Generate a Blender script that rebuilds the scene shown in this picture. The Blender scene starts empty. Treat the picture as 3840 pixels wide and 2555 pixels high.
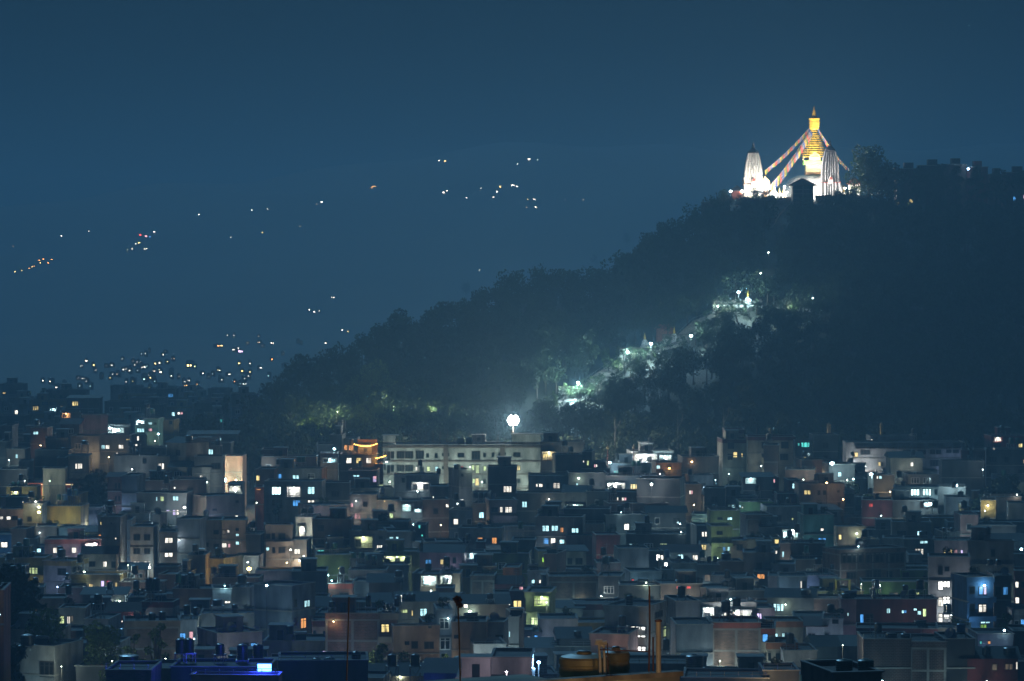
import bpy, math, random
import numpy as np
from mathutils import Vector, Matrix
R = math.radians
random.seed(11)
rng = np.random.default_rng(11)
sc = bpy.context.scene
COL = sc.collection
# ------------------------------------------------------------------ camera
K = 7.13e-5                       # one photo pixel (of 3840) per metre of distance
TH = 377.5 * K                    # camera tilt down
CT, ST = math.cos(TH), math.sin(TH)
cam = bpy.data.cameras.new('camera')
cam.lens = 36.0 / (3840 * K); cam.sensor_width = 36.0
cam.clip_start = 1.0; cam.clip_end = 30000.0
camo = bpy.data.objects.new('camera', cam); COL.objects.link(camo)
camo.location = (0, 0, 0); camo.rotation_euler = (math.pi / 2 - TH, 0, 0)
sc.camera = camo
# ------------------------------------------------------------------ world: night sky glow
SUN_EL, SUN_AZ = 30.0, -10.0       # unseen lamp added to light the haze, ahead of the camera and high
w = bpy.data.worlds.new('World'); sc.world = w; w.use_nodes = True
nt = w.node_tree
bg = nt.nodes['Background']
sky = nt.nodes.new('ShaderNodeTexSky'); sky.sky_type = 'NISHITA'; sky.sun_disc = False
sky.sun_elevation = R(SUN_EL); sky.sun_rotation = R(SUN_AZ)
sky.air_density = 1.0; sky.dust_density = 0.6; sky.ozone_density = 4.0
mx = nt.nodes.new('ShaderNodeMixRGB'); mx.blend_type = 'MULTIPLY'; mx.inputs[0].default_value = 1.0
mx.inputs[2].default_value = (0.34, 0.62, 0.84, 1)
tcw = nt.nodes.new('ShaderNodeTexCoord'); sxw = nt.nodes.new('ShaderNodeSeparateXYZ'); mrw = nt.nodes.new('ShaderNodeMapRange')
nt.links.new(tcw.outputs['Generated'], sxw.inputs[0]); nt.links.new(sxw.outputs[2], mrw.inputs[0])   # the night sky thickens towards the horizon
mrw.inputs[1].default_value = 0.06; mrw.inputs[2].default_value = 0.45; mrw.inputs[3].default_value = 0.03; mrw.inputs[4].default_value = 1.0
mw2 = nt.nodes.new('ShaderNodeMixRGB'); mw2.blend_type = 'MULTIPLY'; mw2.inputs[0].default_value = 1.0
nt.links.new(sky.outputs[0], mx.inputs[1]); nt.links.new(mx.outputs[0], mw2.inputs[1]); nt.links.new(mrw.outputs[0], mw2.inputs[2]); nt.links.new(mw2.outputs[0], bg.inputs[0])
bg.inputs[1].default_value = 0.0105
sl = bpy.data.lights.new('haze_sun', 'SUN'); sl.energy = 0.73; sl.angle = R(0.5); sl.color = (0.25, 0.64, 1.0)  # unseen source added to give the haze its glow
so = bpy.data.objects.new('haze_sun', sl); COL.objects.link(so)
az = R(SUN_AZ); el = R(SUN_EL)
sd = Vector((math.sin(az) * math.cos(el), math.cos(az) * math.cos(el), math.sin(el)))
so.rotation_euler = sd.to_track_quat('Z', 'Y').to_euler()
sc.view_settings.view_transform = 'Standard'; sc.view_settings.look = 'None'
sc.view_settings.exposure = 0.0; sc.view_settings.gamma = 1.0
cy = sc.cycles
cy.max_bounces = 5; cy.diffuse_bounces = 2; cy.glossy_bounces = 2; cy.transmission_bounces = 2
cy.volume_bounces = 0; cy.transparent_max_bounces = 6; cy.sample_clamp_indirect = 2.0; cy.use_light_tree = True
cy.caustics_reflective = False; cy.caustics_refractive = False
HAZE_D, HAZE_G = 4.6e-4, 0.3

def P(px, py, d):
    """photo pixel + distance along +Y -> world point"""
    a = (px - 1920) * K; b = -(py - 1277.5) * K
    v = Vector((a, CT + b * ST, -ST + b * CT))
    return v * (d / v.y)
def ray(px, py):
    return P(px, py, 1.0)
def pix(p):
    x, y, z = p
    dep = y * CT - z * ST; up = y * ST + z * CT
    return 1920 + x / dep / K, 1277.5 - up / dep / K
def D(y):
    return float(np.interp(y, [1380, 1450, 1550, 1650, 1850, 1950, 2200, 2400, 2555], [1700, 1450, 1120, 900, 850, 790, 690, 570, 490]))
def ground_z(d):
    return float(np.interp(d, [-200, 0, 60, 250, 440, 550, 850, 950, 3000], [-10, -12, -19, -42, -62, -72, -72, -64, -66]))

# ------------------------------------------------------------------ materials
MATS = {}
def mat(name, col, rough=0.8, metal=0.0, noise=0.25, nscale=0.35, emit=None, estr=0.0, kind=None, bump=0.0, col2=None, sample=True):
    if name in MATS: return MATS[name]
    m = bpy.data.materials.new(name); m.use_nodes = True
    n = m.node_tree.nodes; l = m.node_tree.links
    b = n['Principled BSDF']
    b.inputs['Roughness'].default_value = rough; b.inputs['Metallic'].default_value = metal
    c = (*col, 1)
    tc = n.new('ShaderNodeTexCoord')
    if kind == 'brick':
        t = n.new('ShaderNodeTexBrick'); t.inputs['Scale'].default_value = 1.0
        t.inputs['Brick Width'].default_value = 0.5; t.inputs['Row Height'].default_value = 0.22
        t.inputs['Mortar Size'].default_value = 0.025
        mp = n.new('ShaderNodeMapping'); mp.inputs['Rotation'].default_value = (math.pi / 2, 0, 0)
        cx = n.new('ShaderNodeVectorMath'); cx.operation = 'ADD'
        sx = n.new('ShaderNodeSeparateXYZ'); cb = n.new('ShaderNodeCombineXYZ'); ad = n.new('ShaderNodeMath'); ad.operation = 'ADD'
        l.new(tc.outputs['Object'], sx.inputs[0]); l.new(sx.outputs[0], ad.inputs[0]); l.new(sx.outputs[1], ad.inputs[1])
        l.new(ad.outputs[0], cb.inputs[0]); l.new(sx.outputs[2], cb.inputs[1]); l.new(cb.outputs[0], t.inputs[0])
        t.inputs['Color1'].default_value = c; t.inputs['Color2'].default_value = tuple(x * 0.6 for x in col) + (1,)
        t.inputs['Mortar'].default_value = (0.32, 0.28, 0.25, 1)
        src = t.outputs[0]
    elif kind == 'ribs':
        t = n.new('ShaderNodeTexWave'); t.inputs['Scale'].default_value = 1.3; t.bands_direction = 'DIAGONAL'
        l.new(tc.outputs['Object'], t.inputs[0])
        r = n.new('ShaderNodeMixRGB'); l.new(t.outputs[1], r.inputs[0])
        r.inputs[1].default_value = tuple(x * 0.45 for x in col) + (1,); r.inputs[2].default_value = c
        src = r.outputs[0]
    else:
        r = n.new('ShaderNodeRGB'); r.outputs[0].default_value = c; src = r.outputs[0]
    if noise > 0:
        no = n.new('ShaderNodeTexNoise'); no.inputs['Scale'].default_value = nscale; no.inputs['Detail'].default_value = 6
        mp2 = n.new('ShaderNodeMapping'); mp2.inputs['Scale'].default_value = (1, 1, 0.35)
        l.new(tc.outputs['Object'], mp2.inputs[0]); l.new(mp2.outputs[0], no.inputs[0])
        rp = n.new('ShaderNodeValToRGB'); rp.color_ramp.elements[0].position = 0.35; rp.color_ramp.elements[1].position = 0.7
        lo = 1 - noise * 2
        rp.color_ramp.elements[0].color = (lo, lo, lo, 1); rp.color_ramp.elements[1].color = (1.0, 1.0, 1.0, 1)
        l.new(no.outputs[0], rp.inputs[0])
        mu = n.new('ShaderNodeMixRGB'); mu.blend_type = 'MULTIPLY'; mu.inputs[0].default_value = 1
        l.new(src, mu.inputs[1]); l.new(rp.outputs[0], mu.inputs[2]); src = mu.outputs[0]
    l.new(src, b.inputs['Base Color'])
    if emit:
        b.inputs['Emission Color'].default_value = (*emit, 1); b.inputs['Emission Strength'].default_value = estr
        if not sample:
            m.cycles.emission_sampling = 'NONE'
    if bump:
        bn = n.new('ShaderNodeBump'); bn.inputs['Strength'].default_value = bump; bn.inputs['Distance'].default_value = 0.1
        no2 = n.new('ShaderNodeTexNoise'); no2.inputs['Scale'].default_value = 4
        l.new(tc.outputs['Object'], no2.inputs[0]); l.new(no2.outputs[0], bn.inputs['Height']); l.new(bn.outputs[0], b.inputs['Normal'])
    MATS[name] = m
    return m
WALLS = {  # key: (colour, words, kind)
 'white': ((.62, .62, .60), 'white', None), 'cream': ((.60, .54, .42), 'cream', None), 'grey': ((.30, .31, .32), 'grey', None),
 'lgrey': ((.46, .47, .48), 'pale grey', None), 'dgrey': ((.13, .14, .15), 'dark grey', None), 'dark': ((.07, .07, .075), 'very dark', None),
 'brick': ((.34, .15, .11), 'brick', 'brick'), 'dbrick': ((.17, .075, .06), 'dark brick', 'brick'), 'tanbrick': ((.42, .26, .20), 'tan brick', 'brick'),
 'pink': ((.55, .33, .32), 'pink', None), 'maroon': ((.22, .05, .055), 'maroon', None), 'red': ((.50, .13, .09), 'red', None),
 'orange': ((.55, .22, .10), 'orange', None), 'tan': ((.44, .35, .28), 'tan', None), 'brown': ((.24, .17, .14), 'brown', None),
 'mustard': ((.46, .33, .10), 'mustard', None), 'yellow': ((.60, .50, .22), 'pale yellow', None), 'olive': ((.24, .27, .09), 'olive green', None),
 'green': ((.13, .26, .08), 'green', None), 'lime': ((.45, .55, .25), 'lime', None), 'teal': ((.20, .42, .40), 'teal', None),
 'blue': ((.07, .20, .42), 'blue', None), 'gblue': ((.27, .32, .38), 'bluish grey', None), 'lilac': ((.42, .36, .46), 'lilac', None),
 'peach': ((.66, .46, .34), 'peach', None)}
def wall(k):
    c, wd, kd = WALLS[k]
    return mat('wall_' + k, c, rough=0.85, noise=0.34, nscale=0.42, kind=kd)
M_FRAME = mat('frame_dark', (.05, .045, .04), rough=.5, noise=0)
M_FRAMEW = mat('frame_white', (.6, .6, .58), rough=.5, noise=0)
M_GLASS = mat('glass_dark', (.015, .02, .025), rough=.12, noise=0)
M_CONC = mat('concrete', (.36, .35, .33), noise=.2)
M_TIN = mat('tin', (.09, .095, .10), rough=.8, metal=0, noise=.2, kind='ribs')
M_TINR = mat('tin_red', (.16, .035, .025), rough=.85, noise=.2, kind='ribs')
M_METAL = mat('steel', (.35, .35, .36), rough=.4, metal=.8, noise=.1)
M_RUST = mat('rust', (.22, .09, .04), rough=.8, noise=.3, nscale=3)
M_BLACK = mat('tank_black', (.012, .013, .016), rough=.35, noise=0)
M_GREEN = mat('tank_green', (.02, .12, .09), rough=.4, noise=0)
M_BLUE = mat('tank_blue', (.03, .13, .30), rough=.4, noise=0)
M_STEEL = mat('tank_steel', (.6, .6, .62), rough=.2, metal=1, noise=.05)
M_BARK = mat('bark', (.10, .075, .055), rough=.95, noise=.3, nscale=2)
M_GOLD = mat('gold', (.97, .64, .07), rough=.45, metal=.15, noise=.1, nscale=.8)
M_LIME = mat('limewash', (.78, .77, .74), rough=.9, noise=.06)
LIT = {'w': ((1, .93, .80), 2.4, 'white-lit'), 'W': ((1, 1, .93), 5.0, 'bright white'), 'c': ((.50, .92, 1), 2.5, 'cyan-lit'),
 'C': ((.66, 1, 1), 6.0, 'bright cyan'), 'b': ((.10, .42, 1), 1.4, 'blue-lit'), 'y': ((1, .78, .30), 1.8, 'yellow-lit'),
 'o': ((1, .42, .12), 1.5, 'orange-lit'), 'p': ((1, .50, .55), 1.4, 'pink-lit'), 'v': ((.75, .60, 1), 2.0, 'violet-lit'),
 'g': ((.80, 1, .45), 1.5, 'lime-lit'), 'G': ((.45, .9, .08), 1.4, 'green-lit'), 't': ((.12, .85, .75), 1.6, 'teal-lit'), 'r': ((1, .07, .05), 1.2, 'red-lit'),
 'D': ((1, .75, .5), .16, 'dim'), 'B': ((.03, .10, 1), 12.0, 'deep blue')}
def lit(k):
    """curtained window: emission broken up by folds and clutter"""
    nm = 'lit_' + LIT[k][2].replace(' ', '_')
    if nm in MATS: return MATS[nm]
    c, s, _ = LIT[k]
    m = bpy.data.materials.new(nm); m.use_nodes = True
    n = m.node_tree.nodes; l = m.node_tree.links; b = n['Principled BSDF']
    b.inputs['Base Color'].default_value = (.1, .1, .1, 1)
    tc = n.new('ShaderNodeTexCoord'); oi = n.new('ShaderNodeObjectInfo')
    va = n.new('ShaderNodeVectorMath'); va.operation = 'ADD'; l.new(tc.outputs['Object'], va.inputs[0])
    sc_ = n.new('ShaderNodeVectorMath'); sc_.operation = 'SCALE'; sc_.inputs[3].default_value = 3.0
    l.new(oi.outputs['Location'], sc_.inputs[0]); l.new(sc_.outputs[0], va.inputs[1])
    mp = n.new('ShaderNodeMapping'); mp.inputs['Scale'].default_value = (3.2, 1, .8); l.new(va.outputs[0], mp.inputs[0])
    no = n.new('ShaderNodeTexNoise'); no.inputs['Scale'].default_value = 1.0; no.inputs['Detail'].default_value = 3; l.new(mp.outputs[0], no.inputs[0])
    rp = n.new('ShaderNodeValToRGB'); rp.color_ramp.elements[0].position = .33; rp.color_ramp.elements[1].position = .62
    d = tuple(x * .22 for x in c); rp.color_ramp.elements[0].color = (*d, 1); rp.color_ramp.elements[1].color = (*c, 1)
    l.new(no.outputs[0], rp.inputs[0]); l.new(rp.outputs[0], b.inputs['Emission Color'])
    ms = n.new('ShaderNodeMath'); ms.operation = 'MULTIPLY_ADD'; l.new(oi.outputs['Random'], ms.inputs[0]); ms.inputs[1].default_value = s * .9; ms.inputs[2].default_value = s * .55
    l.new(ms.outputs[0], b.inputs['Emission Strength'])
    m.cycles.emission_sampling = 'NONE'
    MATS[nm] = m
    return m
def leafmat(name, col):
    if name in MATS: return MATS[name]
    m = bpy.data.materials.new(name); m.use_nodes = True
    n = m.node_tree.nodes; l = m.node_tree.links; b = n['Principled BSDF']
    b.inputs['Roughness'].default_value = .7
    tc = n.new('ShaderNodeTexCoord'); no = n.new('ShaderNodeTexNoise'); no.inputs['Scale'].default_value = .35; no.inputs['Detail'].default_value = 4
    l.new(tc.outputs['Object'], no.inputs[0])
    rp = n.new('ShaderNodeValToRGB'); rp.color_ramp.elements[0].position = .3; rp.color_ramp.elements[1].position = .7
    rp.color_ramp.elements[0].color = (*[x * .55 for x in col], 1); rp.color_ramp.elements[1].color = (*[x * 1.3 for x in col], 1)
    l.new(no.outputs[0], rp.inputs[0]); l.new(rp.outputs[0], b.inputs['Base Color'])
    tr = n.new('ShaderNodeBsdfTranslucent'); l.new(rp.outputs[0], tr.inputs[0]); mxs = n.new('ShaderNodeMixShader'); mxs.inputs[0].default_value = .25
    l.new(b.outputs[0], mxs.inputs[1]); l.new(tr.outputs[0], mxs.inputs[2]); l.new(mxs.outputs[0], n['Material Output'].inputs[0])
    MATS[name] = m
    return m
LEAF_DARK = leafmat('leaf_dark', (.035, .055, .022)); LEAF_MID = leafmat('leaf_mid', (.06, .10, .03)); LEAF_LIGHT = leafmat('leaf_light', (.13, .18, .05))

# ------------------------------------------------------------------ mesh helpers
class MB:
    def __init__(s): s.v = []; s.f = []
    def box(s, x0, x1, y0, y1, z0, z1):
        b = len(s.v)
        s.v += [(x0, y0, z0), (x1, y0, z0), (x1, y1, z0), (x0, y1, z0), (x0, y0, z1), (x1, y0, z1), (x1, y1, z1), (x0, y1, z1)]
        s.f += [(b, b+3, b+2, b+1), (b+4, b+5, b+6, b+7), (b, b+1, b+5, b+4), (b+1, b+2, b+6, b+5), (b+2, b+3, b+7, b+6), (b+3, b, b+4, b+7)]
        return s
    def poly(s, pts, thick=(0, 0, 0)):
        b = len(s.v); n = len(pts); t = thick
        s.v += [tuple(p) for p in pts] + [(p[0]+t[0], p[1]+t[1], p[2]+t[2]) for p in pts]
        s.f += [tuple(range(b, b+n)), tuple(range(b+2*n-1, b+n-1, -1))] + [(b+i, b+n+i, b+n+(i+1) % n, b+(i+1) % n) for i in range(n)]
        return s
    def tube(s, pts, rad, n=6, cap=True):
        pts = [Vector(p) for p in pts]
        if not hasattr(rad, '__len__'): rad = [rad] * len(pts)
        base = len(s.v)
        for i, p in enumerate(pts):
            t = (pts[min(i+1, len(pts)-1)] - pts[max(i-1, 0)]).normalized()
            a = t.cross(Vector((0, 1, 0.01))); a = a.normalized() if a.length > 1e-3 else Vector((1, 0, 0)); c = t.cross(a)
            for k in range(n):
                q = 2 * math.pi * k / n; s.v.append(tuple(p + rad[i] * (a * math.cos(q) + c * math.sin(q))))
        for i in range(len(pts) - 1):
            for k in range(n):
                s.f.append((base+i*n+k, base+i*n+(k+1) % n, base+(i+1)*n+(k+1) % n, base+(i+1)*n+k))
        if cap: s.f += [tuple(base+k for k in range(n))[::-1], tuple(base+(len(pts)-1)*n+k for k in range(n))]
        return s
    def lathe(s, prof, n=24, cx=0, cy=0, sq=None):
        """prof: [(r,z)...]; sq(angle)->radius factor"""
        b = len(s.v)
        for r, z in prof:
            for k in range(n):
                q = 2 * math.pi * k / n; f = sq(q) if sq else 1
                s.v.append((cx + r * f * math.cos(q), cy + r * f * math.sin(q), z))
        m = len(prof)
        for i in range(m-1):
            for k in range(n): s.f.append((b+i*n+k, b+i*n+(k+1) % n, b+(i+1)*n+(k+1) % n, b+(i+1)*n+k))
        s.f += [tuple(b+k for k in range(n))[::-1], tuple(b+(m-1)*n+k for k in range(n))]
        return s
    def mesh(s, name, m):
        me = bpy.data.meshes.new(name); me.from_pydata(s.v, [], s.f); me.update()
        if m: me.materials.append(m)
        return me
    def build(s, name, m, parent=None, loc=None, smooth=False):
        o = bpy.data.objects.new(name, s.mesh(name, m)); COL.objects.link(o)
        if smooth:
            for p in o.data.polygons: p.use_smooth = True
        if parent: o.parent = parent
        if loc is not None: o.location = loc
        return o
def tag(o, label=None, cat=None, group=None, kind=None):
    if label: o['label'] = label
    if cat: o['category'] = cat
    if group: o['group'] = group
    if kind: o['kind'] = kind
    return o
def thing(name, loc=(0, 0, 0), rz=0, label=None, cat=None, group=None):
    o = bpy.data.objects.new(name, None); COL.objects.link(o); o.location = loc; o.rotation_euler = (0, 0, rz)
    o.empty_display_size = .5
    return tag(o, label, cat, group)
def inst(name, me, parent=None, loc=(0, 0, 0), rot=(0, 0, 0), scale=(1, 1, 1)):
    o = bpy.data.objects.new(name, me); COL.objects.link(o)
    o.parent = parent; o.location = loc; o.rotation_euler = rot; o.scale = scale
    return o
def np_mesh(name, V, F, m):
    """V (n,3), F (k,4) quads, or (k,3)"""
    me = bpy.data.meshes.new(name); n = len(V); k, q = F.shape
    me.vertices.add(n); me.vertices.foreach_set('co', V.astype(np.float32).ravel())
    me.loops.add(k * q); me.loops.foreach_set('vertex_index', F.astype(np.int32).ravel())
    me.polygons.add(k); me.polygons.foreach_set('loop_start', np.arange(0, k * q, q, dtype=np.int32))
    me.update(calc_edges=True); me.materials.append(m)
    return me
def lamp_light(loc, power, col, parent=None, size=.15, name='lamp_light'):
    l = bpy.data.lights.new(name, 'POINT'); l.energy = power; l.color = col; l.shadow_soft_size = size
    o = bpy.data.objects.new(name, l); COL.objects.link(o); o.location = loc
    if parent: o.parent = parent
    return o
# named labels pending: (object, kind word, description, px, py)
PEND = []
# ================================================================== terrain
def grid_mesh(name, xs_of, ds, zf, m, nx):
    V = []
    for d in ds:
        for i in range(nx):
            x = xs_of(i, d); V.append((x, d, zf(x, d)))
    nd = len(ds)
    F = [(j*nx+i, j*nx+i+1, (j+1)*nx+i+1, (j+1)*nx+i) for j in range(nd-1) for i in range(nx-1)]
    o = bpy.data.objects.new(name, np_mesh(name, np.array(V), np.array(F), m)); COL.objects.link(o)
    for p in o.data.polygons: p.use_smooth = True
    tag(o, kind='structure')
    return o
M_EARTH = mat('earth', (.055, .055, .04), noise=.3, nscale=.05)
M_HILL = mat('hill_earth', (.045, .05, .03), noise=.3, nscale=.08)
ds = list(np.concatenate([np.arange(-180, 1000, 20), np.arange(1000, 7600, 200)]))
grid_mesh('ground', lambda i, d: (i - 20) * 100.0, ds, lambda x, d: ground_z(d), M_EARTH, 41)
HX = [840, 900, 975, 1010, 1080, 1250, 1430, 1600, 1745, 1960, 2200, 2300, 2400, 2530, 2640, 2690, 2720, 3260, 3340, 3840, 4100, 4500]
HY = [1900, 1730, 1610, 1575, 1520, 1445, 1342, 1290, 1235, 1125, 1140, 1085, 990, 935, 865, 790, 748, 748, 760, 765, 800, 900]
def hill_ds(px): return float(np.interp(px, [900, 1400, 2000, 2600, 3000, 3840], [1020, 1120, 1220, 1285, 1292, 1300]))
def hill_zr(px):
    y = float(np.interp(px, HX, HY)); return -(y - 900) * K * hill_ds(px)
def hill_z(x, d):
    px = 1920 + x / (d * K)
    dsk = hill_ds(px); zr = hill_zr(px); db = 945.0; zg = -64.5
    if d <= dsk:
        f = max(0.0, (d - db) / (dsk - db)); f = f ** 0.92
        n = 1.6 * math.sin(x * .045 + d * .02) * math.sin(d * .033 + 1) * min(1, 4 * f * (1 - f) + .0)
        return zg + (zr - zg) * f + n
    e = d - dsk
    if e < 90: return zr
    return max(-70.0, zr - (e - 90) * .45)
dsh = list(np.arange(930, 1640, 8.0))
grid_mesh('hill', lambda i, d: (600 + i * 25 - 1920) * K * d, dsh, hill_z, M_HILL, 170)
def mtn_z(x, d):
    px = 1920 + x / (d * K)
    y = float(np.interp(px, [-900, 0, 500, 1000, 1500, 2000, 2500, 4800], [860, 800, 720, 650, 590, 555, 550, 580]))
    zr = -(y - 900) * K * 4600; f = max(0.0, min(1.0, (d - 2500) / 2100.0))
    n = 9 * math.sin(x * .011 + 1.3) * math.sin(d * .006) + 4 * math.sin(x * .03 + d * .01)
    z = -69 + (zr + 69) * (f ** 1.15) + n * f
    if d > 4600: z = zr + n - (d - 4600) * .12
    return z
grid_mesh('mountain', lambda i, d: (-700 + i * 40 - 1920) * K * d, list(np.arange(2450, 6500, 50.0)), mtn_z, mat('mountain_earth', (.03, .04, .028), noise=.3, nscale=.01), 140)
def surf(x, d):
    z = ground_z(d)
    if 930 < d < 1640 and 600 < 1920 + x/(d*K) < 4800: z = max(z, hill_z(x, d))
    if d > 2450: z = max(z, mtn_z(x, d))
    return z
def on_land(px, py, d0=945, d1=6400, hill=True):
    r = ray(px, py); d = d0
    while d < d1:
        z = surf(r.x * d, d) if hill else max(ground_z(d), mtn_z(r.x*d, d) if d > 2450 else -999)
        if r.z * d <= z: return Vector((r.x * d, d, z))
        d += 3 if d < 1700 else 12
    return None

# ================================================================== haze (one box, even density)
hz = MB().box(-2600, 2600, -260, 7700, -74.0, 132).build('haze', None)
hm = bpy.data.materials.new('haze'); hm.use_nodes = True
n_ = hm.node_tree.nodes; n_.remove(n_['Principled BSDF'])
pv = n_.new('ShaderNodeVolumePrincipled'); pv.inputs['Color'].default_value = (.43, .745, .97, 1)
pv.inputs['Density'].default_value = HAZE_D; pv.inputs['Anisotropy'].default_value = HAZE_G
hm.node_tree.links.new(pv.outputs[0], n_['Material Output'].inputs['Volume'])
hz.data.materials.append(hm); tag(hz, kind='stuff', label='thin blue night haze lying over the whole valley and town')

# ================================================================== trees
def crown_arrays(blobs, n, leaf, sd, flat=.8):
    """blobs [(x,y,z,r)], leaf quads scattered in clumps over the blobs"""
    g = np.random.default_rng(sd)
    w_ = np.array([b[3]**2 for b in blobs]); idx = g.choice(len(blobs), n, p=w_/w_.sum())
    B = np.array(blobs)[idx]
    v = g.normal(size=(n, 3)); v /= np.linalg.norm(v, axis=1)[:, None]
    rr = B[:, 3] * (1 - np.abs(g.normal(scale=.16, size=n))) * (1 + .2*np.sin(v[:, 0]*5+B[:, 0]) * np.sin(v[:, 2]*6+B[:, 1]*2))
    c = B[:, :3] + v * rr[:, None] * np.array([1, 1, flat])
    a = g.normal(size=(n, 3)); a /= np.linalg.norm(a, axis=1)[:, None]
    b = np.cross(a, g.normal(size=(n, 3))); b /= np.linalg.norm(b, axis=1)[:, None]
    s = leaf * g.uniform(.6, 1.3, n)[:, None]
    V = np.stack([c - a*s, c - b*s*.55, c + a*s, c + b*s*.55], 1).reshape(-1, 3)
    F = np.arange(4*n).reshape(-1, 4)
    return V, F
def tree(px, py, d, h, wd, label, leafm=LEAF_MID, n=1600, leaf=.42, sd=1, name='broadleaf_tree', trunk=.35, nb=9, z=None, group=None, top=None, sparse=False, lo=.35):
    """base at photo pixel (px,py) or on ground z; h metres tall, wd metres wide"""
    base = P(px, py, d)
    if z is not None: base.z = z
    t = thing(name, base, 0, label, 'tree', group)
    g = random.Random(sd); mb = MB(); blobs = []
    lean = g.uniform(-.05, .05) * h
    fork = h * trunk
    r0 = .035 * h + .05
    mb.tube([(0, 0, -.5), (lean*.4, 0, fork*.5), (lean, 0, fork)], [r0, r0*.75, r0*.62], 7)
    for i in range(nb):
        q = i * 2.4 + g.uniform(-.4, .4); k = (i + .5) / nb
        hh = h * (lo + (1 - lo) * k) - .12*h; rad = wd * .5 * (.75 if k < .75 else .45) * math.sqrt(max(.1, 1 - (abs(k - .42) * 1.25)**2)) * g.uniform(.5, 1)
        bx, by = lean + rad * math.cos(q), rad * math.sin(q)
        br = wd * (.13 if sparse else .2) * g.uniform(.8, 1.25)
        blobs.append((bx, by, hh, br))
        mb.tube([(lean, 0, fork * g.uniform(.8, 1)), (lean + (bx-lean)*.5, by*.5, (fork+hh)*.5 + .04*h), (bx, by, hh + br*.3)], [r0*.45, r0*.25, .04], 5)
        if sparse:
            blobs.append((bx*1.2 + g.uniform(-.4, .4), by, hh + g.uniform(-.6, .9), br*.7))
    if not sparse: blobs.append((lean, 0, h * (lo + (1-lo)*.5), wd * .24))
    V, F = crown_arrays(blobs, n, leaf, sd)
    mb.build('trunk', M_BARK, t)
    c = bpy.data.objects.new('crown', np_mesh('crown', V, F, leafm)); COL.objects.link(c); c.parent = t
    return t

# ---- the path on the hillside, in photo pixels (kept clear of trees)
PATH = [(1925, 1640), (1990, 1600), (2060, 1530), (2110, 1490), (2200, 1478), (2250, 1420), (2290, 1385), (2350, 1350), (2420, 1325), (2450, 1300), (2540, 1290), (2600, 1275)]
PATH2 = [(2650, 1200), (2700, 1175), (2760, 1160), (2830, 1165)]
PATH3 = [(2955, 752), (2940, 800), (2870, 985), (2895, 900), (2935, 800)]
def seg_in_box(path, x0, x1, y0, y1):
    for (ax, ay), (bx, by) in zip(path[:-1], path[1:]):
        for k in range(9):
            x = ax + (bx-ax)*k/8; y = ay + (by-ay)*k/8
            if x0 < x < x1 and y0 < y < y1: return True
    return False
def forest():
    g = np.random.default_rng(5); Vs = []; Fs = []; off = 0; TV = []; TF = []; toff = 0
    templates = []
    for k in range(9):
        gg = random.Random(k); bl = []
        for i in range(8):
            q = gg.uniform(0, 6.28); r = gg.uniform(.1, .33); zz = gg.uniform(.42, .92)
            bl.append((r*math.cos(q), r*math.sin(q), zz, gg.uniform(.13, .24)))
        V, F = crown_arrays(bl, 330, .050, 40 + k); templates.append((V, F))
    nt_ = 0
    for d in np.arange(952, 1345, 6.0):
        for px in np.arange(880, 4000, 6.6/(d*K)):
            pp = px + g.uniform(-.45, .45) * 6.6/(d*K); dd = d + g.uniform(-3, 3)
            x = (pp - 1920) * K * dd
            zr = hill_zr(pp)
            if dd > hill_ds(pp) + 14: continue
            z = hill_z(x, dd)
            if z < -66: continue
            bx, by = pix((x, dd, z))
            h = g.uniform(7, 11.5); wdt = h * g.uniform(.75, 1.0)
            if g.random() < .12: h *= 1.2
            if 2690 < pp < 3270 and dd > 1268: continue        # temple terrace
            if pp >= 3270 and dd > 1275: continue
            if pp > 2640 and dd > 1235: h *= .75; wdt *= .85
            hp = h / (dd * K); wp = wdt * .33 / (dd * K)
            if seg_in_box(PATH, bx-wp, bx+wp, by-hp*.98, by+12):
                if g.random() < .84: continue
                h *= .5; wdt *= .5
            if seg_in_box(PATH2, bx-wp, bx+wp, by-hp*.95, by+8):
                if g.random() < .8: continue
                h *= .6
            if seg_in_box(PATH3, bx-wp, bx+wp, by-hp*.95, by+8):
                if g.random() < .93: continue
                h *= .35
            V, F = templates[int(g.integers(9))]
            q = g.uniform(0, 6.28); c, s = math.cos(q), math.sin(q)
            W = np.empty_like(V); W[:, 0] = (V[:, 0]*c - V[:, 1]*s) * wdt + x; W[:, 1] = (V[:, 0]*s + V[:, 1]*c) * wdt + dd; W[:, 2] = V[:, 2] * h + z
            Vs.append(W); Fs.append(F + off); off += len(V)
            mb = MB().tube([(x, dd, z-.5), (x + g.uniform(-.5, .5), dd, z + h*.65)], [.3, .12], 4); TV += mb.v; TF += [tuple(i + toff for i in f) for f in mb.f if len(f) == 4]; toff += len(mb.v)
            nt_ += 1
    o = bpy.data.objects.new('forest', np_mesh('forest', np.concatenate(Vs), np.concatenate(Fs), LEAF_DARK)); COL.objects.link(o)
    tag(o, 'dark dense wood covering the whole temple hill', kind='stuff')
    tr = bpy.data.objects.new('trunks', np_mesh('trunks', np.array(TV), np.array(TF), M_BARK)); COL.objects.link(tr); tr.parent = o; tr['kind'] = 'stuff'
    print('forest trees', nt_)
forest()
# ================================================================== the hilltop temple (built in metres round its own centre)
TD = 1330.0; MP = K * TD
TZ = P(3050, 745, 1310).z          # terrace level
hw = MB()
def temple_x(px, d): return P(px, 745, d).x
def zpx(py, d): return P(1920, py, d).z
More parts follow.
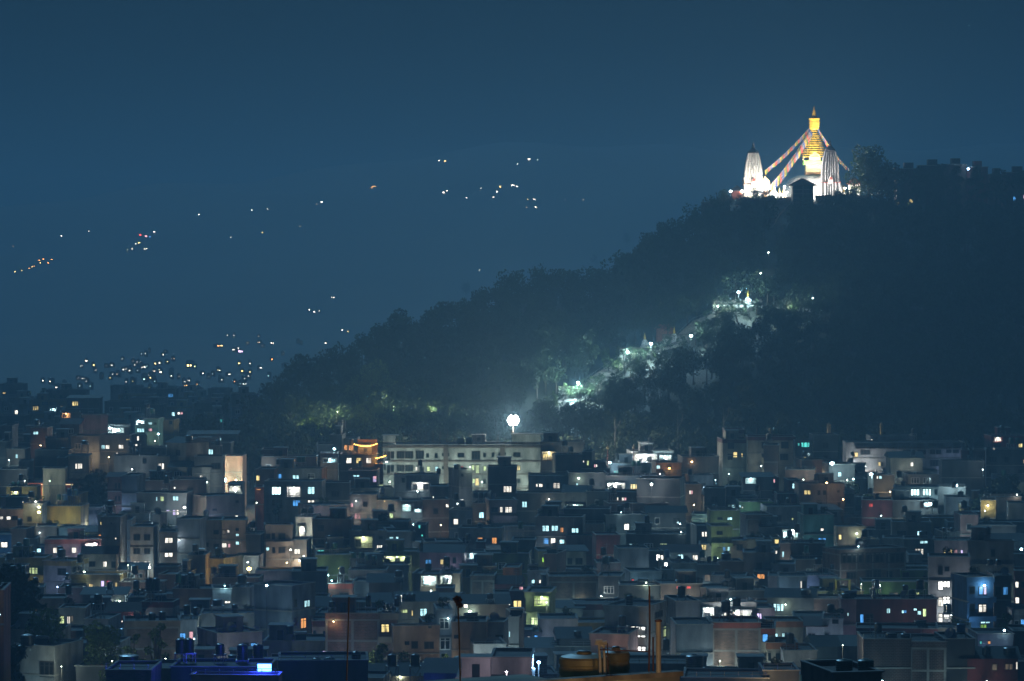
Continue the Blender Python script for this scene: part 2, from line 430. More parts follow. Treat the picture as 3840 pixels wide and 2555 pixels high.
# ---- white dome with gilded steeple
cx = temple_x(3052, TD)
st = thing('stupa', (cx, TD, TZ), 0, 'large white domed stupa with gilded box and ringed golden steeple, floodlit on the hilltop', 'stupa')
def zz(py): return zpx(py, TD) - TZ
Rd = 118 * MP
prof = [(Rd * 1.03, -1.0), (Rd*1.03, .9), (Rd, 1.0)]
ztop = zz(657)
for k in range(1, 13):
    q = k / 12 * math.pi / 2 * .86
    prof.append((Rd * math.cos(q)**.6, 1.0 + (ztop - 1.0) * math.sin(q) / math.sin(math.pi/2*.86)))
MB().lathe(prof, 48).build('dome', M_LIME, st, smooth=True)
MB().lathe([(Rd*1.10, -2.5), (Rd*1.10, .25), (Rd*1.04, .3)], 48).build('plinth', mat('plinth_stone', (.45, .42, .38)), st)
g_ = MB(); hb = 32 * MP
z0, z1 = ztop - .3, zz(600)
g_.box(-hb, hb, -hb, hb, z0 + 1.2, z1)
g_.build('harmika', mat('gilt_pale', (.92, .78, .40), rough=.5, noise=.05), st)
MB().box(-hb*1.08, hb*1.08, -hb*1.08, hb*1.08, z0, z0+1.2).build('harmika_base', mat('gilt_copper', (.55, .26, .08), rough=.4, metal=.4), st)
dk = mat('eye_paint', (.02, .03, .12), noise=0)
for s in (-1, 1):   # painted eyes and brow on the four faces
    for rot in range(4):
        pts = [(s*.9 + .75*math.cos(a), -hb-.05, (z0+z1)/2 + .9 + .3*math.sin(a)) for a in [i*math.pi/6 for i in range(12)]]
        c, s2 = math.cos(rot*math.pi/2), math.sin(rot*math.pi/2)
        MB().poly([(p[0]*c-p[1]*s2, p[0]*s2+p[1]*c, p[2]) for p in pts], (0.04*s2, -.04*c, 0)).build('painted_eye', dk, st)
MB().box(-hb*1.28, hb*1.28, -hb*1.28, hb*1.28, zz(619), zz(604)).build('valance', mat('green_cloth', (.30, .62, .16), rough=.8), st)
tor = MB()
for rot in range(4):
    c, s2 = math.cos(rot*math.pi/2), math.sin(rot*math.pi/2)
    zt = zz(603)
    pts = [(-1.9, 0), (1.9, 0), (1.95, 1.4), (1.2, 2.3), (0, 3.0), (-1.2, 2.3), (-1.95, 1.4)]
    tor.poly([(x*c + (hb*1.22)*s2, x*s2 - (hb*1.22)*c, zt + z) for x, z in pts], (.3*s2, -.3*c, 0))
tor.build('gilded_shield', mat('gilt_bright', (.92, .74, .36), rough=.4, metal=.2), st)
n13 = 13; zb, zt = zz(590), zz(487)
for i in range(n13):
    f = i / (n13-1); r = (35 * (1-f)**.9 + 11.5) * MP * (1 - .12*math.sin(math.pi*f) * -1)
    z = zb + (zt-zb) * f; hgt = (zt-zb)/n13
    MB().lathe([(r*.80, z), (r, z+.04), (r*.98, z+hgt*.42), (r*.78, z+hgt*.45)], 28).build('steeple_ring', M_GOLD, st)
MB().lathe([(27*MP, zb-.2), (7*MP, zt+.3)], 24).build('steeple_core', mat('dark_timber', (.12, .05, .02)), st)
pm = MB().box(-18*MP, 18*MP, -18*MP, 18*MP, zz(483), zz(449)); pm.box(-20*MP, 20*MP, -20*MP, 20*MP, zz(449), zz(445)); pm.box(-20*MP, 20*MP, -20*MP, 20*MP, zz(462), zz(459))
pm.lathe([(10*MP, zz(492)), (17*MP, zz(483))], 20)
pm.build('parasol', M_GOLD, st)
pn = MB()
for k in range(8):
    q = k*math.pi/4; pn.tube([(9.5*MP*math.cos(q), 9.5*MP*math.sin(q), zz(441)), (4*MP*math.cos(q), 4*MP*math.sin(q), zz(420)), (0, 0, zz(410))], .16, 5)
pn.lathe([(7*MP, zz(444)), (10*MP, zz(441)), (4*MP, zz(432)), (2.6*MP, zz(420)), (3.6*MP, zz(415)), (1.2*MP, zz(409)), (.1, zz(400))], 16)
pn.build('pinnacle', M_GOLD, st)

# ---- two tapering spired shrines
def shikhara(cxp, ybase, ybody, ytip, halfw, d, label, porch, rib=.045):
    z0_ = zpx(ybase, d); m = K * d
    t = thing('spired_shrine', (temple_x(cxp, d), d, z0_), R(0), label, 'shrine')
    H = (ybase - ybody) * m; W_ = halfw * m; body = mat('shaded_lime', (.34, .33, .34), rough=.9, noise=.2) if rib > .05 else M_LIME  # right shrine: its shade is put into a darker limewash colour
    def star(q):
        a = (q + math.pi/4) % (math.pi/2) - math.pi/4
        base = 1 / max(math.cos(a), .72)          # squarish plan
        return base * (1 + rib * math.cos(q * 24))
    prof = [(W_*1.02, -1), (W_*1.02, H*.30), (W_*1.08, H*.30+.02), (W_*1.08, H*.335), (W_*.98, H*.34)]
    for k in range(1, 10):
        f = k/9; prof.append((W_ * (1 - .42 * f**2.6) * .98, H*.34 + (H*.66) * f))
    MB().lathe(prof, 96, sq=star).build('tower_body', body, t)
    MB().lathe([(W_*1.12, H*.315), (W_*1.13, H*.330)], 96, sq=star).build('red_cornice', mat('red_paint', (.45, .08, .04)), t)
    hs = (ybody - ytip) * m
    MB().lathe([(W_*.60, H), (W_*.66, H+.15), (W_*.55, H+hs*.16), (W_*.34, H+hs*.30), (W_*.20, H+hs*.42), (W_*.22, H+hs*.45), (W_*.12, H+hs*.55), (W_*.17, H+hs*.6), (W_*.08, H+hs*.7), (W_*.11, H+hs*.74), (W_*.03, H+hs*.85), (.02, H+hs)], 24).build('spire_cap', mat('cap_lead', (.12, .10, .12), rough=.6), t)
    for q in range(4):
        c, s = math.cos(q*math.pi/2), math.sin(q*math.pi/2)
        b = MB()
        for (x0, x1, y0, y1, za, zb_) in [(-.9, .9, -W_*1.18, -W_*.9, H*.30, H*.38)]:
            b.poly([(x*c + y0*-s*-1, x*s + y0*c, z) if False else (x*c - y0*s, x*s + y0*c, z) for x, z in [(x0, za), (x1, za), (x1, zb_), (0, zb_ + 1.4), (x0, zb_)]], (-(y1-y0)*s, (y1-y0)*c, 0))
        b.build('dormer', M_LIME, t)
        r_ = MB(); r_.poly([(x*c - (-W_*1.2)*s, x*s + (-W_*1.2)*c, z) for x, z in [(-.75, H*.38), (.75, H*.38), (0, H*.38+1.3)]], (.25*s*-1, .25*c*-1, 0)); r_.build('dormer_roof', mat('red_paint', (.45, .08, .04)), t)
    if porch:
        xs = porch
        p = MB().box(xs*W_*.9 if xs > 0 else -W_*1.75, W_*1.75 if xs > 0 else xs*W_*.9, -W_*.8, W_*.5, -1, H*.33)
        p.build('porch', M_LIME, t)
        g = MB(); a, b_ = (W_*.75, W_*1.9) if xs > 0 else (-W_*1.9, -W_*.75)
        g.poly([(a, -W_*.95, H*.33), (b_, -W_*.95, H*.33), (b_, -W_*.95, H*.36), ((a+b_)/2, -W_*.95, H*.50), (a, -W_*.95, H*.36)], (0, W_*1.6, 0)); g.build('porch_roof', mat('ochre_plaster', (.55, .42, .2)), t)
        MB().box((a+b_)/2-.8, (a+b_)/2+.8, -W_*.83, -W_*.7, -1, H*.18).build('doorway', mat('dark_timber', (.12, .05, .02)), t)
    return t
shikhara(2824, 748, 575, 529, 33, 1306, 'white tapering ribbed shrine with thin spire and side porch, left of the domed stupa', 1)
shikhara(3112, 742, 566, 521, 31, 1308, 'white tapering ribbed shrine shadowed on one side, close beside the golden steeple', 0, .085)

# ---- prayer flag lines
FC = [mat('flag_blue', (.02, .06, .25), noise=0), mat('flag_white', (.16, .16, .16), noise=0), mat('flag_red', (.40, .03, .02), noise=0), mat('flag_green', (.02, .12, .03), noise=0), mat('flag_yellow', (.45, .26, .02), noise=0)]
def flags(a, b, label, n, w_, sag, dA=1326, dB=1312, group='lines of prayer flags'):
    A = P(*a, dA); B = P(*b, dB)
    t = thing('prayer_flag_line', A, 0, label, 'prayer flags', group)
    L = (B - A)
    pts = []
    for i in range(n+1):
        f = i/n; p = L * f; p.z -= sag * 4 * f * (1-f); pts.append(p)
    MB().tube(pts, .05, 4).build('cord', mat('cord', (.3, .3, .28), noise=0), t)
    for ci in range(5):
        for i in range(n):
            if i % 5 != ci: continue
            m_ = MB()
            p, q = pts[i], pts[i+1]; e = (q - p) * .86; s = w_ * random.uniform(.8, 1.15)
            dy = random.uniform(-.25, .25)
            m_.poly([p, p + e, p + e + Vector((0, dy, -s)), p + Vector((0, dy, -s))], (0, .03, 0)).build('flag', FC[ci], t)
flags((3036, 478), (2868, 640), 'thin line of prayer flags from golden steeple down to the left shrine', 30, 1.5, .8)
flags((3040, 488), (2880, 706), 'broad line of prayer flags running down to the stairhead', 32, 2.0, .9)
flags((3046, 492), (2888, 712), 'second broad line of prayer flags close beside the one to the stairhead', 30, 1.8, 1.1, 1322, 1316)
flags((3068, 482), (3176, 628), 'line of prayer flags from steeple down to the big tree', 28, 1.0, .7, 1326, 1318)
flags((3070, 488), (3184, 632), 'lower line of prayer flags fanning towards the big tree', 27, 1.2, 1.2, 1328, 1322)

# ---- terrace walls, pavilion, small buildings
M_OLDB = mat('old_brick', (.15, .09, .07), kind='brick'); M_STONE = mat('terrace_stone', (.30, .28, .25))
def slab(name, x0, x1, y0, y1, d, thick, m, label, cat, teeth=0):
    a, b = temple_x(x0, d), temple_x(x1, d); zt_, zb_ = zpx(y0, d), zpx(y1, d)
    t = thing(name, ((a+b)/2, d, zb_), 0, label, cat); h = zt_-zb_; w_ = (b-a)/2
    MB().box(-w_, w_, 0, thick, -6, h).build('wall_face', m, t)
    cp = MB().box(-w_-.15, w_+.15, -.15, thick+.15, h, h+.25)
    if teeth:
        k = -w_
        while k < w_: cp.box(k, k+.55, -.05, .5, h+.25, h+1.0); k += 1.25
    cp.build('coping', M_STONE, t); return t
slab('terrace_wall', 2818, 2934, 745, 880, 1288, 10, M_OLDB, 'dark retaining wall with toothed coping below the left shrine', 'wall', 1)
slab('terrace_wall', 3058, 3262, 735, 800, 1290, 8, M_STONE, 'pale retaining wall right of the gate pavilion', 'wall')
slab('terrace_wall', 2634, 2815, 760, 800, 1284, 8, M_OLDB, 'low dark wall with toothed coping under the red rest house', 'wall', 1)
tfl = MB().box(temple_x(2700, 1300), temple_x(3262, 1300), 1298, 1380, TZ - 3, TZ).build('terrace', M_STONE); tag(tfl, kind='structure')
def hut(name, x0, x1, yeave, yb, d, dep, m, roofm, label, cat, rise=2.5, over=1.0, post=None, win=None):
    a, b = temple_x(x0, d), temple_x(x1, d); ze, zb_ = zpx(yeave, d), zpx(yb, d)
    t = thing(name, ((a+b)/2, d, zb_), 0, label, cat); h = ze-zb_; w_ = (b-a)/2
    MB().box(-w_, w_, 0, dep, -1, h).build('wall', m, t)
    o = over; r = MB(); base = len(r.v)
    r.v += [(-w_-o, -o, h), (w_+o, -o, h), (w_+o, dep+o, h), (-w_-o, dep+o, h), (-w_*.12, dep/2, h+rise), (w_*.12, dep/2, h+rise)]
    r.f += [(0, 1, 5, 4), (1, 2, 5), (2, 3, 4, 5), (3, 0, 4), (0, 3, 2, 1)]
    r.box(-w_-o, w_+o, -o, dep+o, h-.2, h-.003)
    r.build('roof', roofm, t)
    if post:
        p = MB()
        for i in range(post+1):
            x = -w_ + .2 + (2*w_-.4)*i/post
            p.box(x-.2, x+.2, -.12, .15, -h*.0, h-.21)
        for k in range(1, 5): p.box(-w_, w_, -.1, .05, h*k/5-.12, h*k/5+.12)
        p.build('posts', mat('pale_post', (.40, .38, .36)), t)
    if win:
        for (x, z, ww, hh, lk) in win:
            f = MB().box(x-ww/2-.15, x+ww/2+.15, -.16, -.1, z-.15, z+hh+.15).build('window', M_FRAME, t)
            MB().box(x-ww/2, x+ww/2, -.20, -.163, z, z+hh).build('pane', lit(lk) if lk != 'd' else M_GLASS, f)
    return t
pav = hut('gate_pavilion', 2972, 3050, 695, 775, 1282, 7.5, mat('pavilion_wall', (.14, .13, .15)), mat('pavilion_roof', (.30, .09, .07)), 'dark square pavilion with red hipped roof above the stairs, in front of the white dome', 'pavilion', rise=2.4, over=1.2, post=2)
hut('pavilion_base', 2972, 3046, 778, 862, 1278, 5, mat('pavilion_wall', (.14, .13, .15)), M_CONC, 'dark posted lower storey standing on the slope beneath the gate pavilion', 'building', rise=.1, over=.2, post=3)
hut('rest_house', 2745, 2785, 715, 752, 1296, 6, mat('rest_red', (.42, .12, .08)), mat('slate_round', (.10, .10, .12)), 'small red rest house with dark roof left of the tapering shrine', 'building', rise=1.8, over=.4)
hut('tin_shelter', 2868, 2928, 794, 812, 1279, 4, mat('shelter_dark', (.05, .05, .05)), mat('tin_pale', (.55, .55, .56)), 'low shelter with pale tin roof beside the stairs', 'shelter', rise=.9, over=.6)
hut('terrace_shop', 3186, 3226, 690, 728, 1300, 6, M_LIME, mat('red_paint', (.45, .08, .04)), 'brightly lit little white shrine house under the big tree', 'shrine', rise=2.4, over=.5)
hut('low_wall_house', 2700, 2812, 752, 770, 1290, 4, mat('rest_red', (.42, .12, .08)), mat('slate_round', (.10, .10, .12)), 'long low red building on the hill edge under the rest house', 'building', rise=.3, over=.3)
for i, (px, h, wd, lb) in enumerate([(2902, 5.0, 1.6, 'small white votive stupa just right of the left shrine'), (2922, 3.6, 1.2, 'small white votive stupa at the stairhead, lower of the pair'), (2938, 4.2, 1.2, 'ochre votive stupa against the foot of the dome'),
                                 (3165, 4.5, 1.5, 'small bright votive stupa between right shrine and big tree')]):
    z = TZ; d = 1300 + i*2
    t = thing('votive_stupa', (temple_x(px, d), d, z), 0, lb, 'stupa', 'small votive stupas on the terrace')
    MB().lathe([(wd, 0), (wd, h*.18), (wd*.8, h*.2), (wd*.8, h*.3), (wd*.72, h*.42), (wd*.4, h*.52)], 16).build('drum', M_LIME if i != 2 else mat('ochre_plaster', (.55, .42, .2)), t, smooth=False)
    MB().lathe([(wd*.3, h*.52), (wd*.3, h*.62), (wd*.24, h*.64), (wd*.06, h*.92), (.02, h)], 12).build('finial', M_GOLD, t)
# houses along the hilltop, right of the big tree
HILLTOP = [(3362, 3450, 634, 768, 'dbrick', 'brown flat-roofed hilltop house right behind the big tree', '3361,759,10,10,y;3402,760,12,12,g;3412,748,10,13,y'),
           (3450, 3540, 622, 775, 'dark', 'dark hilltop house with stepped roof, next right of the brown one', ''),
           (3540, 3625, 618, 775, 'dbrick', 'dark hilltop house directly under the small blue-white light', '3592,678,5,12,D;3602,692,5,10,D'),
           (3625, 3705, 628, 775, 'maroon', 'dark red hilltop house right of the small blue-white light', ''),
           (3705, 3770, 655, 775, 'brick', 'brick hilltop house with long low roofline near the right edge', ''),
           (3770, 3860, 648, 775, 'dbrick', 'hilltop house at the right edge with a pink-lit window', '3800,738,8,14,b;3836,732,12,14,p')]
for x0, x1, yt, yb, ck, lb, W in HILLTOP:
    d = 1286.0; a, b = temple_x(x0, d), temple_x(x1, d); zt_, zb_ = zpx(yt, d), zpx(yb, d); h = zt_-zb_; w_ = (b-a)/2 - .1
    t = thing('hilltop_house', ((a+b)/2, d, zb_), 0, lb, 'house')
    MB().box(-w_, w_, 0, 9, -5, h).build('wall', wall(ck), t)
    MB().box(-w_-.3, w_+.3, -.3, 9.3, h, h+.25).build('roof', M_CONC, t)
    MB().box(-w_*.3, w_*.5, 2, 6, h+.25, h+2.2).build('stair_room', wall(ck), t)
    for e in W.split(';') if W else []:
        p = e.split(','); wx, wy, ww, wh = map(float, p[:4])
        q = P(wx+ww/2, wy+wh/2, d); ww *= K*d; wh *= K*d
        f = MB().box(-ww/2-.1, ww/2+.1, -.08, -.02, -wh/2-.1, wh/2+.1).build('window', M_FRAME, t, (q.x-(a+b)/2, 0, q.z-zb_))
        MB().box(-ww/2, ww/2, -.12, -.084, -wh/2, wh/2).build('pane', lit(p[4]), f)
    for k in range(3):
        xx = w_*(-.7+.6*k)
        MB().tube([(xx, -.1, -1), (xx, -.1, h)], .12, 5).build('downpipe', M_FRAME, t)
# steps climbing the hill
M_STEP = mat('step_stone', (.50, .48, .44), noise=.2)
def steps(pts, w_, label, lift=.4):
    t = thing('stairway', (0, 0, 0), 0, label, 'stairs')
    t.location = Vector(pts[0])
    sm = MB(); rl = MB(); o = Vector(pts[0])
    for A, B in zip(pts[:-1], pts[1:]):
        A = Vector(A)-o; B = Vector(B)-o; L = (B-A).length; n = max(2, int(L/.9)); dr = Vector((B.x-A.x, B.y-A.y, 0)).normalized(); sd_ = Vector((-dr.y, dr.x, 0)) * w_/2
        for i in range(n):
            p = A + (B-A)*(i/n); q = A + (B-A)*((i+1)/n); z1 = q.z + lift
            pts4 = [p-sd_, p+sd_, q+sd_, q-sd_]
            sm.poly([(v.x, v.y, z1-1.2) for v in pts4], (0, 0, 1.2))
        for s in (-1, 1):
            rl.tube([A + sd_*s + Vector((0, 0, lift+.9)), B + sd_*s + Vector((0, 0, lift+.9))], .06, 4)
            for i in range(0, n, 3):
                p = A + (B-A)*(i/n) + sd_*s; rl.tube([p + Vector((0, 0, lift-.5)), p + Vector((0, 0, lift+.9))], .05, 4)
    sm.build('steps', M_STEP, t); rl.build('railing', M_METAL, t)
    return t
top = [P(2958, 742, 1296), P(2938, 830, 1282), P(2900, 905, 1262), P(2872, 985, 1242)]
for p in top[1:]: p.z = max(p.z, hill_z(p.x, p.y) + .3)
steps(top, 4.5, 'steep stone stairs climbing to the temple terrace below the dome')
def land_pts(path):
    return [on_land(px, py) for px, py in path]
pp = [p for p in land_pts([(2060, 1560), (2200, 1478), (2260, 1425), (2350, 1360), (2430, 1325), (2560, 1292), (2640, 1215), (2720, 1180), (2800, 1160)]) if p]
steps(pp, 7.0, 'wide floodlit stone stairway winding up between the trees of the hill')
# landings: pale stone courts cut into the slope
def landing(px, py, w_, dep, label, h=1.5, up=.5):
    c = on_land(px, py)
    t = thing('stone_terrace', c, 0, label, 'terrace')
    MB().box(-w_/2, w_/2, -dep/2, dep/2, -6, up).build('paving', M_LIME, t)
    MB().box(-w_/2, w_/2, dep/2+.02, dep/2+.6, -4, h+up).build('back_wall', M_OLDB, t)
    rr = MB()
    for k in range(int(w_)): rr.box(-w_/2+k+.3, -w_/2+k+.5, -dep/2, -dep/2+.2, up, up+1.0)
    rr.box(-w_/2, w_/2, -dep/2-.02, -dep/2+.22, up+1.0, up+1.15); rr.build('balustrade', M_STONE, t)
    return c
L1 = landing(2165, 1478, 11, 6, 'floodlit stone landing low on the hill behind a forked tree')
L2 = landing(2400, 1335, 12, 6, 'floodlit stone landing midway up the hill below the red hut')
L3 = landing(2560, 1283, 12, 5, 'dim stone landing right of the red hut on the hill')
L4 = landing(2765, 1160, 15, 6, 'small lit stone terrace higher on the wooded hill')
L5 = landing(2975, 1168, 10, 5, 'faintly lit clearing terrace farthest right on the wooded hill')
c = on_land(2492, 1285)
t = thing('red_hut', c, 0, 'small red hut with dull red roof on the wooded hill', 'hut')
MB().box(-2.4, 2.4, 0, 4, -1, 3.6).build('wall', mat('hut_red', (.50, .16, .10)), t)
r = MB(); r.v += [(-3, -.6, 3.6), (3, -.6, 3.6), (3, 4.6, 3.6), (-3, 4.6, 3.6), (-1.5, 2, 5), (1.5, 2, 5)]; r.f += [(0, 1, 5, 4), (1, 2, 5), (2, 3, 4, 5), (3, 0, 4), (0, 3, 2, 1)]; r.build('roof', mat('red_paint', (.45, .08, .04)), t)
for i, (px, py, lb) in enumerate([(2418, 1312, 'white votive stupa on the lit landing below the red hut'), (2528, 1290, 'small pale votive stupa just right of the red hut'), (2805, 1150, 'slim white votive stupa on the higher hill terrace')]):
    c = on_land(px, py); t = thing('votive_stupa', c, 0, lb, 'stupa', 'votive stupas along the hill stairway')
    MB().lathe([(1.3, -1), (1.3, 1), (1.0, 1.1), (1.0, 1.6), (.9, 2.3), (.4, 2.9)], 16).build('drum', M_LIME, t)
    MB().lathe([(.35, 2.9), (.35, 3.4), (.1, 4.6), (.02, 5.0)], 12).build('finial', M_GOLD, t)

# ---- lamps: a head, a pole, and its real light
def lamp(px, py, d, power, col, label, pole=6.0, head=.35, name='street_lamp', cat='lamp', group=None, loc=None, estr=None, offset=(0, -.5, 0)):
    p = loc if loc is not None else P(px, py, d)
    t = thing(name, (p.x, p.y, p.z - pole), 0, label, cat, group)
    if pole > .3:
        MB().tube([(0, .3, 0), (0, .3, pole*.95), (0, 0, pole)], [.09, .06, .05], 6).build('pole', M_FRAME, t)
    k = 'lamp_%02d_%02d_%02d' % tuple(int(c*20) for c in col)
    em = mat(k, (.5, .5, .5), emit=col, estr=30.0, noise=0, sample=False)
    MB().lathe([(head*.4, -.75*head), (head*.85, -.35*head), (head, .05*head), (head*.75, .45*head), (head*.1, .7*head)], 10).build('lamp_head', em, t, (0, 0, pole))
    lamp_light((offset[0], offset[1] - head, pole + offset[2]-.1), power, col, t, size=max(.15, head))
    return t
def flood(px, d, z, power, col, label, aim=None, cone=100):
    """ground floodlight: housing + spot lamp aimed at a point"""
    x = temple_x(px, d); t = thing('floodlight', (x, d, z), 0, label, 'floodlight', 'floodlights round the stupa')
    MB().box(-.35, .35, -.2, .2, 0, .5).build('housing', M_FRAME, t)
    l = bpy.data.lights.new('flood_light', 'SPOT'); l.energy = power; l.color = col; l.spot_size = R(cone); l.spot_blend = .6; l.shadow_soft_size = .5
    o = bpy.data.objects.new('flood_light', l); COL.objects.link(o); o.parent = t; o.location = (0, 0, 1.2)
    v = Vector(aim) - Vector((x, d, z)); o.rotation_euler = (-v).to_track_quat('Z', 'Y').to_euler()
WARM = (1, .80, .52); WHITE = (.95, 1, .98); COOL = (.62, .93, 1)
SC = (cx, TD)
flood(3000, 1308, TZ, 120000, (1, .86, .62), 'floodlight on the terrace aimed up at the golden steeple from the left', (cx, TD, TZ + 22), 38)
flood(3068, 1313, TZ, 90000, (1, .86, .62), 'floodlight on the terrace aimed up at the golden steeple from the right', (cx, TD, TZ + 22), 38)
flood(2890, 1294, TZ, 70000, (1, .95, .85), 'floodlight between left shrine and stairhead lighting the dome', (cx-4, TD-8, TZ + 3), 110)
flood(3160, 1317, TZ, 30000, (1, .95, .85), 'floodlight right of the pavilion lighting the dome foot', (cx+4, TD-8, TZ + 3), 110)
flood(2795, 1293, TZ, 13000, (1, .90, .74), 'floodlight at the foot of the left tapering shrine', (temple_x(2824, 1306), 1304, TZ + 7), 110)
flood(2870, 1296, TZ, 12000, (1, .93, .80), 'floodlight right of the left tapering shrine', (temple_x(2830, 1306), 1304, TZ + 6), 110)
flood(3070, 1300, TZ, 2600, (1, .88, .70), 'floodlight at the foot of the right tapering shrine, on its left', (temple_x(3108, 1308), 1306, TZ + 8), 80)
lamp(2740, 718, 1294, 350, WHITE, 'bright white lamp at the left end of the red rest house', pole=4, head=.5)
lamp(2783, 717, 1294, 350, WHITE, 'bright white lamp between red rest house and left shrine', pole=4, head=.5)
for q_, lb_ in ((2975, 'lamp added to brighten the dome, behind the gate pavilion on its left'), (3030, 'lamp added to brighten the dome, right behind the gate pavilion'), (3000, 'lamp added to brighten the dome, straight behind the gate pavilion')):
    lamp(q_, 728, 1304, 21000, (1, .96, .88), lb_, pole=2.2, head=.35)  # lamps added behind the pavilion to whiten the dome and raise its halo
lamp(2950, 722, 1299, 4000, (1, .97, .88), 'bright lamp at the head of the temple stairs', pole=3, head=.45)
lamp(3206, 712, 1296, 3000, (.95, .97, 1), 'bright lamp by the little shrine house under the big tree', pole=3, head=.45)
lamp(3168, 706, 1297, 2000, (1, .9, .6), 'warm lamp between the right shrine and the big tree', pole=3, head=.4)
lamp(3631, 634, 1284, 300, (.4, .7, 1), 'small blue-white lamp on the hilltop house roofs', pole=.8, head=.45)
for (px, py, pw, lb) in [(2168, 1448, 30000, 'bright lamp beside the forked tree on the hill'), (2352, 1335, 16000, 'blue-white lamp on the stairway just below the lit landing'),
                         (2440, 1300, 15000, 'white lamp over the lit landing under the red hut'), (2590, 1272, 5000, 'white lamp right of the red hut'), (2768, 1112, 8000, 'bluish lamp on tall pole over the higher hill terrace'),
                         (2808, 1136, 6000, 'white lamp beside the slim votive stupa'), (2965, 1168, 2500, 'greenish lamp in the clearing far right on the hill'), (3045, 1138, 500, 'tiny white lamp at the far right end of the hill lights'),
                         (2880, 955, 300, 'tiny lamp beside the steep stairs'), (2850, 1035, 300, 'tiny lamp below the steep stairs'), (2690, 1160, 2500, 'lamp left of the higher hill terrace')]:
    q = on_land(px, py + 55)
    q = q + Vector((0, -2.5, 5.2))
    lamp(px, py, 0, pw*1.05, (.62, .93, 1) if pw > 2600 else (.8, 1, .85), lb, pole=5.2, head=.45 if pw > 2600 else .22, loc=q)
lamp(1925, 1578, 955, 85000, (1, .97, .86), 'dazzling white floodlight mast behind the long white apartment block', pole=16, head=.62, name='floodlight_mast', cat='floodlight')
fm_ = [o for o in COL.objects if o.name == 'floodlight_mast'][0]
for k_, (dx, dz) in enumerate([(-1.15, .1), (1.15, .1), (-.6, 1.0), (.6, 1.0), (-.6, -.85), (.6, -.85)]):
    MB().lathe([(.1, -.42), (.36, -.25), (.44, 0), (.36, .25), (.1, .42)], 12).build('lamp_head', MATS['lamp_20_19_17'], fm_, (dx, 0, 16+dz))
MB().box(-1.3, 1.3, .4, .55, 15.2, 17.2).build('lamp_rack', M_FRAME, fm_)
# ---- separate trees that can be told apart
def tree_on(px, py_top, h, wd, label, **kw):
    """tree whose top shows at (px, py_top), standing on the land behind"""
    for it in range(2600):
        d = 948 + it
        x = P(px, 1500, d).x; z = surf(x, d)
        if pix((x, d, z + h))[1] <= py_top: break
    return tree(px, py_top, d, h, wd, label, z=z, **kw)
tree(3262, 742, 1286, 19.5, 17.5, 'large dark spreading tree right of the floodlit temple', LEAF_MID, n=5200, leaf=.42, sd=3, trunk=.3, nb=14, z=TZ-1, lo=.3)
tree(3345, 742, 1282, 13, 11, 'dark bushy tree between the large spreading tree and the hilltop houses', LEAF_DARK, n=2600, leaf=.42, sd=4, trunk=.25, z=TZ-1)
tree(3190, 760, 1280, 5.5, 6, 'low dark bush in front of the right shrine foot', LEAF_DARK, n=700, leaf=.3, sd=6, trunk=.2, z=TZ-2, nb=6)
tree(3140, 760, 1281, 5.0, 4, 'small dark tree at the foot of the right shrine', LEAF_DARK, n=420, leaf=.25, sd=16, trunk=.3, z=TZ-2, nb=6)
tree(2715, 760, 1288, 4.2, 5, 'small round tree at the left end of the hill edge wall', LEAF_MID, n=500, leaf=.25, sd=8, trunk=.2, z=TZ-1.5, nb=6)
tree_on(2230, 948, 11, 7, 'lone tree with open crown standing out of the hill skyline', leafm=LEAF_DARK, n=1100, leaf=.4, sd=21, trunk=.5, sparse=True)
tree_on(1745, 1058, 10, 8, 'rounded tree topping the gentle hump of the hill skyline', leafm=LEAF_DARK, n=1300, leaf=.42, sd=22)
tree_on(1480, 1155, 13, 11, 'rounded dark tree on the lower left hill skyline', leafm=LEAF_DARK, n=1600, leaf=.42, sd=23)
tree_on(2350, 872, 11, 9, 'bushy tree on the skyline below the temple, left of the stairs', leafm=LEAF_DARK, n=1300, leaf=.4, sd=24)
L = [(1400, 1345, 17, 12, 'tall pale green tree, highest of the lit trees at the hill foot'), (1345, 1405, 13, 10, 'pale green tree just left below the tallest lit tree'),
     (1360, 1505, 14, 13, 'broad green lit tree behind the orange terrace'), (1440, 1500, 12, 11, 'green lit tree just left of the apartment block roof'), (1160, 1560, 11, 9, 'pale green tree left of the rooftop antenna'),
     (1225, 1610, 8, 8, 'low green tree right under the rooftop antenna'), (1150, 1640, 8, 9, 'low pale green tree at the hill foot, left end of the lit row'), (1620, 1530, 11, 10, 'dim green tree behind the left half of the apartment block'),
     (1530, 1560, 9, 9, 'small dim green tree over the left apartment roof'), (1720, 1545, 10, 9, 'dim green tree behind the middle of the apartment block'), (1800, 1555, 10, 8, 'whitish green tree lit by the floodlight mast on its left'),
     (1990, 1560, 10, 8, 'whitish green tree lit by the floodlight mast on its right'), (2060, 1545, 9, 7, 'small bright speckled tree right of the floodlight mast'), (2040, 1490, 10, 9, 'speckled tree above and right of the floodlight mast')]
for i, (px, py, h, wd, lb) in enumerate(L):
    tree_on(px, py, h, wd, lb, leafm=LEAF_LIGHT if i < 9 else LEAF_MID, n=2300, leaf=.36, sd=50+i, nb=11)
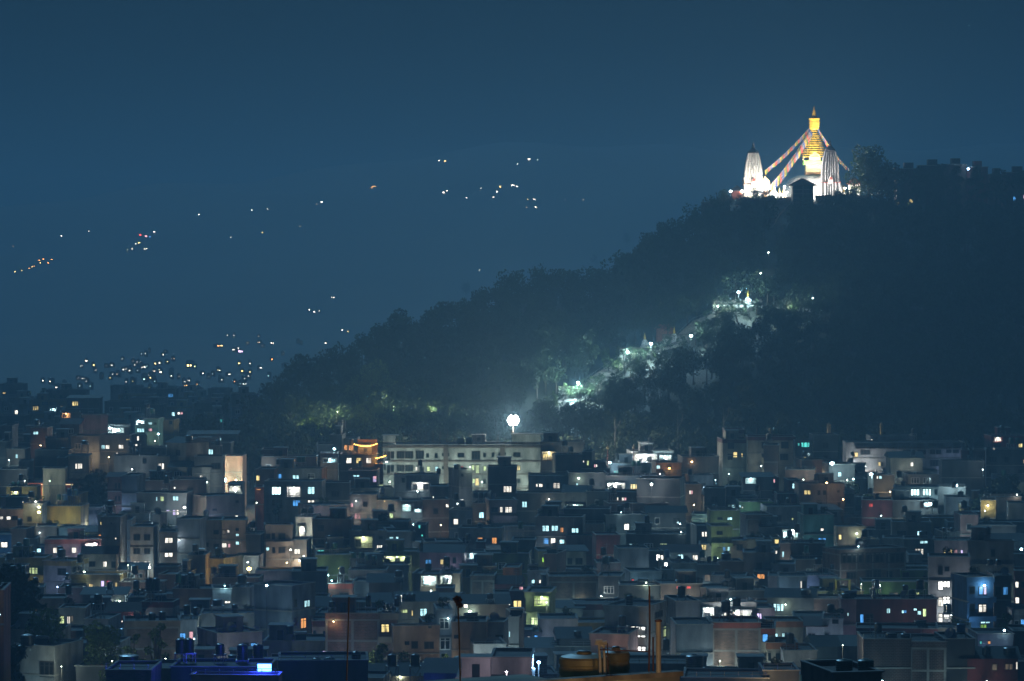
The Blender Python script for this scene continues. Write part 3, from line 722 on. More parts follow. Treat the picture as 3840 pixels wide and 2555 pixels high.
for i, (px, py, h, wd, lb) in enumerate([(2178, 1428, 7.5, 6, 'bare forked tree silhouetted against the lit landing'), (2245, 1400, 8, 7, 'spreading bare-limbed tree right of the lit landing'),
                                         (2345, 1300, 8, 7, 'dark spreading tree in front of the middle hill lights'), (2380, 1292, 7, 5, 'slim dark tree in front of the landing below the red hut'), (2215, 1440, 4, 4.5, 'small bright green bush beside the forked tree')]):
    q = on_land(px, py + h/.083); q = q if q else P(px, py, 1050)
    tree(px, 0, q.y - 5, h, wd, lb, LEAF_MID if i == 4 else LEAF_DARK, n=[60, 260, 420, 300, 600][i], leaf=.3, sd=80+i, trunk=.35, nb=9, z=surf(q.x, q.y-5)-.3, sparse=True, lo=.45)
# bare pale trunks low in the dark right slope
for i, (px, y0, y1) in enumerate([(2305, 1575, 1640), (2540, 1560, 1640), (2712, 1535, 1630)]):
    q = P(px, y1, 958); t = thing('bare_tree', q, 0, ['pale forked bare trunk in the dark wood, leftmost of three', 'straight pale bare trunk in the dark wood, middle of three', 'pale tall bare trunk in the dark wood, rightmost of three'][i], 'tree', 'pale trunks in the dark wood')
    h = (y1-y0)*K*958*1.1; m_ = mat('pale_bark', (.16, .155, .14), noise=.2)
    MB().tube([(0, 0, -3), (.2, 0, h*.4), (0, 0, h)], [.2, .14, .06], 6).build('trunk', m_, t)
    MB().tube([(.2, 0, h*.4), (1.2, 0, h*.7), (1.5, 0, h)], [.15, .1, .05], 5).build('limb', m_, t)

lamp(2920, 822, 1277, 900, (.8, 1, .9), 'small white lamp beside the temple stairs, under the tin shelter', pole=2.5, head=.2)
lamp(2950, 790, 1279, 1500, (.8, 1, .9), 'white lamp at the upper flight of the temple stairs', pole=3, head=.15)
for i, (px, py, h) in enumerate([(2075, 1530, 5), (2120, 1500, 5.5), (2150, 1500, 3.5), (2205, 1470, 5.5), (2255, 1450, 5), (2285, 1400, 6), (2318, 1395, 4), (2372, 1365, 5.5), (2412, 1350, 4), (2445, 1340, 5), (2505, 1310, 4.5), (2560, 1305, 4), (2610, 1290, 5), (2655, 1215, 5), (2710, 1195, 4.5), (2745, 1185, 4), (2790, 1180, 4.5), (2840, 1175, 5), (2925, 1190, 5), (2985, 1195, 4.5), (2700, 1172, 3), (2330, 1345, 4), (2190, 1490, 3)]):
    q = on_land(px, py)
    tree(px, 0, q.y-3.5, h, h*.95, 'small lamp-lit tree on the hillside beside the stairway', LEAF_MID if i % 3 else LEAF_LIGHT, n=260, leaf=.3, sd=300+i, trunk=.3, nb=7, z=surf(q.x, q.y-3.5)-.2, sparse=True, group='small trees along the hill stairway', name='hillside_tree')
for i, (px, yt, w_, lb) in enumerate([(3440, 612, 7, 'dark round tree between first and second hilltop houses'), (3520, 606, 8, 'dark tree over the stepped hilltop house'), (3590, 612, 6, 'small dark tree left of the small blue-white hilltop lamp'), (3668, 604, 7, 'dark tree right of the small blue-white hilltop lamp'), (3740, 632, 9, 'wide dark tree before the brick hilltop house'), (3835, 625, 9, 'dark tree at the right end of the hilltop row'), (3310, 600, 9, 'dark tree crown right behind the large spreading tree'), (3480, 640, 8, 'low dark tree in front of the hilltop houses')]):
    d = 1279; z = TZ - 2; h = P(px, yt, d).z - z
    tree(px, 0, d, h, w_, lb, LEAF_DARK, n=1500, leaf=.4, sd=340+i, trunk=.3, z=z, lo=.25)
for px, py, pw, lb in [(1370, 1500, 9000, 'yellowish lamp under the tall pale green trees'), (1180, 1640, 7000, 'yellowish lamp at the hill foot, left end'), (1480, 1570, 7000, 'yellowish lamp in the trees above the hotel terrace'), (1620, 1590, 6000, 'yellowish lamp behind the apartment block, left part'), (1750, 1600, 6000, 'yellowish lamp behind the apartment block, middle'), (1270, 1590, 7000, 'yellowish lamp between the hill-foot trees left of the antenna')]:
    q = on_land(px, py+50) + Vector((0, -7, 7)); lamp(0, 0, 0, pw*.48, (.90, 1, .6), lb, pole=10, head=.1, loc=q, offset=(0, 1.2, 0))

lamp(2942, 700, 1309, 16000, (1, .96, .88), 'white lamp lighting the left flank of the dome', pole=4.2, head=.3)  # added light for the dome's upper left
# ================================================================== the town
S = 1 / 2.4552
def wmesh(nx, ny, tr):
    """unit window frame (1 x 1, in x and z), nx lights wide, optional transom"""
    m = MB(); b = .09
    m.box(-.5, .5, -.07, .0, .5-b, .5); m.box(-.5, .5, -.07, .0, -.5, -.5+b)
    m.box(-.5, -.5+b*.9, -.07, 0, -.5+b, .5-b); m.box(.5-b*.9, .5, -.07, 0, -.5+b, .5-b)
    for i in range(1, nx):
        x = -.5 + i/nx; m.box(x-.042, x+.042, -.065, 0, -.5+b, .5-b)
    if tr: m.box(-.5+b*.9, .5-b*.9, -.06, 0, .19, .235)
    return m
FR = {}
def frame_mesh(nx, tr, white):
    k = (nx, tr, white)
    if k not in FR: FR[k] = wmesh(nx, 1, tr).mesh('window_frame', M_FRAMEW if white else M_FRAME)
    return FR[k]
PN = {}
def pane_mesh(c):
    if c not in PN:
        PN[c] = MB().box(-.46, .46, -.045, -.01, -.46, .46).mesh('pane', M_GLASS if c == 'd' else lit(c))
    return PN[c]
def parse(W, ox, oy, s=S):
    out = []
    for e in (W or '').split(';'):
        if not e.strip(): continue
        p = e.split(','); x, y, w_, h_ = [float(v) for v in p[:4]]
        out.append((ox + x*s, oy + y*s, w_*s, h_*s, p[4].strip()))
    return out
HOUSES = []     # records for labels and fillers
def window(t, face, u, z, w_, h_, c, white=False, off=0.0):
    """face: ('f', W0) front plane y=0 ; ('s', x) side plane"""
    nx = max(1, min(4, round(w_/.75))); tr = h_ > 1.25 and nx > 1
    if face[0] == 'f': loc, rot = (u, -.003-off, z), (0, 0, 0)
    else: loc, rot = (face[1] + (.003+off)*face[2], u, z), (0, 0, math.pi/2 * face[2])
    f = inst('window', frame_mesh(nx, tr, white), t, loc, rot, (w_, 1, h_))
    inst('pane', pane_mesh(c), f)
    return f
LIGHTCOL = {'w': (1, .95, .85), 'W': (1, 1, .95), 'c': (.6, .95, 1), 'C': (.75, 1, 1), 'g': (.85, 1, .5), 'y': (1, .8, .4), 'o': (1, .5, .18), 'r': (1, .15, .1), 'p': (1, .6, .6), 'b': (.2, .5, 1), 't': (.2, .9, .8), 'v': (.8, .7, 1)}
def house(x0, x1, yt, yb, col, W='', V='', xm=None, d=None, opt='', o=(0, 0), name='house', label=None, dep=None, yaw=None, spec=True, hfix=None):
    """photo-pixel rectangle -> a real house at its own distance. opt: F concrete frame, R railing, T tin roof, K top room,
    B balcony band, P plain, r rebar, w white window frames, n no auto windows, c coloured parapet (cX)"""
    if o != (0, 0):
        ws = parse(W, *o); vs = parse(V, *o)
        x0, x1, yt, yb = o[0]+x0*S, o[0]+x1*S, o[1]+yt*S, o[1]+yb*S
        if xm is not None: xm = o[0]+xm*S
    else: ws = parse(W, 0, 0, 1); vs = parse(V, 0, 0, 1)
    if d is None: d = D(yb) + 14
    m = K*d; g = random.Random(int(x0*7+yt*13))
    dep = dep or g.uniform(7, 9.5)
    zt_ = P((x0+x1)/2, yt, d).z; zg = ground_z(d)
    if xm is None:
        c = P((x0+x1)/2, yt, d); rz = R(g.uniform(-7, 7)) if yaw is None else R(yaw)
        wd = (x1-x0)*m/math.cos(rz) - (0 if spec else .3); f0, f1 = -wd/2, wd/2; side = None
    else:
        wl, wr = (xm-x0)*m, (x1-xm)*m; c = P(xm, yt, d)
        if wl >= wr:
            sn = min(.75, max(.12, wr/dep)); rz = -math.asin(sn); wd = wl/math.cos(rz); dep = wr/sn; f0, f1 = -wd, 0; side = (0, 1)
        else:
            sn = min(.75, max(.12, wl/dep)); rz = math.asin(sn); wd = wr/math.cos(rz); dep = wl/sn; f0, f1 = 0, wd; side = (0, -1)
    base = Vector((c.x, d, zg)); H = zt_ - zg
    t = thing(name, base, rz, label, 'house')
    wm = wall(col); ph = .85 if 'T' not in opt else .05
    MB().box(f0, f1, 0, dep, -1.5, H-ph).build('wall', wm, t)
    if 'T' not in opt: MB().box(f0+.12, f1-.12, .12, dep-.12, H-ph-.02, H-.32).build('roof_deck', mat('deck_dark', (.07, .07, .07), noise=.3), t)
    # parapet: four thin walls with a coping
    pcol = wall(WMAP[opt[opt.index('c')+1]]) if 'c' in opt else wm
    if 'T' in opt:
        r = MB(); b = 0; o_ = .5
        if g.random() < .5:
            r.v += [(f0-o_, -o_, H-.05), (f1+o_, -o_, H-.05), (f1+o_, dep+o_, H-.05), (f0-o_, dep+o_, H-.05), (f0-o_, dep/2, H+1.2), (f1+o_, dep/2, H+1.2)]
            r.f += [(0, 1, 5, 4), (1, 2, 5), (2, 3, 4, 5), (3, 0, 4), (0, 3, 2, 1)]
        else:
            r.v += [(f0-o_, -o_, H-.05), (f1+o_, -o_, H-.05), (f1+o_, dep+o_, H+.5), (f0-o_, dep+o_, H+.5), (f0-o_, -o_, H-.15), (f1+o_, -o_, H-.15), (f1+o_, dep+o_, H+.4), (f0-o_, dep+o_, H+.4)]
            r.f += [(0, 1, 2, 3), (7, 6, 5, 4), (0, 4, 5, 1), (1, 5, 6, 2), (2, 6, 7, 3), (3, 7, 4, 0)]
        r.build('roof', M_TINR if 'm' in opt else M_TIN, t)
    else:
        p = MB(); e = .16 if 'B' in opt else .04
        for (a, b_, c_, d_) in [(f0-e, f1+e, -e, .13), (f0-e, f1+e, dep-.13, dep+e), (f0-e, f0+.13, .13, dep-.13), (f1-.13, f1+e, .13, dep-.13)]:
            p.box(a, b_, c_, d_, H-ph-.12, H-.06)
        p.build('parapet', pcol, t)
        q = MB()
        for (a, b_, c_, d_) in [(f0-e-.16, f1+e+.16, -e-.22, .19), (f0-e-.06, f1+e+.06, dep-.19, dep+e+.06), (f0-e-.06, f0+.19, .19, dep-.19), (f1-.19, f1+e+.06, .19, dep-.19)]:
            q.box(a, b_, c_, d_, H-.06, H+.04)
        q.build('coping', M_CONC, t)
    fh = 3.0; nf = int((H-ph)//fh)
    # floor bands / concrete frame
    fr = MB(); vis = max(0, H - (yb-yt)*m - 3)
    bm_ = .14
    for k in range(1, 7):
        z = H-ph-.15 - k*fh + fh - (0 if 'F' in opt else 0)
        if k == 1 and 'F' not in opt: continue
        if z < vis: break
        fr.box(f0-.05, f1+.05, -.05 if 'F' in opt else -.26, 0, z-bm_*(1 if 'F' in opt else .7), z+bm_*(1 if 'F' in opt else .7))
        if side: fr.box(*( (0, .05) if side[1] > 0 else (-.05, 0)), 0.0, dep, z-bm_, z+bm_)
    if 'F' in opt:
        nc = max(2, round((f1-f0)/3.6))
        zz_ = [H-ph-.15-k*fh for k in range(0, 7)]
        for i in range(nc+1):
            x = f0 + .15 + (f1-f0-.3)*i/nc
            for k in range(1, 7):
                za, zb_ = zz_[k], zz_[k-1]
                if zb_ < vis: break
                fr.box(x-.17, x+.17, -.05, 0, za+bm_+.001, zb_-bm_-.001)
    if fr.v and 'P' not in opt: fr.build('concrete_frame' if 'F' in opt else 'floor_band', M_CONC, t)
    # explicit windows
    cz, sz = math.cos(rz), math.sin(rz)
    placed = []
    def hit(px, py):
        r = ray(px, py)
        # front plane: normal (sin rz, -cos rz)
        nx_, ny_ = sz, -cz
        k = (nx_*base.x + ny_*base.y) / (nx_*r.x + ny_*r.y)
        q = r*k - base; u = q.x*cz + q.y*sz
        if side is None or (f0-.2 <= u <= f1+.2): return ('f',), u, q.z, k
        nx_, ny_ = cz, sz
        k = (nx_*base.x + ny_*base.y) / (nx_*r.x + ny_*r.y)
        q = r*k - base; v = -q.x*sz + q.y*cz
        return ('s', 0, side[1]), v, q.z, k
    for (wx, wy, ww, wh, c_) in ws:
        fc, u, z, k = hit(wx+ww/2, wy+wh/2)
        mw = ww*m / (cz if fc[0] == 'f' else max(.25, abs(sz)))
        lo_, hi_ = (f0, f1) if fc[0] == 'f' else (0, dep)
        mw = min(mw, hi_-lo_-.1); u = min(max(u, lo_+mw/2+.03), hi_-mw/2-.03)
        window(t, fc, u, z, mw, wh*m, c_, 'w' in opt)
        placed.append((fc[0], u, z, mw/2+.4, wh*m/2+.5))
    for (wx, wy, ww, wh, c_) in vs:      # lit verandas: a real recess-like box with a lamp inside
        fc, u, z, k = hit(wx+ww/2, wy+wh/2); mw = ww*m; mh = wh*m; dp = 1.3
        u = min(max(u, f0+mw/2), f1-mw/2) if fc[0] == 'f' else u
        v = thing('veranda', (0, 0, 0)); v.parent = t
        if fc[0] == 'f': v.location = (u, -.004, z)
        else: v.location = (0, u, z); v.rotation_euler = (0, 0, math.pi/2*side[1])
        vm = MB(); vm.box(-mw/2, mw/2, -dp, 0, mh/2, mh/2+.18); vm.box(-mw/2, mw/2, -dp, 0, -mh/2-.15, -mh/2)
        vm.box(-mw/2, -mw/2+.12, -dp, -.05, -mh/2, mh/2); vm.box(mw/2-.12, mw/2, -dp, -.05, -mh/2, mh/2)
        vm.build('veranda_slab', wm, v)
        MB().box(-mw/2+.13, mw/2-.13, -.05, -.01, -mh/2+.01, mh/2-.01).build('back_wall', mat('plaster_light', (.72, .72, .68), noise=.15, nscale=1), v)
        rl = MB().box(-mw/2, mw/2, -dp-.03, -dp+.03, -mh/2+.8, -mh/2+.88)
        k_ = -mw/2
        while k_ < mw/2: rl.box(k_, k_+.05, -dp-.02, -dp+.02, -mh/2, -mh/2+.8); k_ += .7
        rl.build('railing', M_FRAME, v)
        kx = -mw/2 + .9
        while kx < mw/2 - .8:
            if g.random() < .75:
                ww_ = g.uniform(.8, 1.3); hh = min(mh*.7, 2.0)
                f_ = inst('window', frame_mesh(2, False, False), v, (kx, -.06, -mh/2+hh/2+.15), (0, 0, 0), (ww_, 1, hh)); inst('pane', pane_mesh(g.choice('dd' + c_)), f_)
            kx += g.uniform(1.6, 2.6)
        lc = LIGHTCOL[c_]; em = mat('bulb_' + c_.replace('W', 'ww').replace('C', 'cc'), (.5, .5, .5), emit=lc, estr=25, noise=0, sample=False)
        MB().lathe([(.05, -.12), (.14, -.06), (.1, 0)], 8).build('bulb', em, v, (0, -.6, mh/2-.1))
        n_l = 1 if mw < 5 else 2
        for j in range(n_l):
            lamp_light(((j+.5)/n_l*mw - mw/2, -.75, mh/2-.45), 300 if c_ in 'WC' else 130, lc, v, .12)
        placed.append(('f', u, z, mw/2+.3, mh/2+.3))
    # automatic unlit windows on visible storeys
    if 'n' not in opt and not ('F' in opt and g.random() < .6):
        zone = max(0, H - (yb-yt)*m - 1.0)
        for k in range(0, 6):
            z = H-ph-.15 - k*fh - 1.55
            if z - 1 < zone: break
            step = g.choice([2.6, 3.0, 3.4]); n_ = int((f1-f0-1.0)//step)
            for i in range(n_):
                u = f0 + (f1-f0)*(i+.5)/n_
                if any(pf[0] == 'f' and abs(pf[1]-u) < pf[3]+.7 and abs(pf[2]-z) < pf[4]+.75 for pf in placed): continue
                if g.random() < .22: continue
                r_ = g.random(); c_ = 'd'
                if not spec: c_ = 'd' if r_ > .32 else g.choice('wwccyyobtpg' )
                elif r_ < .07: c_ = 'D'
                elif r_ < .24: c_ = g.choice('wwccyyb')
                window(t, ('f',), u, z, g.choice([1.1, 1.5, 1.9]), 1.4, c_, g.random() < .35)
                if c_ not in 'dD': placed.append(('f', u, z, .8, .9))
            if side and dep > 4 and g.random() < .6:
                window(t, ('s', 0, side[1]), dep*g.choice([.3, .5, .7]), z, 1.0, 1.2, 'd', False)
    if 'K' in opt or (g.random() < (.35 if spec else .45) and f1-f0 > 6 and 'T' not in opt and d > 300):
        a = f0 + (f1-f0)*g.uniform(.05, .5); kw = min(3.2, (f1-f0)*.45)
        k_ = MB().box(a, a+kw, 2.2, 5.5, H-ph-.1, H+1.9).build('stair_room', wm, t)
        MB().box(a-.2, a+kw+.2, 2.0, 5.7, H+1.9, H+2.05).build('stair_roof', M_CONC, t)
        inst('door', pane_mesh('d'), t, (a+kw*.5, 2.19, H+.35), (0, 0, 0), (.9, 1, 2.0))
    if 'R' in opt or (g.random() < .3 and 'T' not in opt):
        r = MB()
        for zz2 in (.35, .7): r.tube([(f0, 0, H+zz2), (f1, 0, H+zz2)], .035, 4)
        k_ = f0
        while k_ <= f1: r.tube([(k_, 0, H), (k_, 0, H+.72)], .035, 4); k_ += 1.6
        r.build('railing', M_METAL, t)
    if 'r' in opt or (not spec and g.random() < .2) or ('F' in opt and g.random() < .6):
        r = MB()
        for i in range(4):
            x = f0+.3+(f1-f0-.6)*i/3
            for dx in (-.12, .12): r.tube([(x+dx, .3, H-.1), (x+dx*1.5, .3, H+g.uniform(.9, 1.8))], .03, 4)
        r.build('rebar', M_RUST, t)
    if 'B' in opt or (not spec and g.random() < .25):     # projecting balconies per floor
        for k in range(1, 3):
            z = H-ph-.3-k*fh
            if z < vis+2.5: break
            b = MB().box(f0-.1, f1+.1, -1.1, 0.0, z, z+.14); b.box(f0-.1, f1+.1, -1.1, -1.0, z+.14, z+.85); b.build('balcony', pcol, t)
    rec = dict(o=t, x0=x0, x1=x1, yt=yt, yb=yb, d=d, col=col, ws=ws, vs=vs, H=H, f=(f0, f1), dep=dep, base=base, rz=rz, opt=opt, spec=spec, label=label)
    HOUSES.append(rec)
    return rec
WMAP = {'m': 'maroon', 'w': 'white', 'o': 'orange', 'p': 'pink', 'l': 'lilac', 'r': 'red', 'y': 'yellow', 'g': 'green', 'k': 'mustard', 'b': 'blue', 'n': 'tan'}

# ---- rooftop things
TANKM = {'black': M_BLACK, 'green': M_GREEN, 'blue': M_BLUE, 'steel': M_STEEL, 'teal': M_GREEN}
TANKS = {}
def tank_parts(colk):
    if colk not in TANKS:
        prof = [(.5, 0), (.5, .06)]
        for k in range(5):
            z = .08 + k*.155; prof += [(.5, z), (.475, z+.02), (.5, z+.04), (.5, z+.13)]
        prof += [(.49, .86), (.36, .93), (.16, .96), (.16, 1.0), (.02, 1.01)]
        TANKS[colk] = MB().lathe(prof, 20).mesh('tank', TANKM[colk])
        if 'stand' not in TANKS:
            m = MB()
            for x in (-.5, .5):
                for y in (-.5, .5): m.box(x-.035, x+.035, y-.035, y+.035, 0, 1)
            m.box(-.56, .56, -.56, .56, 1, 1.06)
            m.tube([(-.5, -.5, 0), (.5, -.5, 1)], .025, 4); m.tube([(.5, -.5, 0), (-.5, -.5, 1)], .025, 4)
            TANKS['stand'] = m.mesh('stand', M_METAL)
    return TANKS[colk]
TANKREC = []
def tank_at(p, dia, h, colk, stand=0.0, group='water tanks on the town roofs', label=None):
    t = thing('water_tank', p, random.uniform(-.4, .4), label, 'water tank', group)
    inst('tank_body', tank_parts(colk), t, (0, 0, stand*1.06), (0, 0, 0), (dia, dia, h))
    if stand > .15: inst('stand', TANKS['stand'], t, (0, 0, 0), (0, 0, 0), (dia*1.05, dia*1.05, stand))
    TANKREC.append(dict(o=t, colk=colk, stand=stand, p=p, label=label))
    return t
def roof_z(rec): return rec['base'].z + rec['H'] - (.05 if 'T' in rec['opt'] else .31)
def tanks(o, spec):
    """x,y,w,h,colour in tile pixels: stood on the roof behind"""
    for e in spec.split(';'):
        p = e.split(','); x, y, w_, h_ = [float(v) for v in p[:4]]
        px, py, pw, ph_ = o[0]+x*S, o[1]+y*S, w_*S, h_*S; cx_ = px+pw/2; bot = py+ph_
        best = None
        for r in HOUSES:
            if r['x0']-2 <= cx_ <= r['x1']+2:
                e_ = bot - r['yt']
                if -45 < e_ < 30:
                    s_ = abs(e_) + (0 if e_ < 8 else e_*2)
                    if best is None or s_ < best[0]: best = (s_, r)
        if best is None:
            continue
        r = best[1]; d = r['d'] + 2.2
        dia = min(2.6, max(.8, pw*K*d)); h = min(3.2, max(.9, ph_*K*d))
        d = r['d'] + .4 + dia/2
        zb_ = P(cx_, bot, d).z; rz_ = roof_z(r); q = P(cx_, bot, d); st_ = max(0, zb_-rz_)
        q.z = rz_
        tank_at(q, dia, h, p[4], st_)

# ================================================================== the houses read off the photograph, back to front by tile
A = (0, 1350); B = (960, 1350); C_ = (1920, 1350); D_ = (2880, 1350)
E = (0, 1955); F_ = (960, 1955); G_ = (1920, 1955); H_ = (2880, 1955)
def hs(o, rows):
    for r in rows:
        x0, x1, yt, yb, col = r[:5]; kw = r[5] if len(r) > 5 else {}
        house(x0, x1, yt, yb, col, o=o, **kw)
hs(A, [
 (0, 210, 220, 340, 'dbrick', dict(W='25,300,28,12,y', opt='K')), (420, 800, 275, 370, 'dbrick', dict(opt='K')), (270, 620, 370, 470, 'mustard', dict(W='385,385,60,35,d;455,385,60,35,d', opt='')),
 (448, 560, 440, 490, 'lgrey', dict(V='465,445,65,22,c', opt='n')), (620, 910, 350, 505, 'brown', dict(opt='T')), (960, 1330, 380, 470, 'dgrey', dict(opt='')),
 (1330, 1500, 410, 530, 'dgrey', dict(opt='K')), (1790, 1990, 395, 480, 'dgrey', {}), (2130, 2357, 310, 480, 'gblue', dict(opt='K')),
 (555, 735, 480, 600, 'brown', dict(V='565,487,85,45,o', opt='n')), (730, 990, 505, 705, 'pink', dict(opt='n', xm=755)), (555, 730, 590, 710, 'dbrick', dict(opt='TmB')),
 (0, 110, 605, 730, 'gblue', {}), (280, 432, 625, 745, 'brick', dict(W='305,660,50,28,c', opt='n')), (420, 660, 720, 830, 'gblue', dict(opt='n')), (650, 918, 700, 835, 'grey', dict(opt='r')),
 (915, 1192, 600, 700, 'dgrey', dict(V='975,628,170,42,C', opt='n')), (1250, 1340, 550, 600, 'dgrey', dict(V='1252,562,85,38,C', opt='n')),
 (1340, 1458, 540, 700, 'teal', dict(W='1365,565,38,32,c;1420,568,22,30,d;1365,630,38,28,p;1360,675,60,18,c', opt='B')), (1458, 1600, 550, 650, 'yellow', dict(W='1475,565,25,32,d;1558,560,28,35,d', opt='n')),
 (1245, 1345, 600, 700, 'teal', dict(W='1258,630,75,38,c', opt='n')),
 (918, 1195, 690, 885, 'gblue', dict(W='932,783,38,38,c;972,783,38,38,w;1090,780,50,40,w;1163,728,12,12,y;1190,728,10,10,y;1070,855,14,14,w', opt='n')),
 (1190, 1350, 690, 860, 'lgrey', dict(W='1262,700,18,45,w;1245,775,22,20,w', opt='n', xm=1215)),
 (1628, 1690, 472, 525, 'pink', dict(W='1635,480,24,24,w;1662,480,22,24,p', opt='n')),
 (1520, 1905, 765, 1020, 'cream', dict(W='1620,828,42,58,d', opt='nT', xm=1715)), (1800, 2040, 795, 900, 'tan', dict(W='1912,822,50,58,c', opt='')),
 (1290, 1530, 805, 905, 'grey', dict(opt='r')), (1050, 1450, 882, 1010, 'grey', dict(W='1312,905,38,52,d', opt='n')), (1450, 1560, 888, 1015, 'cream', dict(W='1460,950,22,60,w;1490,950,20,60,w', opt='n')),
 (2050, 2232, 885, 1115, 'peach', dict(opt='n', d=918)), (1790, 2050, 888, 1095, 'grey', dict(W='1945,948,85,62,d', opt='')), (1770, 1935, 985, 1095, 'white', dict(W='1840,1062,25,28,w', opt='T')),
 (1560, 1720, 985, 1085, 'cream', dict(opt='T')), (630, 820, 880, 1000, 'cream', dict(opt='')), (178, 300, 930, 1010, 'gblue', {}), (60, 230, 820, 920, 'brown', dict(W='143,868,24,40,c')), (0, 80, 750, 900, 'dgrey', dict(opt='K')),
 (320, 630, 830, 920, 'dgrey', dict(opt='r')), (525, 600, 900, 985, 'brick', dict(opt='n')), (0, 250, 1010, 1110, 'dgrey', dict(opt='R')), (395, 600, 1000, 1100, 'cream', dict(opt='')),
 (-60, 690, 1128, 1250, 'red', dict(W='435,1158,52,52,d;555,1160,40,50,d', opt='nTm', d=880, dep=7, name='long_house', label='long low red-walled house with red tin roof and lit white columns')),
 (60, 340, 1165, 1275, 'mustard', dict(V='105,1212,75,45,g', opt='n')), (990, 1120, 1075, 1410, 'brick', dict(W='1057,1133,20,55,d;1088,1133,20,55,d;1057,1252,20,52,d;1088,1252,20,52,d', opt='nTm')),
 (1120, 1262, 1065, 1420, 'gblue', dict(opt='n')), (1440, 1562, 1035, 1120, 'maroon', {}), (1255, 1605, 1110, 1260, 'dbrick', dict(opt='')), (1600, 1900, 1100, 1260, 'dbrick', dict(W='1598,1170,14,16,w', opt='R')),
 (1640, 1762, 1070, 1115, 'brick', {}), (1255, 1720, 1225, 1480, 'dgrey', dict(W='1475,1255,35,48,g;1590,1255,55,42,c;1440,1260,8,40,c;1530,1380,34,12,v;1590,1378,32,55,v;1625,1378,26,50,w', opt='n')),
 (1720, 2232, 1255, 1480, 'tan', dict(W='2168,1293,28,24,d;2050,1440,28,30,c;2165,1432,24,20,w;1955,1370,40,22,d', opt='n', xm=1900)),
 (2100, 2232, 1140, 1215, 'white', dict(opt='', V='2110,1165,110,40,w')), (590, 740, 1230, 1345, 'mustard', {}), (385, 745, 1345, 1530, 'mustard', dict(opt='n')),
 (-30, 52, 1262, 1400, 'pink', {}), (50, 212, 1262, 1400, 'brown', {}), (210, 388, 1325, 1560, 'gblue', dict(W='252,1440,42,50,d')), (-20, 212, 1375, 1560, 'lilac', dict(W='0,1440,30,30,w;60,1440,40,33,w;112,1437,52,38,d', opt='n')),
 (738, 932, 1360, 1480, 'dgrey', dict(W='750,1380,32,42,d;810,1382,48,42,d;868,1384,44,40,d', opt='n')), (1100, 1372, 1410, 1500, 'gblue', {}),
])
hs(B, [
 (0, 165, 1005, 1190, 'dbrick', dict(W='0,1062,32,52,y')), (-10, 70, 1170, 1310, 'red', dict(W='0,1190,45,8,o', opt='n')), 
 (50, 560, 890, 1000, 'brown', dict(opt='')), (50, 255, 825, 900, 'brown', {}),
 (150, 605, 1000, 1125, 'lgrey', dict(W='185,1048,52,45,b;335,1060,62,52,c;470,1045,72,68,d;520,1050,22,45,y', opt='nw')),
 (75, 605, 1118, 1380, 'lgrey', dict(W='143,1165,92,80,C;472,1165,70,75,c;335,1290,78,60,b;475,1290,65,50,w;150,1290,90,50,d', V='285,1168,132,90,W', opt='n')),
 (565, 705, 778, 870, 'dgrey', {}), (595, 755, 858, 950, 'gblue', dict(V='610,905,140,40,c', opt='')), 
 (682, 790, 690, 860, 'dgrey', dict(opt='K')),
 (780, 1112, 868, 1030, 'dgrey', dict(W='830,900,52,55,w;920,900,52,55,y;1012,900,52,55,w', opt='nR', name='hotel', label='dark hotel with orange-lit roof terrace left of the long white apartment block')),
 (790, 935, 722, 872, 'dgrey', dict(W='812,782,30,52,o;848,778,50,58,o', opt='n', d=905)),
 (1105, 1172, 960, 1060, 'dbrick', {}),
 (850, 1112, 1020, 1190, 'brick', dict(W='890,1060,66,16,c;1085,1065,35,65,v;1135,1068,28,30,p;965,1120,25,18,v', opt='')),
 (850, 1272, 1180, 1260, 'dgrey', dict(W='1130,1150,40,8,g;1135,1208,32,8,w', opt='')), (860, 1112, 1240, 1480, 'grey', dict(W='985,1305,42,50,d;905,1410,62,58,p;870,1318,24,40,p', opt='')),
 (1110, 1335, 1290, 1480, 'tan', dict(W='1178,1288,14,24,y;1145,1408,42,62,y;1228,1408,42,50,g', opt='n')), (1335, 1535, 1300, 1480, 'grey', dict(V='1342,1330,90,62,c;1455,1370,70,30,c', opt='n')),
 (1270, 1685, 1062, 1215, 'white', dict(W='1340,1085,32,45,d', V='1430,1125,165,75,W', opt='n', d=868)),
 (1605, 1775, 1165, 1290, 'brown', dict(opt='n')), (1535, 1775, 1285, 1480, 'brown', dict(W='1625,1255,12,18,w;1760,1328,26,30,w', opt='')), (1768, 1992, 1008, 1330, 'grey', dict(W='1885,1048,26,28,d;1885,1163,22,22,d;1885,1283,26,16,w;1885,1400,24,22,w', opt='n', xm=1870)),
 (2135, 2400, 982, 1285, 'dbrick', dict(W='2275,1160,82,62,w;2283,1278,74,14,o', opt='n')), (1985, 2145, 1225, 1330, 'dgrey', dict(opt='r')),
 (2150, 2400, 1290, 1530, 'tan', dict(W='2165,1358,62,46,d;2245,1350,26,58,w;2290,1350,70,60,w', opt='nB')), (1990, 2160, 1320, 1480, 'dgrey', {}),
 (370, 860, 1342, 1500, 'tan', dict(W='415,1388,48,90,d;535,1412,28,38,d;568,1412,28,38,d', opt='n', xm=525)),
 (600, 860, 1130, 1345, 'dgrey', dict(opt='')), (740, 860, 1230, 1345, 'brown', {}),
])
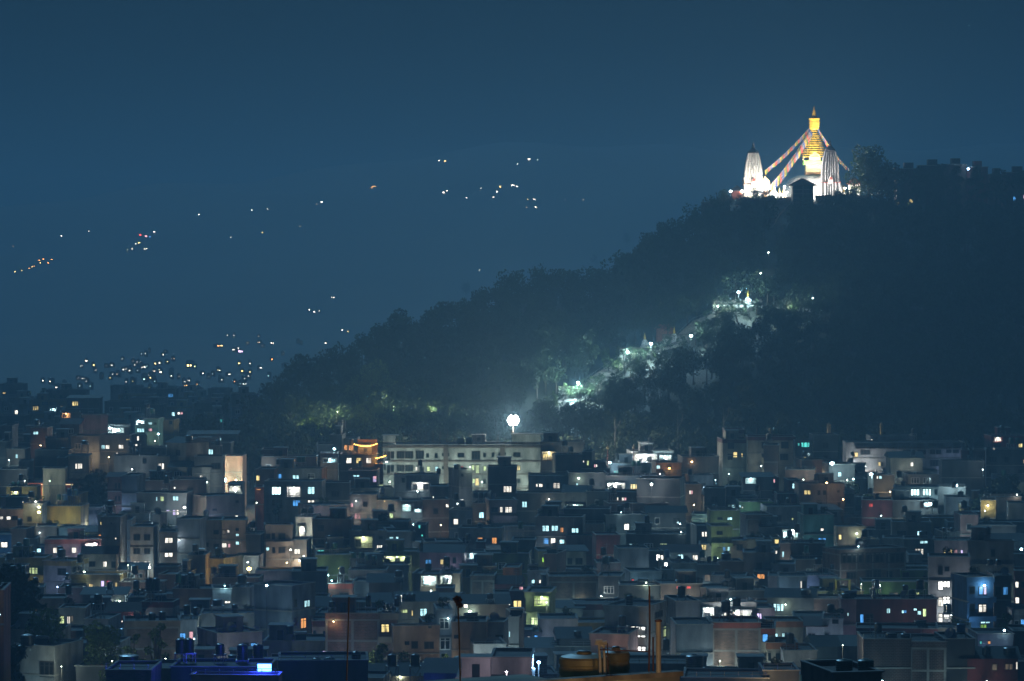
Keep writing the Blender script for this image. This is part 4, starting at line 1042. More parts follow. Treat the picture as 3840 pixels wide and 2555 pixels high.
# the long white apartment block
AB = house(1170, 2620, 780, 1215, 'white', o=B, opt='n', d=905, dep=12, yaw=0, name='apartment_block', label='long white apartment block with lit windows, below the dazzling floodlight mast',
 W='1178,842,22,52,d;1206,842,30,85,d;1240,842,32,68,d;1295,842,72,68,d;1372,842,76,68,d;1470,835,75,78,d;1565,860,28,42,d;1645,858,28,46,d;1712,858,20,30,d;1762,858,18,30,d;1856,856,62,44,d;1985,838,80,82,d;2090,856,28,42,d;2168,853,28,45,d;2232,853,18,30,d;2282,853,20,28,d;'
   '2370,852,65,44,d;1178,965,20,50,d;1206,965,30,80,d;1240,965,32,68,d;1295,965,72,66,d;1372,965,76,66,d;1468,982,24,40,w;1505,982,42,68,d;1573,980,30,48,g;1650,980,28,48,c;1712,980,20,28,d;1885,980,24,25,r;1985,962,26,60,g;2018,962,38,90,g;2092,978,28,46,g;'
   '2370,970,66,50,y;1990,1092,25,48,g;2018,1085,36,80,y;2092,1098,28,44,d;2370,1092,66,44,d;1765,1100,20,40,d')
pr = MB(); m905 = K*905; cxp = (B[0]+1170*S + B[0]+2620*S)/2
for x in (1748, 2270): 
    xx = (B[0]+x*S-cxp)*m905; pr.box(xx-.55, xx+.55, -.35, -.06, 2, AB['H']-.1)
pr.build('pier', mat('pier_brown', (.20, .15, .13)), AB['o'])
for yb_ in (805, 935, 1052, 1180):
    zz_ = P(0, B[1]+yb_*S, 905).z - AB['base'].z; MB().box(AB['f'][0]-.12, AB['f'][1]+.12, -.34, -.055, zz_-.2, zz_+.2).build('ledge', mat('ledge_brown', (.30, .24, .21)), AB['o'])
for x0, x1, yt in ((1170, 1278, 700), (2357, 2620, 688)):
    a, b = (B[0]+x0*S-cxp)*m905, (B[0]+x1*S-cxp)*m905; zz_ = P(0, B[1]+yt*S, 905).z - AB['base'].z
    MB().box(a, b, .2, 5, AB['H']-.9, zz_).build('stair_room', wall('white'), AB['o']); MB().box(a-.3, b+.9, -.1, 5.3, zz_, zz_+.14).build('stair_roof', M_CONC, AB['o'])
rb = MB()
for i in range(26):
    x = AB['f'][0] + 5 + i*1.75
    for q in (-.12, .12): rb.tube([(x+q, .5, AB['H']-.5), (x+q*1.3, .5, AB['H']+random.uniform(1.6, 3.6))], .035, 4)
rb.build('rebar', M_RUST, AB['o'])
hs(C_, [
 (262, 655, 755, 935, 'brown', dict(V='270,842,140,85,y', opt='n')), (400, 645, 872, 1065, 'dbrick', dict(opt='n')), (645, 735, 845, 1060, 'dgrey', dict(W='655,928,9,17,w;690,925,18,50,g', opt='n')),
 (750, 860, 940, 1060, 'dgrey', dict(W='756,960,14,30,p;774,962,10,26,w', opt='n')),
 (1092, 1485, 838, 955, 'white', dict(V='1150,868,180,80,W;1350,880,110,60,w', opt='n', d=925)), (1325, 1565, 945, 1095, 'tan', dict(W='1328,972,36,32,c;1345,992,14,10,o;1432,990,14,42,o;1450,990,12,42,o', opt='')),
 (520, 870, 1040, 1215, 'dgrey', dict(W='592,1133,16,45,c;805,1122,28,48,d', opt='n')), (150, 525, 1068, 1185, 'gblue', dict(W='222,1140,14,30,w;248,1140,34,32,w;315,1135,32,50,d;378,1130,65,56,w', opt='n')),
 (865, 1210, 1068, 1225, 'dgrey', dict(V='880,1130,165,78,W', opt='')), (1205, 1410, 1068, 1225, 'dgrey', dict(V='1250,1132,116,84,w', opt='n')),
 (888, 1158, 1215, 1330, 'dbrick', dict(W='965,1265,13,30,w;1010,1265,22,46,w;1034,1265,20,46,p', opt='n')), (1150, 1602, 1095, 1480, 'dgrey', dict(W='1345,1433,22,22,c', opt='n', xm=1548)),
 (895, 1440, 1320, 1500, 'dbrick', dict(W='1135,1430,28,26,d;895,1430,30,42,y', opt='n')), (470, 705, 1215, 1385, 'dgrey', dict(V='500,1328,165,45,c', opt='T')), (480, 900, 1370, 1600, 'dgrey', dict(opt='n')),
 (40, 490, 1225, 1390, 'dgrey', dict(opt='')), (1570, 1905, 890, 1040, 'brown', dict(opt='')), (1635, 1855, 1062, 1175, 'lgrey', {}), (1598, 1745, 1145, 1330, 'grey', dict(W='1633,1200,14,40,w;1650,1200,14,40,p', opt='n')),
 (2130, 2400, 1075, 1255, 'dgrey', dict(V='2140,1085,110,52,c', opt='T')), (2090, 2400, 1305, 1440, 'green', dict(W='2068,1335,16,26,c;2285,1350,16,46,p;2115,1352,14,14,w', opt='n')), (1825, 2095, 1385, 1560, 'olive', dict(W='1980,1450,50,24,c;1890,1450,50,24,d', opt='n')),
 (1770, 1960, 1180, 1400, 'dgrey', {}), (690, 880, 1210, 1400, 'dark', {}),
 (655, 900, 1005, 1100, 'dgrey', {}), (1400, 1560, 1010, 1110, 'gblue', {}),
 (1938, 2200, 730, 975, 'cream', dict(W='1985,758,60,62,d;2035,845,40,56,y;2112,858,11,38,y;1985,865,46,56,d', opt='ncm', d=905)), (1955, 2138, 640, 715, 'cream', dict(opt='ncm', d=915)),
])
hs(D_, [
 (-190, 252, 705, 975, 'cream', dict(W='-60,755,70,62,d;120,755,70,62,d;110,865,75,60,d;-60,860,60,40,d', opt='ncm', d=900)), (250, 418, 740, 915, 'gblue', dict(W='275,765,14,30,t;300,758,90,48,t;330,850,22,55,y;357,855,34,50,d', opt='n')),
 (415, 645, 690, 935, 'dgrey', dict(opt='')), (1600, 1990, 930, 1020, 'dgrey', dict(opt='')), (1780, 1850, 830, 925, 'maroon', {}), (1890, 2000, 830, 930, 'brick', {}),
 (-40, 95, 785, 1080, 'dbrick', dict(opt='n')), (-10, 100, 1080, 1240, 'maroon', dict(W='14,1095,16,40,w;50,1095,14,40,p', opt='n')),
 (160, 432, 1010, 1090, 'brick', dict(opt='R')), (308, 565, 920, 1015, 'dbrick', {}), (560, 800, 960, 1110, 'dgrey', dict(W='645,1032,30,44,c', opt='n')),
 (282, 705, 1140, 1385, 'grey', dict(W='330,1198,65,44,y;455,1200,28,46,d;505,1200,30,44,d;635,1200,25,22,d;445,1295,52,62,d;640,1310,26,50,d', opt='n')), (195, 300, 1105, 1260, 'maroon', dict(W='225,1135,18,52,c', opt='n')),
 (85, 285, 1230, 1370, 'maroon', dict(W='115,1235,80,58,d', opt='n')), (-10, 362, 1350, 1500, 'grey', dict(W='218,1455,15,20,g', opt='')), (468, 672, 1378, 1490, 'lgrey', dict(W='590,1400,46,46,d', opt='nT')),
 (868, 1145, 1288, 1410, 'maroon', dict(W='930,1320,36,36,r', opt='n')), (1145, 1570, 1292, 1400, 'dgrey', dict(V='1420,1315,70,30,c', opt='n')), (1295, 1575, 1055, 1180, 'grey', dict(W='1315,1083,80,56,d;1425,1083,80,56,d', opt='nw')),
 (1158, 1565, 1172, 1300, 'lgrey', dict(W='1200,1190,60,52,w;1312,1188,85,64,C;1420,1185,85,68,C;1532,1190,28,56,d', opt='n')), (970, 1160, 1060, 1200, 'dgrey', dict(W='1000,1070,14,24,w;1022,1068,24,28,c', opt='n')),
 (1962, 2098, 1290, 1390, 'mustard', {}), (1805, 1864, 1350, 1450, 'mustard', dict(opt='n')), (1640, 1850, 1265, 1370, 'gblue', {}), (2210, 2380, 1320, 1400, 'lgrey', {}),
 (2055, 2380, 700, 930, 'maroon', dict(V='2068,712,85,42,w', opt='', d=930)), (2010, 2380, 820, 1050, 'dgrey', dict(W='2070,815,20,10,w;2350,915,20,42,o', opt='', d=910)), 
 (1130, 1425, 900, 1010, 'cream', dict(W='1310,942,28,40,w', opt='T', d=885)),
])
MON = house(720, 1806, 760, 1015, 'lgrey', o=D_, opt='n', d=925, dep=10, yaw=0, name='monastery', label='wide dim grey monastery with deep roof ledge, right of centre under the dark hill',
 W='850,812,92,62,d;1240,812,108,62,d;1375,812,80,60,d;1490,815,50,55,d;1545,815,50,55,d;1640,805,50,55,d;1700,805,60,55,d;1014,940,24,40,y;1040,940,22,40,d;790,850,40,45,y;1110,930,80,70,d;1490,920,100,60,d')
zz_ = MON['H'] - .1; MB().box(MON['f'][0]+2.4, MON['f'][1]+.3, -1.0, -.07, zz_-1.6, zz_-1.35).build('ledge', M_CONC, MON['o'])
q = MB(); kx = MON['f'][0]+2.5
while kx < MON['f'][1]: q.box(kx, kx+.22, -.8, -.08, zz_-1.34, zz_-.8); kx += .75
q.build('brackets', wall('tan'), MON['o'])
hs(D_, [(945, 1350, 700, 765, 'lgrey', dict(opt='n', d=938, W='947,730,14,20,w'))])
hs(E, [
 (-20, 103, 120, 330, 'blue', dict(W='5,190,66,54,w', opt='n')), (98, 240, 70, 330, 'brown', dict(opt='n')), (338, 522, 50, 190, 'dbrick', {}), (520, 655, 62, 180, 'gblue', {}),
 (325, 430, 232, 300, 'blue', dict(W='332,250,48,38,c', opt='n')), (215, 335, 160, 310, 'dgrey', dict(W='228,202,20,12,c', opt='n')), (540, 905, 92, 175, 'tan', dict(W='815,120,85,42,d', opt='Tn')), (900, 966, -60, 215, 'cream', dict(W='905,118,56,86,o;925,5,14,30,y;952,0,16,45,y', opt='n')),
 (412, 935, 165, 340, 'pink', dict(W='485,240,62,56,w;660,240,45,56,w', V='785,205,115,88,W', opt='ncr')), (765, 1066, 300, 520, 'cream', dict(W='948,368,36,56,w;820,370,60,50,d;1030,370,40,60,d', opt='nTm')),
 (388, 775, 368, 615, 'lgrey', dict(W='528,433,86,66,d;675,415,28,92,d;715,415,28,92,d', opt='nck', xm=655)), (650, 1105, 490, 665, 'yellow', dict(W='692,590,35,16,y;818,575,40,42,y;1060,560,20,60,y;930,545,30,60,v;980,545,40,40,r', opt='nck')),
 (930, 1108, -40, 460, 'lgrey', dict(W='1060,153,13,14,w;1060,283,13,14,w;1018,10,12,16,d', opt='n', label='tall pale grey blank-sided house in the left of the town, beside lit white flats')),
 (1105, 1210, -10, 350, 'gblue', dict(opt='n')), (1198, 1412, 52, 430, 'lgrey', dict(W='1228,120,64,58,d;1325,120,60,58,d;1228,247,64,58,d;1325,247,60,58,d;1225,370,64,40,W;1320,368,70,44,W', opt='n')),
 (1408, 1475, -60, 345, 'lgrey', dict(W='1412,133,38,35,c;1412,186,52,54,w;1412,262,52,38,c;1412,318,40,22,w;1412,10,48,48,d', opt='n')), (1470, 1632, 100, 440, 'lgrey', dict(W='1515,150,78,54,w;1513,280,80,52,w', opt='n')),
 (1628, 1842, -20, 360, 'gblue', dict(opt='n')), (1832, 2045, -10, 320, 'tan', dict(W='1865,80,32,20,d;1965,80,50,42,d;1840,130,28,38,d;1965,207,50,50,d;1893,195,30,42,d;1840,250,30,36,d', opt='n')),
 (2040, 2262, -10, 330, 'peach', dict(W='2045,80,38,44,D;2090,80,24,28,w;2170,62,30,30,d;2170,115,30,24,c;2170,187,32,30,c;2040,200,46,46,w;2100,205,24,40,p', opt='n')),
 (1105, 1338, 440, 575, 'brick', dict(W='1170,474,72,50,d;1283,476,28,56,d', opt='nwT')), (1725, 1892, 310, 560, 'tan', dict(opt='ncn')), (1885, 2205, 345, 530, 'cream', dict(opt='n', xm=2060)),
 (1415, 1640, 420, 520, 'brick', {}), (1462, 1610, 488, 620, 'brick', dict(opt='n')), (1640, 1740, 470, 600, 'dgrey', dict(opt='K')), (1955, 2380, 520, 640, 'dgrey', dict(opt='R')), (2120, 2300, 610, 840, 'gblue', dict(opt='n')),
 (2155, 2380, 320, 400, 'grey', {}), (2250, 2400, 120, 330, 'dgrey', {}), (1105, 1400, 560, 680, 'dbrick', dict(opt='')), 
 (545, 760, 610, 700, 'brown', dict(opt='')), (760, 1150, 670, 800, 'dgrey', dict(opt='T')), (1590, 1970, 620, 850, 'dbrick', dict(W='1730,770,34,68,d', opt='n')), (1960, 2130, 620, 870, 'gblue', dict(W='2068,735,55,20,w', opt='')),
 (1303, 1625, 742, 1010, 'lgrey', dict(opt='ncm', xm=1590)), (990, 1300, 830, 1010, 'maroon', dict(opt='Tm', W='1143,908,72,84,w;1118,915,12,14,w')), (1180, 1330, 700, 830, 'dgrey', dict(V='1192,752,62,62,w', opt='n')),
 (1088, 1655, 920, 1345, 'tanbrick', dict(W='1090,1100,14,84,d;1110,1100,14,84,d', opt='nFcn', xm=1145)), (1640, 1815, 905, 1085, 'white', dict(W='1642,1028,68,55,b;1740,1010,40,80,p', opt='n')),
 (1845, 2400, 850, 1060, 'gblue', dict(W='1990,925,46,38,d;2185,930,100,80,d', opt='nR')), (1778, 2400, 1030, 1345, 'lilac', dict(W='1790,1128,80,42,d;1898,1128,42,90,d;2220,1118,70,90,d;2305,1115,50,92,b', opt='nR', xm=2000)),
 (540, 785, 800, 1010, 'gblue', dict(W='550,867,42,85,g;618,867,28,116,w;648,867,25,60,D', opt='nR')), (130, 700, 1150, 1500, 'lgrey', dict(W='412,1290,140,150,d', opt='nm', xm=500)), (780, 1000, 900, 1120, 'gblue', {}), (700, 985, 1330, 1500, 'dgrey', dict(opt='')),
 (0, 320, 600, 900, 'dark', {}), (0, 210, 420, 600, 'dgrey', {}), (925, 1100, 1120, 1400, 'gblue', dict(W='965,1130,32,20,d', opt='n')),
 (-40, 32, 630, 770, 'orange', dict(opt='n', d=430)),
])
hs(F_, [
 (62, 335, 32, 335, 'tan', dict(W='85,115,40,50,d;145,110,30,60,d;205,110,66,60,d;150,235,28,62,d;205,235,66,60,d;88,240,30,32,c', opt='nB', xm=90)), (295, 465, 170, 330, 'tan', dict(W='310,253,20,18,W;350,253,60,52,w', opt='n')),
 (366, 525, -40, 190, 'cream', dict(V='405,50,50,90,w', opt='n')), (518, 875, -20, 280, 'brown', dict(W='565,35,62,60,d;565,150,62,60,d', opt='n')), (868, 1205, 88, 300, 'grey', dict(W='1130,138,38,28,d;1108,218,75,60,w', V='900,138,175,104,g', opt='n')),
 (1200, 1465, 98, 290, 'dgrey', dict(W='1223,142,42,32,c;1287,142,26,24,c;1287,170,26,24,c', opt='n')), (1460, 1560, 30, 200, 'dgrey', dict(W='1497,35,16,32,t;1524,122,12,18,t', opt='n')), (555, 870, 250, 330, 'dgrey', dict(W='565,264,62,46,t', opt='n')), (555, 872, 308, 470, 'olive', dict(opt='n')),
 (1095, 1508, 278, 420, 'lime', dict(V='1165,320,270,86,g', opt='n')), (1505, 1895, 285, 460, 'pink', dict(W='1560,350,56,56,b;1695,350,32,50,y;1730,350,30,50,b;1810,332,34,60,d', opt='nT')), (1885, 2110, 285, 420, 'dgrey', dict(V='1908,293,145,50,c', opt='n')),
 (850, 1200, 450, 560, 'tan', dict(W='858,528,46,30,c', V='910,515,270,42,g', opt='n')), (1440, 1530, 480, 640, 'lgrey', {}), (1512, 1700, 485, 660, 'cream', dict(V='1520,500,150,92,C', opt='n')), (1685, 1880, 480, 660, 'cream', dict(V='1700,497,110,80,C', opt='n')),
 (668, 890, 572, 790, 'brick', dict(W='762,655,96,64,d', opt='ncr')), (885, 1048, 552, 730, 'gblue', dict(opt='n')), (1040, 1330, 560, 760, 'dgrey', dict(opt='nT')), (0, 340, 455, 560, 'tan', dict(opt='')), (330, 650, 460, 700, 'dgrey', dict(W='443,555,30,56,c', opt='n')),
 (-30, 525, 595, 1110, 'gblue', dict(W='348,718,26,76,d;348,890,30,76,d;410,885,48,110,o;443,725,50,66,c', opt='nR', xm=330)), (520, 650, 915, 1115, 'pink', dict(W='525,1005,26,60,d;615,1010,26,55,d', opt='ncm')),
 (638, 1138, 845, 1330, 'brick', dict(opt='nF')), (1132, 1302, 845, 1330, 'brick', dict(W='1150,943,78,84,y', opt='nBcn')), (1065, 1240, 745, 860, 'maroon', dict(W='1070,768,45,76,o', opt='nT')), (-20, 165, 850, 1110, 'lilac', dict(W='50,930,58,86,d', opt='nRcn')),
 (70, 690, 1100, 1300, 'lgrey', dict(opt='', W='610,1190,50,60,v')), (1305, 1670, 735, 905, 'lgrey', dict(W='1330,812,68,35,g;1433,818,10,56,y;1510,800,64,76,c', opt='nT')), (1455, 1900, 725, 800, 'grey', dict(opt='T')),
 (1245, 1690, 960, 1370, 'peach', dict(W='1585,948,32,38,d;1370,1105,42,36,d;1430,1103,62,72,d;1548,1108,90,70,d;1372,1280,42,30,c', opt='n', xm=1262)), (1540, 1672, 925, 1000, 'peach', dict(W='1585,945,32,38,d', opt='n')), (1665, 1806, 815, 1330, 'gblue', dict(W='1688,890,92,106,d;1692,1065,98,122,d', opt='nw')),
 (1800, 2118, 925, 1370, 'tan', dict(W='1822,1047,44,34,d', opt='n')), (2108, 2330, 930, 1340, 'gblue', dict(W='2205,1045,72,82,d', opt='n', xm=2280)), (2005, 2300, 1130, 1400, 'lgrey', dict(W='1960,1238,70,120,c', opt='n')),
 (1975, 2195, 500, 700, 'tanbrick', dict(opt='nF')), (2180, 2420, 575, 700, 'maroon', dict(opt='nTm')), (2190, 2400, 670, 820, 'dgrey', dict(W='2203,708,110,66,t;2320,735,30,40,w', opt='n')), (1895, 2210, 415, 520, 'brown', {}), (2275, 2420, 425, 520, 'orange', dict(opt='n')),
 (1655, 1820, 615, 740, 'tan', {}), (1870, 2330, 760, 960, 'grey', dict(opt='T', W='1910,755,40,44,w')), (2325, 2420, 880, 1400, 'grey', dict(W='2330,1010,10,60,c', opt='')), (870, 1110, 745, 870, 'grey', dict(opt='')),
 (1000, 1600, 1330, 1420, 'dgrey', dict(opt='')), (1440, 1660, 190, 300, 'dgrey', {}), (1560, 1900, 190, 300, 'dgrey', {}), (2030, 2110, 190, 300, 'maroon', {}),
])
hs(G_, [
 (215, 650, -40, 260, 'dgrey', dict(W='275,38,68,58,c;362,38,65,55,c;445,55,30,50,o;547,62,68,46,c;288,153,52,60,b;357,153,43,58,w;437,168,46,40,c', opt='n')), (495, 790, 130, 290, 'pink', {}), (625, 845, 25, 150, 'tan', {}), (0, 215, 170, 300, 'dgrey', {}),
 (775, 995, 125, 370, 'maroon', dict(opt='n')), (860, 1250, -60, 130, 'dgrey', dict(opt='')), (1250, 1600, -80, 130, 'dgrey', dict(opt='T')), (245, 505, 275, 400, 'yellow', dict(W='278,330,16,50,G', opt='n')), (455, 685, 270, 410, 'cream', dict(W='510,338,45,62,d;583,338,66,62,d', opt='nT')),
 (980, 1262, 250, 470, 'gblue', dict(opt='n')), (1255, 1395, 275, 420, 'gblue', dict(W='1328,303,34,62,W;1370,310,26,55,w', opt='n')), (1390, 1735, 285, 400, 'lgrey', dict(W='1525,303,54,60,c;1662,310,50,50,w', opt='nTm')), (1380, 1480, 370, 470, 'gblue', dict(V='1390,378,62,38,W', opt='n')),
 (1475, 1700, 385, 575, 'grey', dict(W='1567,478,18,46,c;1590,478,26,46,d', opt='n')), (145, 312, 455, 620, 'gblue', dict(W='180,537,30,38,c;248,538,26,36,w', opt='n')), (298, 505, 300, 570, 'dbrick', dict(opt='n', xm=410)), (500, 780, 440, 520, 'dgrey', {}), (780, 1000, 380, 520, 'dbrick', {}),
 (343, 792, 508, 805, 'tanbrick', dict(opt='nF')), (785, 1000, 505, 680, 'dgrey', {}), (1090, 1380, 465, 620, 'gblue', dict(W='1100,530,24,62,r', opt='n')), (1375, 1480, 450, 600, 'lgrey', dict(W='1380,485,14,60,d;1410,485,16,60,d', opt='n')),
 (1835, 2025, 45, 300, 'lime', dict(W='1885,75,55,52,d;1885,195,42,50,d;1940,188,26,90,b;1983,193,24,86,c', opt='nB')), (1700, 1842, 40, 190, 'dgrey', dict(W='1748,95,18,50,w;1775,95,18,50,w', opt='n')), (1725, 1850, 210, 300, 'lgrey', dict(W='1735,215,55,50,y', opt='n')),
 (2155, 2400, -60, 200, 'tanbrick', dict(opt='nF')), (2012, 2170, 180, 300, 'tan', dict(W='2065,210,62,60,d', opt='n')), (2160, 2400, 165, 300, 'cream', dict(W='2276,200,82,66,b', opt='n')), (2130, 2420, 290, 520, 'gblue', dict(opt='K')), (1690, 1910, 400, 560, 'dgrey', {}), (1900, 2135, 370, 520, 'dgrey', {}),
 (1840, 2150, 500, 640, 'grey', dict(V='2040,552,86,60,c', opt='nR')), (2125, 2270, 530, 640, 'cream', dict(W='2200,545,24,26,d', opt='n')), (2230, 2400, 460, 570, 'dgrey', dict(W='2255,485,74,48,o', opt='n')), (1370, 1750, 575, 760, 'brown', dict(W='1510,598,52,24,r;1605,598,46,24,r', opt='n')),
 (985, 1380, 590, 760, 'dgrey', dict(opt='')), (-20, 135, 640, 860, 'maroon', dict(W='10,728,80,66,y;65,603,38,28,p', opt='n')), (125, 355, 650, 990, 'lime', dict(V='205,688,145,84,g', W='172,882,70,76,g', opt='nB')), (0, 130, 850, 1050, 'gblue', dict(W='0,835,50,40,w', opt='')),
 (1830, 2400, 640, 760, 'dgrey', dict(opt='')), (1740, 2010, 610, 760, 'dbrick', {}), (2200, 2420, 745, 850, 'tan', dict(opt='nco')),
 (580, 1255, 762, 920, 'lgrey', dict(opt='ncm')), (240, 650, 795, 930, 'lgrey', dict(opt='T')), (855, 1440, 785, 1320, 'white', dict(W='1148,965,150,112,W;1175,1148,125,122,W;1310,830,80,60,d;1390,960,30,110,g', opt='nB', xm=1240)),
 (248, 605, 900, 1170, 'lgrey', dict(opt='n')), (725, 1180, 1038, 1360, 'pink', dict(opt='nB', xm=1065)), (1425, 1730, 735, 1310, 'gblue', dict(W='1545,890,90,80,D', opt='n', xm=1510)), (435, 725, 1075, 1250, 'dark', dict(opt='T')),
 (1715, 2250, 745, 960, 'lgrey', dict(V='1745,792,108,165,W;1925,818,275,108,w', opt='n')), (2195, 2420, 800, 960, 'lilac', dict(W='2252,843,46,76,v', opt='n')), (1840, 2290, 930, 1390, 'tanbrick', dict(opt='nFcr')), (2275, 2420, 985, 1390, 'cream', dict(W='2305,1035,52,80,b;2305,1213,52,76,d', opt='ncr')),
 (1510, 1850, 950, 1400, 'gblue', dict(opt='n')), (0, 180, 1000, 1180, 'gblue', dict(W='145,1060,18,30,w;70,1080,65,70,d', opt='')), (170, 275, 1020, 1180, 'lgrey', dict(W='203,1045,34,75,b', opt='n')), (360, 730, 1150, 1250, 'dgrey', dict(opt='R')),
 (-10, 360, 1160, 1260, 'dgrey', dict(opt='T')),
])
hs(H_, [
 (-80, 335, 55, 215, 'grey', dict(V='122,75,210,84,C', opt='n')), (-30, 115, 150, 270, 'yellow', dict(W='60,165,40,50,y', opt='n')), (325, 605, -60, 290, 'teal', dict(W='460,150,76,56,b;470,265,50,60,y;484,65,28,24,w', opt='n')),
 (592, 900, 50, 250, 'tan', dict(W='650,120,26,52,y', opt='n', xm=640)), (862, 1020, 168, 280, 'tan', {}), (1250, 1535, 165, 330, 'dgrey', dict(opt='R', W='1395,180,80,26,c')), (1600, 1790, 95, 200, 'dgrey', {}), (1770, 1935, -60, 200, 'pink', {}), (1920, 2280, 40, 200, 'dgrey', dict(opt='')), 
 (112, 525, 203, 420, 'brown', dict(W='130,275,18,62,c', opt='n')), (-10, 120, 240, 360, 'cream', dict(W='10,270,80,30,w', opt='')), 
 (528, 1295, 262, 600, 'tanbrick', dict(W='665,288,218,98,d;892,288,182,96,d;1080,288,180,96,d;720,468,102,66,d;895,443,148,108,d;1090,460,56,72,d', opt='nF', xm=660)), (235, 540, 350, 480, 'brown', {}), (30, 245, 395, 540, 'gblue', dict(W='138,425,50,70,d', opt='n')),
 (1295, 1420, 310, 420, 'lgrey', {}), (1535, 1875, 178, 340, 'pink', dict(W='1617,260,30,58,y;1662,260,36,58,y;1715,260,28,46,p;1775,262,20,46,v', opt='nR')),
 (1848, 2282, 182, 930, 'lgrey', dict(W='2050,258,42,72,d', opt='n', xm=2262, label='tall weathered grey wall of the high house near the right edge, lit from the right')), (1478, 1855, 328, 960, 'lgrey', dict(W='1565,543,46,96,W;1612,545,64,66,W;1568,697,42,94,w;1612,692,64,72,W;1568,845,42,102,w;1612,838,60,62,W;1565,410,45,86,d;1625,420,45,42,d', opt='n')),
 (1232, 1525, 452, 580, 'green', dict(W='1428,500,22,30,d;1235,470,65,60,d', opt='nR')), (872, 1540, 556, 735, 'green', dict(W='1308,652,22,56,G;1332,652,22,56,y;1364,652,28,56,g;1115,655,40,52,d;1160,655,36,52,D;1238,590,52,50,d', opt='n')),
 (455, 880, 640, 740, 'yellow', dict(opt='n')), (345, 640, 498, 660, 'gblue', dict(opt='n')), (100, 360, 510, 740, 'gblue', dict(W='298,545,14,78,w;318,545,36,76,d', opt='n')), (0, 110, 505, 640, 'lgrey', {}), (-10, 420, 700, 900, 'dgrey', dict(opt='T')), (400, 690, 715, 900, 'dbrick', dict(opt='')),
 (675, 812, 715, 1160, 'pink', dict(W='730,843,11,32,c', opt='n')), (808, 1555, 715, 1030, 'maroon', dict(W='848,850,32,94,b;1092,800,33,50,c;1230,818,20,30,c;1253,818,22,30,b;1340,803,30,20,c;1375,825,36,38,c;1425,800,32,84,g;900,850,70,90,d', opt='n')), (808, 1560, 985, 1120, 'red', dict(opt='ncm')),
 (878, 1315, 1080, 1500, 'dbrick', dict(opt='n')), (1308, 1640, 1105, 1500, 'dbrick', dict(opt='nF')), (1625, 1905, 1080, 1500, 'dark', dict(opt='n')), (1545, 1925, 985, 1110, 'tan', dict(opt='n', xm=1865)),
 (1740, 2085, 512, 1040, 'blue', dict(W='1940,600,38,80,b;1982,600,32,80,v;1935,762,78,80,w;1950,925,100,14,c;1950,947,64,56,G;1855,600,50,70,d;1855,760,50,70,d', opt='nB', xm=1835)), (2080, 2242, 500, 1000, 'brown', dict(W='2092,600,58,86,d;2160,600,50,84,b', opt='n')),
 (2275, 2400, 455, 790, 'red', dict(W='2277,553,30,62,w;2277,698,36,64,w;2330,555,40,60,d', opt='nB')), (2248, 2420, 810, 1020, 'lgrey', dict(W='2325,900,60,80,b;2268,910,40,90,d', opt='ncw')), (1930, 2260, 1035, 1330, 'gblue', dict(W='1950,1103,18,30,t;2022,1103,26,28,o;2062,1243,30,20,c', opt='n')),
 (-10, 325, 920, 1135, 'cream', dict(W='0,1028,34,86,g;65,1030,26,66,c;130,1025,24,82,c;157,1025,42,72,d', opt='nRco')), (232, 520, 880, 980, 'lgrey', dict(W='335,900,22,60,d;370,900,22,60,d;410,900,50,60,r', opt='n')), (355, 520, 960, 1170, 'white', dict(W='370,1032,30,82,d;405,1032,30,82,d', opt='nTm')),
 (505, 690, 895, 1170, 'lgrey', dict(W='590,905,60,40,d;520,1030,40,60,d', opt='n')), (-10, 275, 1115, 1400, 'cream', dict(W='0,1213,28,72,d;70,1215,40,60,d', opt='nco')), (145, 450, 1188, 1420, 'lgrey', dict(opt='n')), (440, 650, 1150, 1330, 'dgrey', dict(opt='T')), (640, 895, 1145, 1300, 'lgrey', dict(opt='nT')),
 (1790, 2300, 1260, 1500, 'maroon', dict(W='2060,1312,52,64,D;2180,1310,80,60,D;2325,1290,14,80,w', opt='nT')), (2255, 2420, 1010, 1300, 'maroon', dict(opt='n')),
 (-40, 285, 1370, 1500, 'dgrey', dict(opt='R', d=430)),
])
# ================================================================== fill the streets between with further houses
GX, GY = 480, 320
phys = np.full((GY, GX), 1e9); intend = np.zeros((GY, GX))
for r in HOUSES:
    a, b = int(max(0, r['x0']//8)), int(min(GX, r['x1']//8 + 1)); t_, u_ = int(max(0, r['yt']//8)), int(min(GY, r['yb']//8))
    phys[t_:, a:b] = np.minimum(phys[t_:, a:b], r['d']); 
    v = intend[t_:u_, a:b]; intend[t_:u_, a:b] = np.where(v == 0, r['d'], np.minimum(v, r['d']))
boxes = []
for r in HOUSES:
    c, s_ = math.cos(r['rz']), math.sin(r['rz']); xs = []; ys = []
    for u in r['f']:
        for v in (0, r['dep']): xs.append(r['base'].x+u*c-v*s_); ys.append(r['base'].y+u*s_+v*c)
    boxes.append((min(xs), max(xs), min(ys), max(ys)))
gf = random.Random(77)
FCOL = ['grey', 'dgrey', 'dbrick', 'tanbrick', 'tan', 'gblue', 'grey', 'cream', 'lgrey', 'lgrey', 'mustard', 'gblue', 'dgrey', 'teal', 'olive', 'gblue']
nfill = 0; gains = []
dd_ = 478.0
